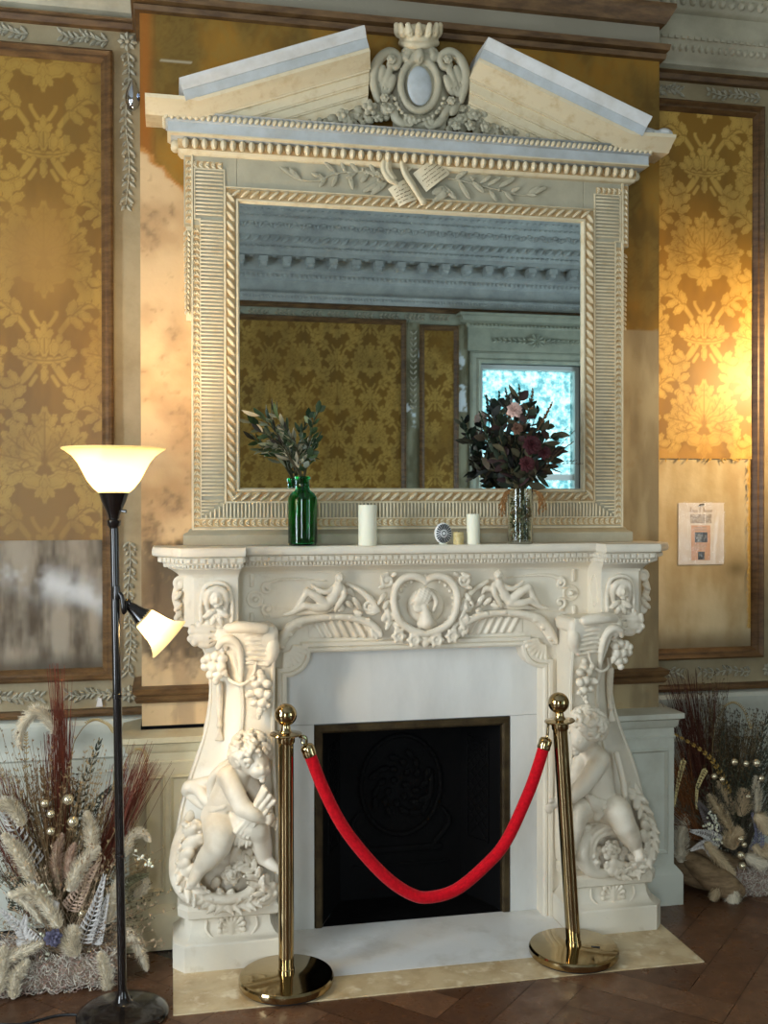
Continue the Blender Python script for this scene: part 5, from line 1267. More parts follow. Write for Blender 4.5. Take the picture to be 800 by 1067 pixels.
def rocaille_right():
    k = Carve()
    k.chain([S7(*p) for p in ((330, 690, -.24), (260, 720, -.27), (225, 790, -.28), (230, 860, -.28), (275, 910, -.275), (340, 925, -.27))], [.02, .026, .028, .026, .022, .016], .01)
    k.chain([S7(*p) for p in ((345, 650, -.22), (250, 690, -.25), (215, 770, -.262))], [.018, .022, .02]); k.chain([S7(*p) for p in ((390, 660, -.22), (330, 650, -.25), (270, 670, -.265))], [.014, .018, .014])
    k.chain([S7(*p) for p in ((480, 470, -.11), (530, 580, -.13), (565, 680, -.17), (575, 780, -.22), (545, 860, -.26), (480, 915, -.27), (410, 925, -.27))], [.018, .022, .026, .028, .028, .024, .018], .01)
    k.chain([S7(*p) for p in ((555, 740, -.2), (550, 810, -.25), (515, 865, -.275), (450, 890, -.28))], [.012, .016, .018, .012])
    k.ell(S7(390, 800, -.2), (.11, .05, .10), k=.01); k.ell(S7(385, 800, -.262), (.07, .03, .06), sub=True, k=.01)
    for x0, y0, x1, y1, w in ((300, 690, 400, 690, .04), (280, 720, 330, 750, .04), (250, 790, 300, 850, .05), (250, 850, 310, 900, .045), (270, 780, 290, 730, .035), (470, 900, 400, 870, .04), (520, 860, 460, 830, .04), (550, 760, 520, 710, .04), (560, 700, 530, 660, .035), (350, 920, 350, 860, .03), (385, 920, 380, 850, .05), (420, 920, 400, 855, .03), (380, 925, 375, 890, .05)):
        k.leaf(S7(x0, y0, -.25), S7(x1, y1, -.285), w, .42)
    for r, rr, y in ((150, .012, -.255), (128, .013, -.275), (106, .013, -.285), (84, .011, -.285)):
        k.chain([S7(360+r*.92*math.cos(a), 800-r*math.sin(a), y-.015*math.sin(a)) for a in np.radians(np.linspace(48, 235, 12))], [.004, rr, rr, rr, .006], .002)
    for a in np.radians(np.arange(60, 236, 22)):
        c0 = S7(360+128*math.cos(a), 800-140*math.sin(a), -.27); k.leaf(c0, S7(360+168*math.cos(a+.28), 800-172*math.sin(a+.28), -.285), .03, .4); k.leaf(c0, S7(360+74*math.cos(a+.3), 800-80*math.sin(a+.3), -.295), .024, .4)
    acanthus_path(k, [S7(*p) for p in ((500, 520, -.14), (545, 640, -.18), (570, 740, -.225), (550, 830, -.26), (490, 905, -.28))], .036, 10, .026, -1)
    acanthus_path(k, [S7(*p) for p in ((390, 930, -.28), (460, 915, -.285), (520, 870, -.285))], .03, 5, .022, 1)
    k.flower(S7(370, 800, -.275), .042, petals=6); k.flower(S7(370, 798, -.298), .026, petals=5)
    for x0, y0, x1, y1 in ((330, 810, 290, 800), (410, 800, 460, 810), (400, 830, 440, 850)): k.leaf(S7(x0, y0, -.25), S7(x1, y1, -.27), .04, .4)
    for i in range(22): t = RNG.random(); k.ell(S7(465+90*t+RNG.uniform(-12, 18), 500+190*t, -.14-.05*t), RNG.uniform(.009, .015), k=.003)
    k.flower(S7(430, 335, -.10), .03)
    return k.build(.0036)
obj('rocaille_scroll', rocaille_right(), M['carved'], man, angle=180)

# ------------------------------------------------------------------ firebox and hearth
fb = thing('firebox', 'black cast iron firebox in a dark bronze frame inside the marble opening', 'firebox', (0, .1, .004))
b = MB(); f0, f1 = .384, .352
b.sweep([(-f0, .004), (-f0, .766), (f0, .766), (f0, .004)], [(0, -.02), (0, .004), (-.006, .01), (-.024, .01), (-.032, .002), (-.032, -.03)], XZ)
obj('frame', b, M['bronze'], fb, angle=30)
bk = .235; bx_ = .25
b = MB().bx(-bx_, bx_, bk-.01, bk, .004, .75); obj('back_plate', b, M['iron'], fb, smooth=False)
for sg in (-1, 1):
    P = [(sg*.352, .02), (sg*bx_, bk-.01), (sg*bx_, bk), (sg*.36, .03)]
    if sg > 0: P = P[::-1]
    sp = obj('side_panel', MB().prism(P, XY, .004, .75), M['iron'], fb, smooth=False)
    b = MB()
    p0 = A(sg*.352, .02); p1 = A(sg*bx_, bk-.01); d = p1-p0
    for z0, z1 in ((.25, .66),):
        for i in range(9):
            t = .3+.05*i
            for a, c in ((z0+.04*i, z0+.04*i+.06),): pass
        q0 = p0+d*.28; q1 = p0+d*.8
        for i in range(10):
            za = z0+(z1-z0)*i/10; zb_ = min(za+.12, z1); b.tube([(q0[0]-sg*.003, q0[1], za), (q1[0]-sg*.003, q1[1], zb_)], .003, 5); b.tube([(q0[0]-sg*.003, q0[1], zb_), (q1[0]-sg*.003, q1[1], za)], .003, 5)
        b.tube([(q0[0]-sg*.003, q0[1], z0), (q0[0]-sg*.003, q0[1], z1), (q1[0]-sg*.003, q1[1], z1), (q1[0]-sg*.003, q1[1], z0), (q0[0]-sg*.003, q0[1], z0)], .005, 5)
    obj('lattice', b, M['iron'], sp)
obj('firebox_floor', MB().prism([(-.352, .0), (.352, .0), (bx_, bk), (-bx_, bk)], XY, .004, .008), M['black'], fb, smooth=False)
obj('hood', MB().prism([(-.352, .02), (.352, .02), (bx_, bk), (-bx_, bk)], XY, .745, .755), M['black'], fb, smooth=False)
k = Carve(); cz = .46; yk = bk-.012
for i in range(40):
    a0, a1 = 2*PI*i/40, 2*PI*(i+1)/40; k.cap((.165*math.cos(a0), yk, cz+.2*math.sin(a0)), (.165*math.cos(a1), yk, cz+.2*math.sin(a1)), .010)
for i in range(26):
    a = i*2.4; r = .016*math.sqrt(i)*1.5; k.leaf((r*math.cos(a)*.9, yk, cz+r*math.sin(a)), (r*math.cos(a+.5)+.03*math.cos(a), yk-.012, cz+r*math.sin(a+.5)+.03*math.sin(a)), .03, .4)
k.chain([(.09, yk, cz-.12), (.12, yk-.006, cz-.04), (.13, yk, cz+.05)], [.012, .014, .008]); k.box((0, yk, .20), (.34, .015, .03)); k.box((0, yk, .14), (.40, .015, .012))
for sg in (-1, 1): k.chain([(sg*.14, yk, .22), (sg*.2, yk-.006, .3), (sg*.17, yk, .36)], [.012, .012, .006])
obj('fireback_relief', k.build(.005), M['iron'], fb, angle=180)
he = thing('hearth', 'white marble hearth slab bordered with yellow stone in front of the fireplace', 'hearth', (0, -.3, 0))
obj('hearth_slab', MB().bx(-.528, .528, -.404, .02, -.003, .004), M['hearth'], he, smooth=False, bevel=.0008)
for x0, x1, y0, y1 in ((-.904, -.5295, -.559, -.405), (-.5285, .06, -.559, -.405), (.061, .5285, -.559, -.405), (.5295, .904, -.559, -.405), (-.904, -.529, -.4045, -.001), (.529, .904, -.4045, -.001)):
    obj('border_stone', MB().bx(x0, x1, y0, y1, -.003, .004), M['tile'], he, smooth=False, bevel=.0008)
# ------------------------------------------------------------------ brass rope stanchions
def stanchion(x, y, tilt, label):
    t = thing('rope_stanchion', label, 'stanchion', (x, y, .004), 'brass rope stanchions')
    o = A(x, y, .004)
    def tl(mb):          # lean about the top of the base
        c, s_ = math.cos(tilt), math.sin(tilt); R = np.array([[c, 0, s_], [0, 1, 0], [-s_, 0, c]])
        mb.V = [(v-o-A(0, 0, .03))@R.T+o+A(0, 0, .03) for v in mb.V]; return mb
    obj('base', MB().lathe([(0, .004), (.146, .004), (.154, .008), (.157, .014), (.157, .028), (.153, .034), (.146, .036), (.03, .0385), (.024, .04), (0, .04)], o, 64), M['brass'], t, angle=30)
    obj('rubber_ring', MB().lathe([(0, 0), (.145, 0), (.145, .005), (0, .005)], o, 48), M['cordblack'], t)
    obj('pole', tl(MB().lathe([(.0275, .036), (.0275, .055), (.0255, .057), (.0255, .815), (0, .815)], o, 32)), M['brass'], t, angle=30)
    obj('collar', tl(MB().lathe([(.027, .80), (.030, .805), (.030, .822), (.052, .828), (.054, .831), (.052, .834), (.022, .838), (.017, .845), (.0145, .86), (0, .862)], o, 32)), M['brass'], t, angle=40)
    obj('ball', tl(MB().ell(o+A(0, 0, .895), (.037, .037, .037), n=32, m=18)), M['brass'], t)
    return t
SA, SB = (-.537, -.43), (.478, -.42)
s1 = stanchion(*SA, 0, 'upright brass rope stanchion on the hearth edge left of the firebox')
s2 = stanchion(*SB, -.066, 'leaning brass rope stanchion on the hearth edge right of the firebox')
o = obj('base_mark', MB().box((.545, -.455, .0425), (.03, .010, .001), rotm('Z', -25)), M['cordblack'], s2, smooth=False)
rp = thing('velvet_rope', 'sagging red velvet rope hung between the two brass stanchions', 'rope', (-.06, -.43, .30))
pts = [(322, 784), (336, 820), (355, 857.5), (377.5, 888), (404, 915.6), (428, 931.5), (447, 935), (475, 927), (505, 902.5), (527.5, 876), (550, 827.5), (560, 800), (567, 777)]
P = cat([W(u, v, -.43+.01*i/12) for i, (u, v) in enumerate(pts)], 6)
obj('cord', MB().tube(P, .0205, 16), M['velvet'], rp)
for end in (0, 1):
    b = MB(); q = P[0] if end == 0 else P[-1]; d = (P[0]-P[2]) if end == 0 else (P[-1]-P[-3]); d /= np.linalg.norm(d)
    b.lathe([(.0225, -.012), (.0235, -.006), (.0225, .0), (.0235, .018), (.019, .026), (.010, .030), (0, .030)], q, 20, frame_z(d))
    if end == 0:
        hook = W(315, 767, -.43); b.tube(cat([q+d*.03, q+d*.045+A(.006, 0, 0), q+d*.06, (q+d*.03)*.3+hook*.7, hook, hook+A(-.012, 0, -.004)], 5), .0045, 8)
        an = np.linspace(0, 2*PI, 15); c = (q+d*.03)*.5+hook*.5
        b.tube([c+A(.009*math.cos(a), 0, .014*math.sin(a)) for a in an], .003, 6)
    else:
        hook = W(573, 754, -.42); b.tube(cat([q+d*.028, q+d*.04, hook+A(-.006, 0, .0), hook+A(.004, 0, .004), hook+A(.01, 0, -.006)], 5), .005, 8)
    obj('hook', b, M['brass'], rp)

# ------------------------------------------------------------------ floor lamp
LXY = A(-1.058, -.521, 0)
lamp = thing('floor_lamp', 'black floor lamp with glowing amber glass bowl and lower side spotlight, left of the mantel', 'lamp', (LXY[0], LXY[1], 0))
lean = -.0135
def lz(z): return LXY+A(lean*z, 0, z)
obj('base', MB().lathe([(0, 0), (.138, 0), (.142, .006), (.138, .014), (.12, .024), (.07, .036), (.035, .042), (.024, .05), (.017, .07), (.0145, .08), (0, .08)], LXY, 48), M['lampmetal'], lamp, angle=50)
obj('pole', MB().tube([lz(.07), lz(.55), lz(1.0), lz(1.56)], .0135, 20), M['lampmetal'], lamp)
b = MB()
for z in (.50, 1.0): b.lathe([(.0136, z-.008), (.0155, z-.006), (.0155, z+.006), (.0136, z+.008)], LXY+A(lean*z, 0, 0), 20, cap=False)
obj('pole_joint', b, M['lampmetal'], lamp)
c = lz(0)+A(lean*1.6, 0, 0)
obj('socket_cup', MB().lathe([(.013, 1.52), (.02, 1.53), (.022, 1.545), (.016, 1.55), (.018, 1.56), (.024, 1.575), (.038, 1.605), (.047, 1.635), (.044, 1.637), (0, 1.62)], c, 28), M['lampmetal'], lamp, angle=50)
obj('switch_knob', MB().tube([c+A(.02, -.01, 1.575), c+A(.038, -.018, 1.573)], [.003, .005], 8), M['lampmetal'], lamp)
def shade_mat(name, tint, st):
    m = bpy.data.materials.new(name); m.use_nodes = True; nt = m.node_tree; N = nt.nodes; N.clear(); Lk = nt.links
    o = N.new('ShaderNodeOutputMaterial'); tr = N.new('ShaderNodeBsdfTranslucent'); di = N.new('ShaderNodeBsdfPrincipled'); mx = N.new('ShaderNodeMixShader')
    tr.inputs['Color'].default_value = tint; di.inputs['Base Color'].default_value = (.75, .56, .26, 1); di.inputs['Roughness'].default_value = .25
    di.inputs['Emission Color'].default_value = (1., .66, .22, 1); di.inputs['Emission Strength'].default_value = st
    mx.inputs['Fac'].default_value = .3; Lk.new(tr.outputs[0], mx.inputs[1]); Lk.new(di.outputs[0], mx.inputs[2]); Lk.new(mx.outputs[0], o.inputs['Surface'])
    return m
M['shade'] = shade_mat('amber_glass_lit', (1, .92, .68, 1), .18); M['shade2'] = shade_mat('bright_glass_lit', (1, .96, .82, 1), 1.0)
M['bulb'] = emit('warm_bulb', (1, .82, .52, 1), 420); M['bulb2'] = emit('warm_spot_bulb', (1, .80, .50, 1), 190)
sh_out = [(.046, 1.630), (.062, 1.645), (.080, 1.668), (.094, 1.695), (.108, 1.722), (.126, 1.745), (.147, 1.760), (.157, 1.765), (.158, 1.769), (.155, 1.770), (.145, 1.764), (.122, 1.749), (.104, 1.726), (.090, 1.698), (.076, 1.671), (.058, 1.649), (.042, 1.634)]
obj('bowl_shade', MB().lathe(sh_out, c, 48, cap=False), M['shade'], lamp, angle=180)
obj('bulb', MB().ell(c+A(0, 0, 1.675), (.03, .03, .036), n=16, m=10), M['bulb'], lamp)
# side spot: arm, socket, bell shade pointing down to the right
def LW(u, v, y=-.521): return W(u, v, y)
dz = LW(188, 678)-LW(148, 644); dz /= np.linalg.norm(dz); Rl = frame_z(dz); s0 = LW(136, 632)
obj('arm', MB().tube(cat([lz(1.325)+A(.006, -.016, 0), lz(1.31)+A(.02, -.022, 0), lz(1.26)+A(.026, -.02, 0), s0+A(-.01, 0, .02), s0], 5), .0068, 10).lathe([(.0, -.02), (.011, -.02), (.013, 0), (.011, .02), (0, .02)], lz(1.322)+A(.004, -.014, 0), 14), M['lampmetal'], lamp)
obj('side_socket', MB().lathe([(0, -.008), (.014, -.006), (.018, .008), (.020, .02), (.032, .05), (.034, .056), (0, .05)], s0, 24, Rl), M['lampmetal'], lamp, angle=50)
so = [(.031, .048), (.036, .06), (.041, .085), (.046, .11), (.054, .132), (.067, .150), (.075, .156), (.074, .159), (.065, .154), (.051, .135), (.043, .111), (.038, .086), (.033, .062), (.028, .05)]
obj('side_shade', MB().lathe(so, s0, 36, Rl, cap=False), M['shade2'], lamp, angle=180)
obj('side_bulb', MB().ell(s0+dz*.095, (.026, .026, .032), Rl, 16, 10), M['bulb2'], lamp)
tag(obj('lamp_cord', MB().tube(cat([LXY+A(-.13, .02, .006), LXY+A(-.2, .03, .005), LXY+A(-.32, .0, .005), LXY+A(-.48, .06, .005), LXY+A(-.62, .05, .005)], 8), .0042, 8), M['cordblack']), 'thin black flex running left across the floor from the lamp base', 'cord')

# ------------------------------------------------------------------ things on the shelf
ST = 1.445
def gb(z, r): return (r, z)
bo = thing('bottle_vase', 'tall green glass bottle vase on the left of the mantel shelf', 'vase', (-.447, -.17, ST))
bc = A(-.447, -.17, ST)
prof = [(0, .002), (.047, .002), (.051, .006), (.052, .012), (.052, .165), (.050, .175), (.042, .188), (.030, .196), (.0245, .202), (.0235, .235), (.028, .238), (.028, .246), (.025, .248), (.021, .246), (.021, .206), (.028, .192), (.040, .184), (.047, .172), (.0485, .16), (.0485, .014), (.044, .009), (0, .009)]
obj('glass_body', MB().lathe(prof, bc, 40), M['glassgreen'], bo, angle=60)
obj('stems', MB().tube([bc+A(.012, .004, .02), bc+A(.002, 0, .15), bc+A(-.006, 0, .255)], .003, 6).tube([bc+A(-.015, .01, .02), bc+A(0, 0, .15), bc+A(.006, 0, .255)], .003, 6).tube([bc+A(.0, -.02, .015), bc+A(.004, 0, .15), bc+A(0, .004, .255)], .0025, 6), mat('green_stem', srgb(60, 80, 40), .6), bo)
bq = thing('leaf_bouquet', 'spray of grey green olive leaves standing in the green bottle', 'foliage', (bc[0], bc[1], ST+.24))
cols = [srgb(126, 130, 104), srgb(92, 100, 74), srgb(58, 74, 44), srgb(150, 146, 120), srgb(60, 54, 46), srgb(168, 160, 136)]
def leafy(thing_, top, name, ends, base, nl, L, w, cols, seed, spread=.5):
    rng = np.random.default_rng(seed)
    for e in ends:
        base = np.asarray(base, float); e = np.asarray(e, float); mid = (base+e)/2+A(rng.uniform(-.02, .02), rng.uniform(-.02, .02), .03)
        C = cat([base, mid, e], 10); b = MB(); b.C = [np.zeros((0, 3))]; b.V = [np.zeros((0, 3))]
        b.tube(C, np.linspace(.003, .0012, len(C)), 6); b.C[-1] = np.tile(L3(srgb(74, 66, 42)), (len(b.V[-1]), 1))
        for j in range(nl):
            f = .22+.78*j/nl; i = min(int(f*(len(C)-1)), len(C)-2); t = C[i+1]-C[i]; t /= np.linalg.norm(t)
            r = rng.normal(size=3); r -= t*(r@t); r /= np.linalg.norm(r); d = t*rng.uniform(.4, 1)+r*spread*rng.uniform(.6, 1.4); d /= np.linalg.norm(d)
            ll = L*rng.uniform(.65, 1.15); n = np.cross(d, rng.normal(size=3))
            b.leaf(C[i], C[i]+d*ll, w*rng.uniform(.7, 1.2), n/np.linalg.norm(n), .18, rng.uniform(-.1, .15), c=L3(cols[rng.integers(len(cols))])*rng.uniform(.75, 1.15))
        obj(name, b, M['leafy'], thing_, angle=60)
vv = lambda u, v, y: W(u, v, y)
leafy(bq, None, 'olive_sprig', [vv(270, 432, -.20), vv(284, 428, -.15), vv(272, 450, -.24), vv(299, 445, -.13), vv(286, 462, -.22), vv(303, 462, -.26)], bc+A(-.004, 0, .242), 17, .062, .018, cols, 1)
leafy(bq, None, 'green_sprig', [vv(333, 426, -.17), vv(326, 440, -.2), vv(332, 458, -.13), vv(318, 462, -.22), vv(327, 476, -.2)], bc+A(.006, 0, .242), 12, .046, .022, [srgb(58, 78, 44), srgb(44, 62, 36), srgb(92, 104, 78), srgb(150, 156, 140)], 2)
def candle(x, y, r, h, label, m, wick=True):
    t = thing('pillar_candle', label, 'candle', (x, y, ST)); o = A(x, y, ST)
    obj('wax', MB().lathe([(0, 0), (r*.97, 0), (r, .004), (r, h-.004), (r*.96, h), (r*.8, h-.003), (0, h-.005)], o, 36), m, t, angle=50)
    if wick: obj('wick', MB().tube([o+A(0, 0, h-.006), o+A(.002, 0, h+.006)], .0012, 6), M['cordblack'], t)
p = vv(383, 568, -.18); candle(p[0], -.18, .0335, .146, 'wide tall cream pillar candle on the mantel shelf beside the green bottle', M['candle'])
p = vv(493, 567, -.17); candle(p[0], -.17, .0245, .112, 'slim cream pillar candle on the mantel shelf, left of the clear glass vase', M['candle'])
p = vv(477.5, 567, -.17); candle(p[0], -.17, .0195, .045, 'short squat yellowish candle on the mantel shelf between the shell ornament and the slim candle', mat('gold_candle', srgb(214, 196, 140), .45, col2=srgb(184, 160, 100), nscale=60))
p = vv(461.5, 567, -.165); oc = A(p[0], -.165, ST)
orn = thing('oval_ornament', 'small white oval ornament with black radiating marks on the mantel shelf', 'ornament', tuple(oc))
obj('disc', MB().lathe([(0, -.012), (.026, -.011), (.0315, -.006), (.0325, 0), (.0315, .006), (.026, .011), (0, .013)], oc+A(0, 0, .041), 36, np.array([[1, 0, 0], [0, 0, -1], [0, 1.22, 0]])), mat('white_glaze', srgb(226, 226, 222), .3), orn)
b = MB()
for i in range(22):
    a = 2*PI*i/22; d = A(math.cos(a), 0, math.sin(a)*1.22); b.tube([oc+A(0, -.0125, .041)+d*.012, oc+A(0, -.0105, .041)+d*.0285-A(0, .0006, 0)], [.0012, .0032], 5)
for i in range(10):
    a = 2*PI*i/10; b.ell(oc+A(.007*math.cos(a), -.013, .041+.0085*math.sin(a)), (.0024, .0016, .0024), n=6, m=4)
obj('radial_marks', b, M['cordblack'], orn)
obj('foot', MB().lathe([(0, 0), (.016, 0), (.014, .006), (0, .006)], oc, 20), M['candle'], orn)
# clear vase with dark bouquet
vc = A(vv(542, 566, -.16)[0], -.16, ST)
va = thing('glass_vase', 'clear cylindrical glass vase packed with moss and stems on the right of the mantel shelf', 'vase', tuple(vc))
M['clear'] = mat('clear_glass', (.92, .96, .93, 1), .02, trans=1., ior=1.45)
obj('glass_body', MB().lathe([(0, 0), (.045, 0), (.047, .004), (.047, .205), (.0445, .206), (.0435, .204), (.0435, .010), (0, .010)], vc, 40), M['clear'], va, angle=50)
b = MB(); b.C = [np.zeros((0, 3))]; b.V = [np.zeros((0, 3))]
mc = [srgb(104, 104, 60), srgb(146, 142, 100), srgb(74, 80, 46), srgb(120, 92, 52), srgb(170, 166, 130)]
for i in range(420):
    a = RNG.uniform(0, 2*PI); r = .039*math.sqrt(RNG.random()); q = vc+A(r*math.cos(a), r*math.sin(a), RNG.uniform(.02, .165)); d = RNG.normal(size=3); d = d/np.linalg.norm(d)*RNG.uniform(.015, .03)
    e = q+d; rr = np.hypot(*(e-vc)[:2])
    if rr > .041: e[:2] = vc[:2]+(e-vc)[:2]*.041/rr
    e[2] = min(max(e[2], ST+.014), ST+.195); b.leaf(q, e, .010, RNG.normal(size=3), .3, c=L3(mc[RNG.integers(5)]))
for i in range(10):
    a = i*.63; b.tube([vc+A(.03*math.cos(a), .03*math.sin(a), .02), vc+A(.012*math.cos(a+.6), .012*math.sin(a+.6), .20)], .0025, 6); b.C[-1] = np.tile(L3(srgb(70, 76, 44)), (len(b.V[-1]), 1))
o = obj('moss_filling', b, M['leafy'], va, angle=60); o['kind'] = 'stuff'
bq2 = thing('dark_bouquet', 'full bouquet of dark green leaves, burgundy blooms and one pale rose in the clear vase', 'bouquet', tuple(vc+A(0, 0, .2)))
dk = [srgb(38, 46, 32), srgb(52, 58, 40), srgb(70, 60, 46), srgb(34, 36, 32), srgb(58, 40, 38), srgb(84, 78, 58)]
ends = []; rng = np.random.default_rng(21)
for u, v in ((508, 490), (512, 470), (506, 452), (512, 432), (520, 440), (528, 420), (541, 412), (553, 420), (560, 430), (568, 444), (576, 452), (577, 470), (570, 485), (560, 495), (525, 495), (530, 460), (545, 445), (555, 470), (538, 480), (519, 480), (548, 490), (566, 462)):
    ends.append(vv(u, v, -.16+rng.uniform(-.085, .06)))
leafy(bq2, None, 'leafy_stem', ends, vc+A(0, 0, .18), 17, .062, .030, dk, 5, .75)
for (u0, v0), (u1, v1), col in (((540, 440), (541, 402), srgb(44, 56, 36)), ((530, 440), (527, 406), srgb(40, 46, 36)), ((551, 440), (555, 406), srgb(120, 92, 66)), ((560, 448), (575, 420), srgb(128, 92, 62)), ((536, 440), (532, 412), srgb(120, 118, 112)), ((512, 470), (500, 430), srgb(44, 56, 36))):
    a = vv(u0, v0, -.16); e = vv(u1, v1, -.16); b = MB(); b.C = [np.zeros((0, 3))]; b.V = [np.zeros((0, 3))]; b.tube([a, (a+e)/2, e], [.002, .002, .001], 6); b.C[-1] = np.tile(L3(col), (len(b.V[-1]), 1))
    for i in range(26):
        f = .25+.75*i/26; q = a+(e-a)*f; d = (e-a)/np.linalg.norm(e-a)*.012+A(math.cos(i*2.4), math.sin(i*2.4), 0)*.011*(1.25-f); b.leaf(q, q+d, .007, A(math.cos(i*2.4+1.5), math.sin(i*2.4+1.5), .1), .3, c=L3(col)*RNG.uniform(.8, 1.2))
    obj('flower_spike', b, M['leafy'], bq2)
def bloom(par, c, r, col, name, n=34):
    b = MB(); b.C = [np.zeros((0, 3))]; b.V = [np.zeros((0, 3))]
    for i in range(n):
        f = (i+.5)/n; a = i*2.399; th = f*1.35; d = A(math.sin(th)*math.cos(a), -math.cos(th)*.8, math.sin(th)*math.sin(a)*.95+.15); d /= np.linalg.norm(d)
        b.leaf(c+d*r*.15, c+d*r, r*(.35+.35*f), A(0, -1, .2)-d*.2, .25, .18, c=L3(col)*RNG.uniform(.75, 1.2))
    obj(name, b, M['leafy'], par, angle=60)
bloom(bq2, vv(535, 428, -.235), .034, srgb(206, 172, 160), 'rose'); bloom(bq2, vv(553, 464, -.25), .040, srgb(66, 26, 30), 'dahlia', 50); bloom(bq2, vv(548, 484, -.245), .034, srgb(74, 32, 34), 'dahlia', 44); bloom(bq2, vv(566, 472, -.22), .03, srgb(70, 30, 34), 'dahlia', 40); bloom(bq2, vv(538, 447, -.24), .026, srgb(110, 78, 62), 'dahlia', 30)
b = MB(); b.C = [np.zeros((0, 3))]; b.V = [np.zeros((0, 3))]
for i in range(16):
    sg = -1 if i < 8 else 1
    if i == 8: obj('trailing_grass', b, M['leafy'], bq2); b = MB(); b.C = [np.zeros((0, 3))]; b.V = [np.zeros((0, 3))]
    q = vc+A(sg*RNG.uniform(.03, .05), -.02, .2); P = cat([q, q+A(sg*.025, -.01, -.01-.01*RNG.random()), q+A(sg*RNG.uniform(.02, .045), -.012, -RNG.uniform(.04, .09))], 6); b.tube(P, .0016, 5); b.C[-1] = np.tile(L3(srgb(150, 104, 56)), (len(b.V[-1]), 1))
    for p_ in P[4::2]: b.leaf(p_, p_+A(RNG.uniform(-.012, .012), -.004, -.012), .006, (0, -1, 0), c=L3(srgb(140, 98, 54)))
obj('trailing_grass', b, M['leafy'], bq2)
b = MB(); b.C = [np.zeros((0, 3))]; b.V = [np.zeros((0, 3))]
for i in range(7):
    q = vv(566, 490, -.18); e = vv(590+RNG.uniform(-14, 16), 458+RNG.uniform(-16, 26), -.2); P = cat([q, (q+e)/2+A(0, 0, .012), e], 5); b.tube(P, .0009, 4); b.C[-1] = np.tile(L3(srgb(86, 70, 50)), (len(b.V[-1]), 1))
    for p_ in P[3:]: b.leaf(p_, p_+A(.010, 0, .006), .003, (0, -1, 0), c=L3(srgb(92, 70, 50)))
obj('trailing_grass', b, M['leafy'], bq2)

# ------------------------------------------------------------------ dried flower arrangements on the floor
def plume(par, pts, y, r, col, seed, dy=0.):
    rng = np.random.default_rng(seed); n = len(pts)
    P = cat([np.asarray(W(u, v, y+dy*i/(n-1))) for i, (u, v) in enumerate(pts)], 9); m = len(P)
    rad = r*np.sin(np.clip(np.linspace(.18, 1.02, m), 0, 1)*PI)**.6+.001
    b = MB(); b.C = [np.zeros((0, 3))]; b.V = [np.zeros((0, 3))]; b.tube(P, rad*.62, 9); b.C[-1] = np.tile(L3(col)*.85, (len(b.V[-1]), 1))
    T = np.gradient(P, axis=0); T /= np.linalg.norm(T, axis=1)[:, None]; N = int(900*max(.5, len(pts)/3)); V = []; F = []; C = []
    for i in range(N):
        f = rng.uniform(0, m-1.001); k = int(f); w = f-k; c = P[k]*(1-w)+P[k+1]*w; t = T[k]; rr = rad[k]*(1-w)+rad[k+1]*w
        d = rng.normal(size=3); d -= t*(d@t); d /= np.linalg.norm(d); q = np.cross(t, d); a = c+d*rr*.5; e = c+d*rr*rng.uniform(1.0, 1.7)+t*rr*rng.uniform(.5, 1.4)
        j = 4*i; wd = .0016; V += [a-q*wd, a+q*wd, a+t*wd*1.5, e]; F += [[j, j+1, j+3], [j+1, j+2, j+3], [j+2, j, j+3]]; C += [L3(col)*rng.uniform(.8, 1.2)]*4
    b.add(V, T=F, c=np.array(C)); return obj('plume', b, M['leafy'], par)
def grassy(par, base, tips, y, n, col, seed, jit=8, w=.0016, seedhead=False, yb_=None, name='grass_tuft'):
    rng = np.random.default_rng(seed); V = []; F = []; C = []; b = MB(); b.C = [np.zeros((0, 3))]; b.V = [np.zeros((0, 3))]
    for i in range(n):
        tu, tv = tips[rng.integers(len(tips))]; y2 = y+rng.uniform(-.07, .07)
        a = W(base[0]+rng.normal()*jit*.5, base[1]+rng.uniform(-4, 6), y+rng.uniform(-.04, .04)); e = W(tu+rng.normal()*jit, tv+abs(rng.normal())*jit*1.8, y2)
        m_ = (a+e)/2+A(rng.normal()*.012, rng.normal()*.012, rng.uniform(0, .02)); P = cat([a, m_, e], 4); b.tube(P, np.linspace(w, w*.4, len(P)), 3, cap=False); cc = L3(col)*rng.uniform(.6, 1.35); b.C[-1] = np.tile(cc, (len(b.V[-1]), 1))
        if seedhead:
            for p_ in P[4:]:
                for _ in range(3): d = rng.normal(size=3)*.004; d[2] = abs(d[2])+.006; b.leaf(p_, p_+d, .003, (0, -1, 0), c=cc*1.3)
    o = obj(name, b, M['leafy'], par); o['kind'] = 'stuff' if n > 100 else 'part'
    if n <= 100: del o['kind']
    return o
def fern(par, pts, y, w, col, seed, name='fern_frond', nl=16):
    rng = np.random.default_rng(seed); P = cat([W(u, v, y) for u, v in pts], 8); b = MB(); b.C = [np.zeros((0, 3))]; b.V = [np.zeros((0, 3))]
    b.tube(P, np.linspace(.0022, .0008, len(P)), 5); b.C[-1] = np.tile(L3(col)*.7, (len(b.V[-1]), 1))
    for i in range(nl):
        f = .1+.9*i/nl; k = min(int(f*(len(P)-1)), len(P)-2); t = P[k+1]-P[k]; t /= np.linalg.norm(t); q = np.cross(t, A(0, -1, .1)); q /= np.linalg.norm(q)
        for sg in (1, -1):
            d = q*sg*w*(1.08-f)+t*w*.45+A(0, -.006, 0); b.leaf(P[k], P[k]+d, .0075, (0, -1, .1), .2, .1, c=L3(col)*rng.uniform(.8, 1.2))
            for s2 in (.45, .75):
                b.leaf(P[k]+d*s2, P[k]+d*s2+t*.012+d*.15, .004, (0, -1, .1), .2, c=L3(col)*rng.uniform(.75, 1.1))
    return obj(name, b, M['leafy'], par)
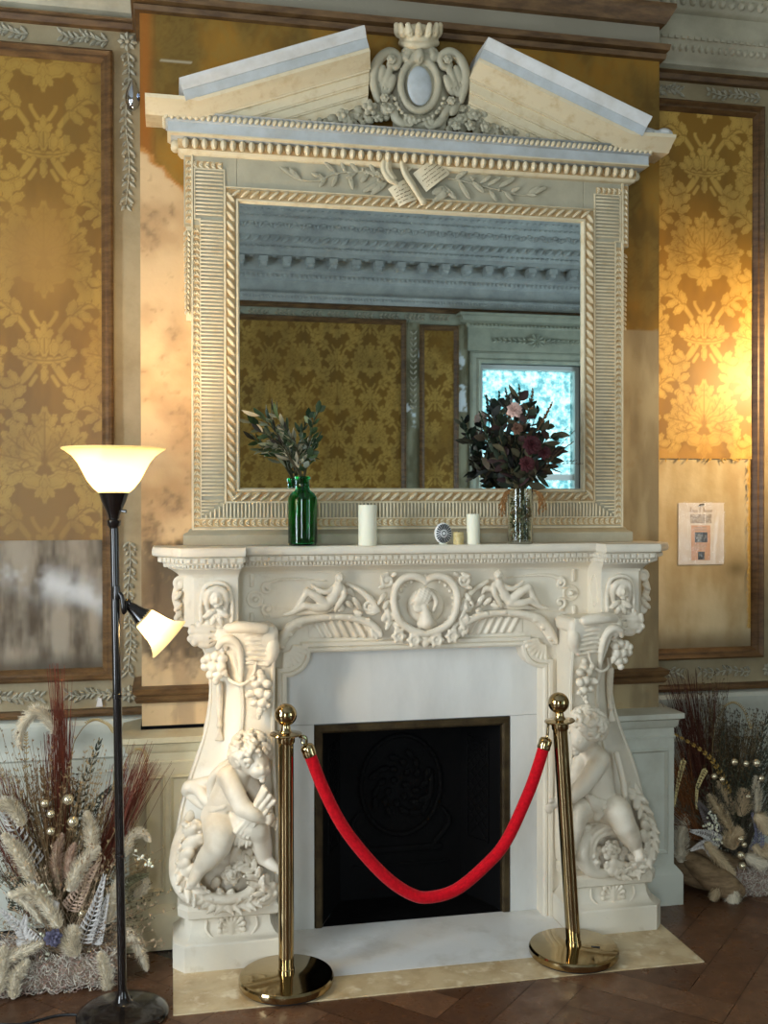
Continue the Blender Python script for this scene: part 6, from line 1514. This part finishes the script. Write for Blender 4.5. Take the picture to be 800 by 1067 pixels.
def baubles(par, lst, y):
    for u, v, r in lst: obj('bauble', MB().ell(W(u, v, y), (r, r, r), n=16, m=10), M['pearl'], par)
def pearls(par, lst, y, seed):
    rng = np.random.default_rng(seed)
    for u0, v0, u1, v1, n in lst:
        b = MB(); P = cat([W(u0, v0, y), W((u0+u1)/2+3, (v0+v1)/2, y-.01), W(u1, v1, y)], 6); b.tube(P, .001, 4)
        for i in range(n): p = P[int(rng.integers(len(P)))]+rng.normal(size=3)*.009; b.ell(p, (.0052,)*3, n=8, m=5)
        obj('pearl_sprig', b, M['candle'], par)
def moss_block(par, x0, x1, y0, y1, h, seed, name='moss_base'):
    rng = np.random.default_rng(seed); k = Carve(); k.box(((x0+x1)/2, (y0+y1)/2, h/2+.001), (x1-x0, y1-y0, h), rd=.03)
    mb = k.build(.014); b = MB(); b.add(mb.V[0], mb.Q[0], c=L3(srgb(150, 132, 112)))
    V = []; F = []; C = []
    for i in range(3200):
        f = rng.integers(3); x = rng.uniform(x0, x1); z = rng.uniform(.006, h); y = y0
        if f == 1: y = rng.uniform(y0, y1); z = h
        if f == 2: y = rng.uniform(y0, y1); x = x1 if rng.random() < .5 else x0
        p = A(x, y, z); P = [p]; d = rng.normal(size=3)
        for _ in range(3): d = d+rng.normal(size=3)*.7; P.append(P[-1]+d/np.linalg.norm(d)*.012)
        P = np.array(P); P[:, 2] = np.maximum(P[:, 2], .003); P[:, 1] = np.minimum(np.maximum(P[:, 1], y0-.014), y1); b.tube(P, .0011, 3, cap=False); b.C[-1] = np.tile(L3(srgb(214, 204, 188) if rng.random() < .6 else srgb(170, 140, 126))*rng.uniform(.75, 1.1), (len(b.V[-1]), 1))
    o = obj(name, b, M['leafy'], par, angle=60); return o
CRM = srgb(228, 216, 192); PNK = srgb(206, 176, 152); RED = srgb(112, 56, 40); BRN = srgb(120, 92, 62); SIL = srgb(196, 190, 184); DGN = srgb(58, 62, 50)
y0 = -.20
al = thing('dried_flower_arrangement', 'dried arrangement with white plumes and red grasses on the floor behind the lamp', 'flowers', (-1.27, -.2, 0), 'dried flower arrangements')
moss_block(al, -1.46, -1.10, -.325, -.09, .105, 1)
for i, (pts, y, r, col) in enumerate([
    ([(60, 764), (52, 752), (40, 742), (27, 750), (20, 766), (22, 782)], -.12, .020, CRM), ([(24, 860), (16, 845), (6, 838), (-6, 842)], -.24, .020, CRM), ([(34, 918), (20, 890), (3, 868)], -.27, .022, CRM),
    ([(97, 892), (95, 868), (90, 845)], -.24, .020, CRM), ([(62, 926), (58, 898), (65, 868)], -.22, .017, PNK), ([(74, 925), (72, 900), (78, 878)], -.23, .016, PNK), ([(72, 928), (84, 902), (104, 882)], -.28, .022, CRM),
    ([(112, 962), (117, 938), (125, 912)], -.26, .019, CRM), ([(62, 966), (48, 942), (30, 928), (12, 935)], -.31, .022, CRM), ([(80, 996), (74, 982), (78, 966)], -.32, .026, CRM), ([(0, 1004), (22, 992), (46, 982)], -.335, .018, CRM),
    ([(14, 1040), (17, 1018), (30, 1000)], -.35, .019, CRM), ([(-2, 1036), (2, 1010), (4, 986)], -.345, .021, CRM), ([(130, 892), (137, 874), (148, 868), (157, 877)], -.2, .015, CRM), ([(132, 968), (144, 986), (153, 1012)], -.25, .017, CRM),
    ([(112, 1034), (110, 1012), (104, 992)], -.335, .018, CRM), ([(140, 934), (151, 924), (150, 914)], -.2, .013, CRM), ([(110, 880), (120, 850), (132, 820)], -.14, .013, PNK), ([(8, 930), (26, 940), (44, 962)], -.3, .013, CRM)]):
    plume(al, pts, y, r, col, 30+i)
baubles(al, [(71, 833, .0185), (46.5, 837, .014), (53, 848, .014), (76, 856, .0185), (53, 866, .014), (85.5, 952, .0145), (72, 999, .013), (92, 992, .014), (87, 977, .013)], -.275)
pearls(al, [(30, 965, 44, 978, 12), (46, 920, 48, 935, 7), (138, 890, 156, 900, 10), (40, 985, 52, 1000, 6)], -.3, 3)
grassy(al, (66, 950), [(60, 725), (68, 705), (64, 740), (52, 760), (72, 735), (58, 690)], -.14, 130, RED, 1, 5)
grassy(al, (92, 950), [(140, 800), (150, 770), (130, 790), (122, 815), (160, 790)], -.15, 170, RED, 2, 7)
grassy(al, (34, 950), [(2, 800), (12, 815), (-8, 840), (20, 830)], -.15, 120, RED, 3, 8)
grassy(al, (56, 940), [(36, 770), (46, 790), (60, 800), (26, 800), (80, 810)], -.17, 70, BRN, 4, 9, .0018, True, name='seed_grass')
grassy(al, (60, 960), [(10, 760), (90, 770), (118, 800), (0, 790), (140, 850), (150, 880), (100, 780)], -.2, 90, srgb(140, 118, 84), 5, 12, .0012, True, name='seed_grass')
grassy(al, (70, 990), [(20, 900), (40, 880), (110, 890), (150, 940), (0, 940), (150, 965), (90, 870)], -.27, 110, srgb(164, 140, 112), 6, 14, .0012, True, name='seed_grass')
for i, (pts, w, col, y) in enumerate([([(60, 950), (48, 940), (36, 921)], .03, SIL, -.3), ([(84, 985), (98, 950), (108, 915)], .035, SIL, -.31), ([(96, 985), (104, 965), (112, 935)], .03, SIL, -.3), ([(40, 990), (24, 970), (4, 950)], .035, SIL, -.32), ([(30, 985), (24, 975), (26, 958)], .03, SIL, -.32), ([(70, 950), (86, 925), (100, 902)], .035, PNK, -.27),
    ([(74, 880), (84, 830), (104, 772)], .045, DGN, -.13), ([(84, 900), (92, 850), (114, 822)], .04, DGN, -.16), ([(66, 890), (52, 850), (44, 800)], .04, BRN, -.15), ([(20, 950), (18, 930), (30, 910)], .035, DGN, -.25), ([(110, 940), (130, 920), (150, 912)], .035, srgb(104, 100, 72), -.2), ([(40, 905), (14, 860), (0, 835)], .04, SIL, -.22)]):
    fern(al, pts, y, w, col, 60+i)
P = cat([W(u, v, -.12) for u, v in ((70, 880), (74, 790), (84, 762), (98, 751), (112, 756), (118, 764))], 8)
for nm, pts_ in (('curling_stem', ((70, 880), (74, 790), (84, 762), (98, 751), (112, 756), (118, 764))), ('curling_stem', ((110, 880), (128, 800), (142, 782), (152, 788), (151, 806))), ('curling_stem', ((118, 830), (126, 812), (138, 860), (144, 910))), ('curling_stem', ((30, 900), (28, 800), (27, 765)))):
    b = MB(); b.C = [np.zeros((0, 3))]; b.V = [np.zeros((0, 3))]; P = cat([W(u, v, -.12) for u, v in pts_], 8); b.tube(P, np.linspace(.0018, .001, len(P)), 5); b.C[-1] = np.tile(L3(srgb(150, 124, 82)), (len(b.V[-1]), 1))
    for p_ in P[len(P)//2:]:
        for sg in (1, -1): b.leaf(p_, p_+A(sg*.008, -.003, .010), .005, (0, -1, 0), c=L3(srgb(176, 152, 104)))
    obj(nm, b, M['leafy'], al)
grassy(al, (66, 960), [(30, 830), (50, 820), (90, 830), (110, 840), (20, 850), (75, 800), (10, 870)], -.13, 240, srgb(104, 84, 58), 7, 12, .0016, True, name='seed_grass')
grassy(al, (70, 975), [(0, 900), (30, 910), (60, 900), (95, 910), (120, 900), (140, 920)], -.2, 160, srgb(92, 84, 62), 8, 12, .0016, True, name='seed_grass')
bloom(al, W(56, 976, -.325), .034, srgb(92, 88, 108), 'blue_bloom', 26)
ar = thing('dried_flower_arrangement', 'dried arrangement with buff plumes on the floor right of the mantel', 'flowers', (1.38, .06, 0), 'dried flower arrangements')
y1 = .0
moss_block(ar, 1.33, 1.56, -.055, .16, .10, 4)
k = Carve()
for P in ([(1.15, .05, .16), (1.20, -.02, .11), (1.27, -.05, .06), (1.33, -.06, .03)], [(1.13, .10, .10), (1.20, .06, .06), (1.30, .02, .04)], [(1.2, .08, .16), (1.28, .04, .13), (1.36, 0, .1)]): k.chain(P, [.025, .05, .055, .03], .02) if len(P) == 4 else k.chain(P, .045, .02)
obj('dry_husk', k.build(.009), mat('brown_husk', srgb(150, 124, 92), .85, col2=srgb(104, 82, 56), nscale=18, stretch=(1, 1, 3), bump=.3, bscale=30), ar, angle=180)
BUF = srgb(206, 184, 148); CR2 = srgb(216, 204, 180)
for i, (pts, y, r, col) in enumerate([
    ([(709, 898), (710, 872), (715, 848)], .02, .026, CR2), ([(760, 862), (750, 848), (738, 828)], -.02, .026, BUF), ([(764, 848), (756, 832), (747, 814)], .0, .018, BUF), ([(771, 850), (773, 838), (775, 822)], -.01, .028, BUF), ([(787, 848), (788, 830), (787, 808)], -.01, .018, CR2),
    ([(735, 878), (748, 894), (766, 912)], -.06, .020, BUF), ([(764, 884), (762, 874), (772, 864)], -.05, .030, BUF), ([(786, 850), (794, 856), (800, 868)], -.04, .026, BUF), ([(762, 924), (763, 934), (762, 945)], -.085, .026, CR2), ([(750, 918), (746, 928), (742, 938)], -.075, .018, BUF), ([(776, 892), (788, 898), (797, 902)], -.06, .022, CR2), ([(784, 880), (792, 890), (800, 880)], -.03, .026, BUF)]):
    plume(ar, pts, y, r, col, 130+i)
baubles(ar, [(771, 874, .0165), (775, 880, .012), (771.5, 891, .0165), (773, 902, .0155), (765, 794, .014), (777, 795.6, .013), (788, 795, .016), (793, 811, .013), (744, 809, .013), (752, 812, .012), (779, 830, .012)], -.07)
pearls(ar, [(738, 846, 748, 880, 18), (734, 858, 742, 874, 10), (742, 852, 750, 866, 8)], -.04, 8)
grassy(ar, (736, 850), [(700, 700), (712, 712), (718, 695), (706, 730), (724, 740), (738, 712), (742, 705)], .06, 220, srgb(84, 46, 34), 11, 8)
grassy(ar, (728, 870), [(700, 790), (704, 770), (712, 800), (698, 830)], .03, 160, srgb(120, 74, 38), 12, 8)
grassy(ar, (760, 860), [(770, 745), (785, 760), (760, 770), (748, 740), (795, 745), (740, 700)], .05, 110, srgb(92, 76, 50), 13, 12, .0013, True, name='seed_grass')
grassy(ar, (765, 870), [(790, 800), (755, 790), (800, 780), (735, 800), (778, 770)], .02, 120, srgb(70, 70, 52), 14, 14, .0014, True, name='seed_grass')
grassy(ar, (760, 880), [(740, 770), (770, 760), (800, 770), (720, 790), (790, 740), (755, 740)], .08, 260, srgb(70, 58, 40), 15, 12, .0016, True, name='seed_grass')
grassy(ar, (770, 890), [(730, 830), (760, 820), (790, 830), (800, 800), (745, 800)], .02, 160, srgb(84, 76, 62), 16, 12, .0016, True, name='seed_grass')
for i, (pts, w, col, y) in enumerate([([(770, 840), (782, 800), (800, 745)], .05, DGN, .03), ([(775, 850), (790, 800), (808, 770)], .05, DGN, .0), ([(760, 840), (752, 800), (752, 765)], .04, DGN, .03), ([(750, 880), (738, 870), (722, 866)], .035, SIL, -.03), ([(745, 890), (734, 880), (722, 884)], .03, SIL, -.05), ([(750, 870), (736, 850), (728, 838)], .04, srgb(108, 98, 96), -.02), ([(786, 890), (790, 870), (784, 850)], .035, srgb(120, 118, 136), -.03), ([(760, 830), (740, 790), (698, 762)], .018, srgb(176, 140, 70), .0), ([(735, 800), (726, 820), (725, 840)], .014, srgb(206, 186, 130), -.02), ([(712, 790), (706, 815), (702, 838)], .014, srgb(206, 186, 130), -.0)]):
    fern(ar, pts, y, w, col, 160+i)
for pts_ in (((745, 860), (742, 780), (750, 745), (762, 733), (774, 740), (782, 760)), ((725, 830), (700, 800), (684, 780)), ((725, 850), (700, 835), (682, 822))):
    b = MB(); b.C = [np.zeros((0, 3))]; b.V = [np.zeros((0, 3))]; P = cat([W(u, v, .0) for u, v in pts_], 8); b.tube(P, np.linspace(.0018, .001, len(P)), 5); b.C[-1] = np.tile(L3(srgb(110, 92, 58)), (len(b.V[-1]), 1))
    for p_ in P[len(P)//2:]:
        for sg in (1, -1): b.leaf(p_, p_+A(sg*.007, -.003, .010), .005, (0, -1, 0), c=L3(srgb(150, 130, 86)))
    obj('curling_stem', b, M['leafy'], ar)

# ------------------------------------------------------------------ paper notice, steel fitting, paper tag
nx0, nx1, nz0, nz1 = 1.226, 1.44, 1.33, 1.597
no = thing('paper_notice', 'white paper notice in crumpled clear film pinned to the bare plaster right of the mirror', 'notice', ((nx0+nx1)/2, .24, (nz0+nz1)/2))
M['paper'] = mat('white_paper', srgb(228, 220, 212), .5, col2=srgb(212, 200, 190), nscale=9); M['pink'] = mat('salmon_print', srgb(214, 176, 152), .6, col2=srgb(200, 156, 132), nscale=40); M['greyprint'] = mat('grey_print', srgb(156, 146, 140), .6, col2=srgb(196, 186, 178), nscale=110, lohi=(.45, .55)); M['dark'] = mat('dark_photo_print', srgb(70, 72, 78), .4, col2=srgb(128, 130, 132), nscale=45, lohi=(.5, .6)); M['gilt'] = mat('tan_script', srgb(190, 160, 128), .5)
ny = YB-.005
def plate(x0, x1, z0, z1, d, e=.0012): return MB().bx(x0, x1, ny-d-e, ny-d, z0, z1)
obj('sheet', plate(nx0, nx1, nz0, nz1, .0), M['paper'], no, smooth=False)
NX = lambda f: nx0+(nx1-nx0)*f; NZ = lambda f: nz1-(nz1-nz0)*f
obj('printed_panel', plate(NX(.28), NX(.70), NZ(.93), NZ(.365), .0014, .0004), M['pink'], no, smooth=False)
obj('text_block', plate(NX(.26), NX(.58), NZ(.33), NZ(.185), .0014, .0004), M['greyprint'], no, smooth=False); obj('text_block', plate(NX(.60), NX(.73), NZ(.33), NZ(.185), .0014, .0004), M['greyprint'], no, smooth=False)
obj('photo', plate(NX(.36), NX(.635), NZ(.64), NZ(.475), .002, .0005), M['dark'], no, smooth=False); obj('photo', plate(NX(.43), NX(.575), NZ(.92), NZ(.79), .002, .0005), M['dark'], no, smooth=False)
b = MB(); x = .26
for j, wl in enumerate((4, 1, 5)):
    for i in range(wl):
        t = np.linspace(0, 2*PI, 9); hh = .022 if i == 0 else .009
        b.tube([(NX(x)+.004*math.sin(q)+.006*q/6, ny-.0025, NZ(.145)+hh*.5*(1-math.cos(q))*.9) for q in t], .0006, 4); x += .042
    x += .035
obj('script_title', b, M['gilt'], no)
b = MB()
for z in (.395, .42, .44): b.bx(NX(.34), NX(.62), ny-.0024, ny-.0018, NZ(z)-.0012, NZ(z)+.0012)
for z in (.67, .69, .71, .73, .75): b.bx(NX(.34), NX(.62-.03*(z > .72)), ny-.0024, ny-.0018, NZ(z)-.0008, NZ(z)+.0008)
obj('text_line', b, M['greyprint'], no, smooth=False)
obj('hook', MB().tube(cat([(NX(.44), ny-.003, NZ(.05)), (NX(.48), ny-.008, NZ(.025)), (NX(.53), ny-.008, NZ(.02)), (NX(.55), ny-.003, NZ(.035))], 5), .002, 6), M['cordblack'], no)
def film():
    n = 40; m = 48; X, Z = np.meshgrid(np.linspace(nx0-.002, nx1+.002, n), np.linspace(nz0-.003, nz1+.004, m), indexing='ij'); u = (X-nx0)/(nx1-nx0); w = (Z-nz0)/(nz1-nz0)
    Yv = ny-.006-.004*vnoise(X, Z, 60, 4)-.012*np.exp(-((u-.62-.32*w**1.5+.1)/.05)**2)*sst(0, .2, w)-.01*np.exp(-((u-.78-.1*w)/.04)**2)
    i, j = np.meshgrid(np.arange(n-1), np.arange(m-1), indexing='ij'); Q = np.stack([i*m+j, (i+1)*m+j, (i+1)*m+j+1, i*m+j+1], -1).reshape(-1, 4)
    return MB().add(np.stack([X, Yv, Z], -1), Q)
def film_mat():
    m = bpy.data.materials.new('clear_film'); m.use_nodes = True; nt = m.node_tree; N = nt.nodes; N.clear(); o = N.new('ShaderNodeOutputMaterial'); mx = N.new('ShaderNodeMixShader'); tr = N.new('ShaderNodeBsdfTransparent'); gs = N.new('ShaderNodeBsdfGlossy'); fr = N.new('ShaderNodeFresnel')
    fr.inputs['IOR'].default_value = 1.3; gs.inputs['Roughness'].default_value = .2; mx.inputs[0].default_value = .05; nt.links.new(tr.outputs[0], mx.inputs[1]); nt.links.new(gs.outputs[0], mx.inputs[2]); nt.links.new(mx.outputs[0], o.inputs[0]); return m
obj('clear_film', film(), film_mat(), no, angle=180)
kc = A(-1.044, .2, 3.14)
kn = thing('steel_wall_fitting', 'polished steel teardrop fitting on the wall at the left end of the pediment', 'fitting', (kc[0], .25, kc[2]))
obj('teardrop', MB().lathe([(0, .064), (.006, .058), (.016, .036), (.025, .008), (.0275, -.012), (.025, -.03), (.016, -.048), (.006, -.056), (0, -.058)], kc, 28), M['chrome'], kn, angle=180)
obj('ring', MB().lathe([(.008, -.012), (.016, -.012), (.0185, -.004), (.0185, .006), (.014, .012), (.006, .012)], kc+A(.038, -.01, -.004), 20, rotm('Y', 70)), M['chrome'], kn)
obj('backing_stem', MB().tube([kc+A(0, .05, -.01), kc+A(0, .02, -.01)], .01, 12).tube([kc+A(.01, 0, -.006), kc+A(.04, -.006, -.004)], .006, 10), M['chrome'], kn)
p = W(103.5, 731, .245); tg = MB().prism([(p[0]-.012, p[2]-.018), (p[0]+.013, p[2]-.018), (p[0]+.008, p[2]+.014), (p[0]-.004, p[2]+.016)], XZ, -.249, -.236)
tag(obj('paper_tag', tg, M['paper'], smooth=False), 'small white paper tag hanging on the carved band left of the lamp pole', 'tag')

# pale crumpled film left on top of the pediment
k = Carve(); q = [W(u, v, -.16) for u, v in ((668, 139.5), (676, 140.5), (685, 141), (694, 139), (700, 140.5))]
k.chain([A(p_[0], -.155+.012*(i % 2), 3.017+.010*(i % 2)) for i, p_ in enumerate(q)], [.006, .011, .009, .013, .006], .006, 5)
k.ell(A(q[3][0], -.145, 3.02), (.024, .03, .016)); k.ell(A(q[1][0], -.15, 3.017), (.022, .024, .011))
tag(obj('crumpled_film', k.build(.004), M['frame_pale'], angle=180), 'pale crumpled film lying on the right end of the mirror pediment', 'rubbish')
# ------------------------------------------------------------------ light
w = bpy.data.worlds.new('sky'); SC.world = w; w.use_nodes = True
bg = w.node_tree.nodes['Background']; bg.inputs['Color'].default_value = (.62, .82, .9, 1); bg.inputs['Strength'].default_value = 1.0
def area(name, loc, rot, sx, sy, e, col):
    l = bpy.data.lights.new(name, 'AREA'); l.shape = 'RECTANGLE'; l.size = sx; l.size_y = sy; l.energy = e; l.color = col
    o = bpy.data.objects.new(name, l); COL.objects.link(o); o.location = loc; o.rotation_euler = rot; return o
DAY = (.74, .95, 1.0); DAY2 = (.83, .91, 1.0)
area('daylight_window', (2.588, YR-.32, 1.7), (PI/2, 0, 0), 1.2, 2.7, 19, DAY)
area('daylight_second_window', (-2.05, YR-.32, 1.7), (PI/2, 0, 0), 1.2, 2.7, 150, DAY2)
area('fill_right_window', (XR+.32, -4.5, 1.7), (0, PI/2, 0), 2.7, 1.3, 110, (.78, .89, 1.0))
area('daylight_side_window', (XL-.32, -2.2, 1.7), (0, -PI/2, 0), 2.7, 1.3, 250, DAY2)
def point(name, loc, e, col, r):
    l = bpy.data.lights.new(name, 'POINT'); l.energy = e; l.color = col; l.shadow_soft_size = r
    o = bpy.data.objects.new(name, l); COL.objects.link(o); o.location = loc; return o
WARM = (1., .68, .36)
point('lamp_bowl_bulb', tuple(c+A(0, 0, 1.745)), 12, WARM, .05)
def spot(name, loc, d, e, col, ang, blend, r):
    l = bpy.data.lights.new(name, 'SPOT'); l.energy = e; l.color = col; l.spot_size = math.radians(ang); l.spot_blend = blend; l.shadow_soft_size = r
    o = bpy.data.objects.new(name, l); COL.objects.link(o); o.location = loc; o.rotation_euler = Vector((0, 0, -1)).rotation_difference(Vector(d)).to_euler(); return o
spot('lamp_side_bulb', tuple(s0+dz*.135), dz, 2.5, WARM, 165, .8, .03)
spot('wall_lamp', (1.95, -.34, 2.2), (-.46, .59, -.12), 72, (1., .68, .32), 110, .9, .05)

# ------------------------------------------------------------------ camera
cam = bpy.data.cameras.new('camera'); co_ = bpy.data.objects.new('camera', cam); COL.objects.link(co_)
cam.sensor_fit = 'HORIZONTAL'; cam.sensor_width = 36; cam.lens = CF*36/800
co_.matrix_world = Matrix(((R2[0], U2[0], -FW[0], CAM[0]), (R2[1], U2[1], -FW[1], CAM[1]), (R2[2], U2[2], -FW[2], CAM[2]), (0, 0, 0, 1)))
SC.camera = co_
SC.view_settings.view_transform = 'Standard'; SC.view_settings.look = 'None'; SC.view_settings.gamma = 1; SC.view_settings.use_curve_mapping = False
SC.view_settings.exposure = 0.06
SC.cycles.max_bounces = 10; SC.cycles.sample_clamp_indirect = 12
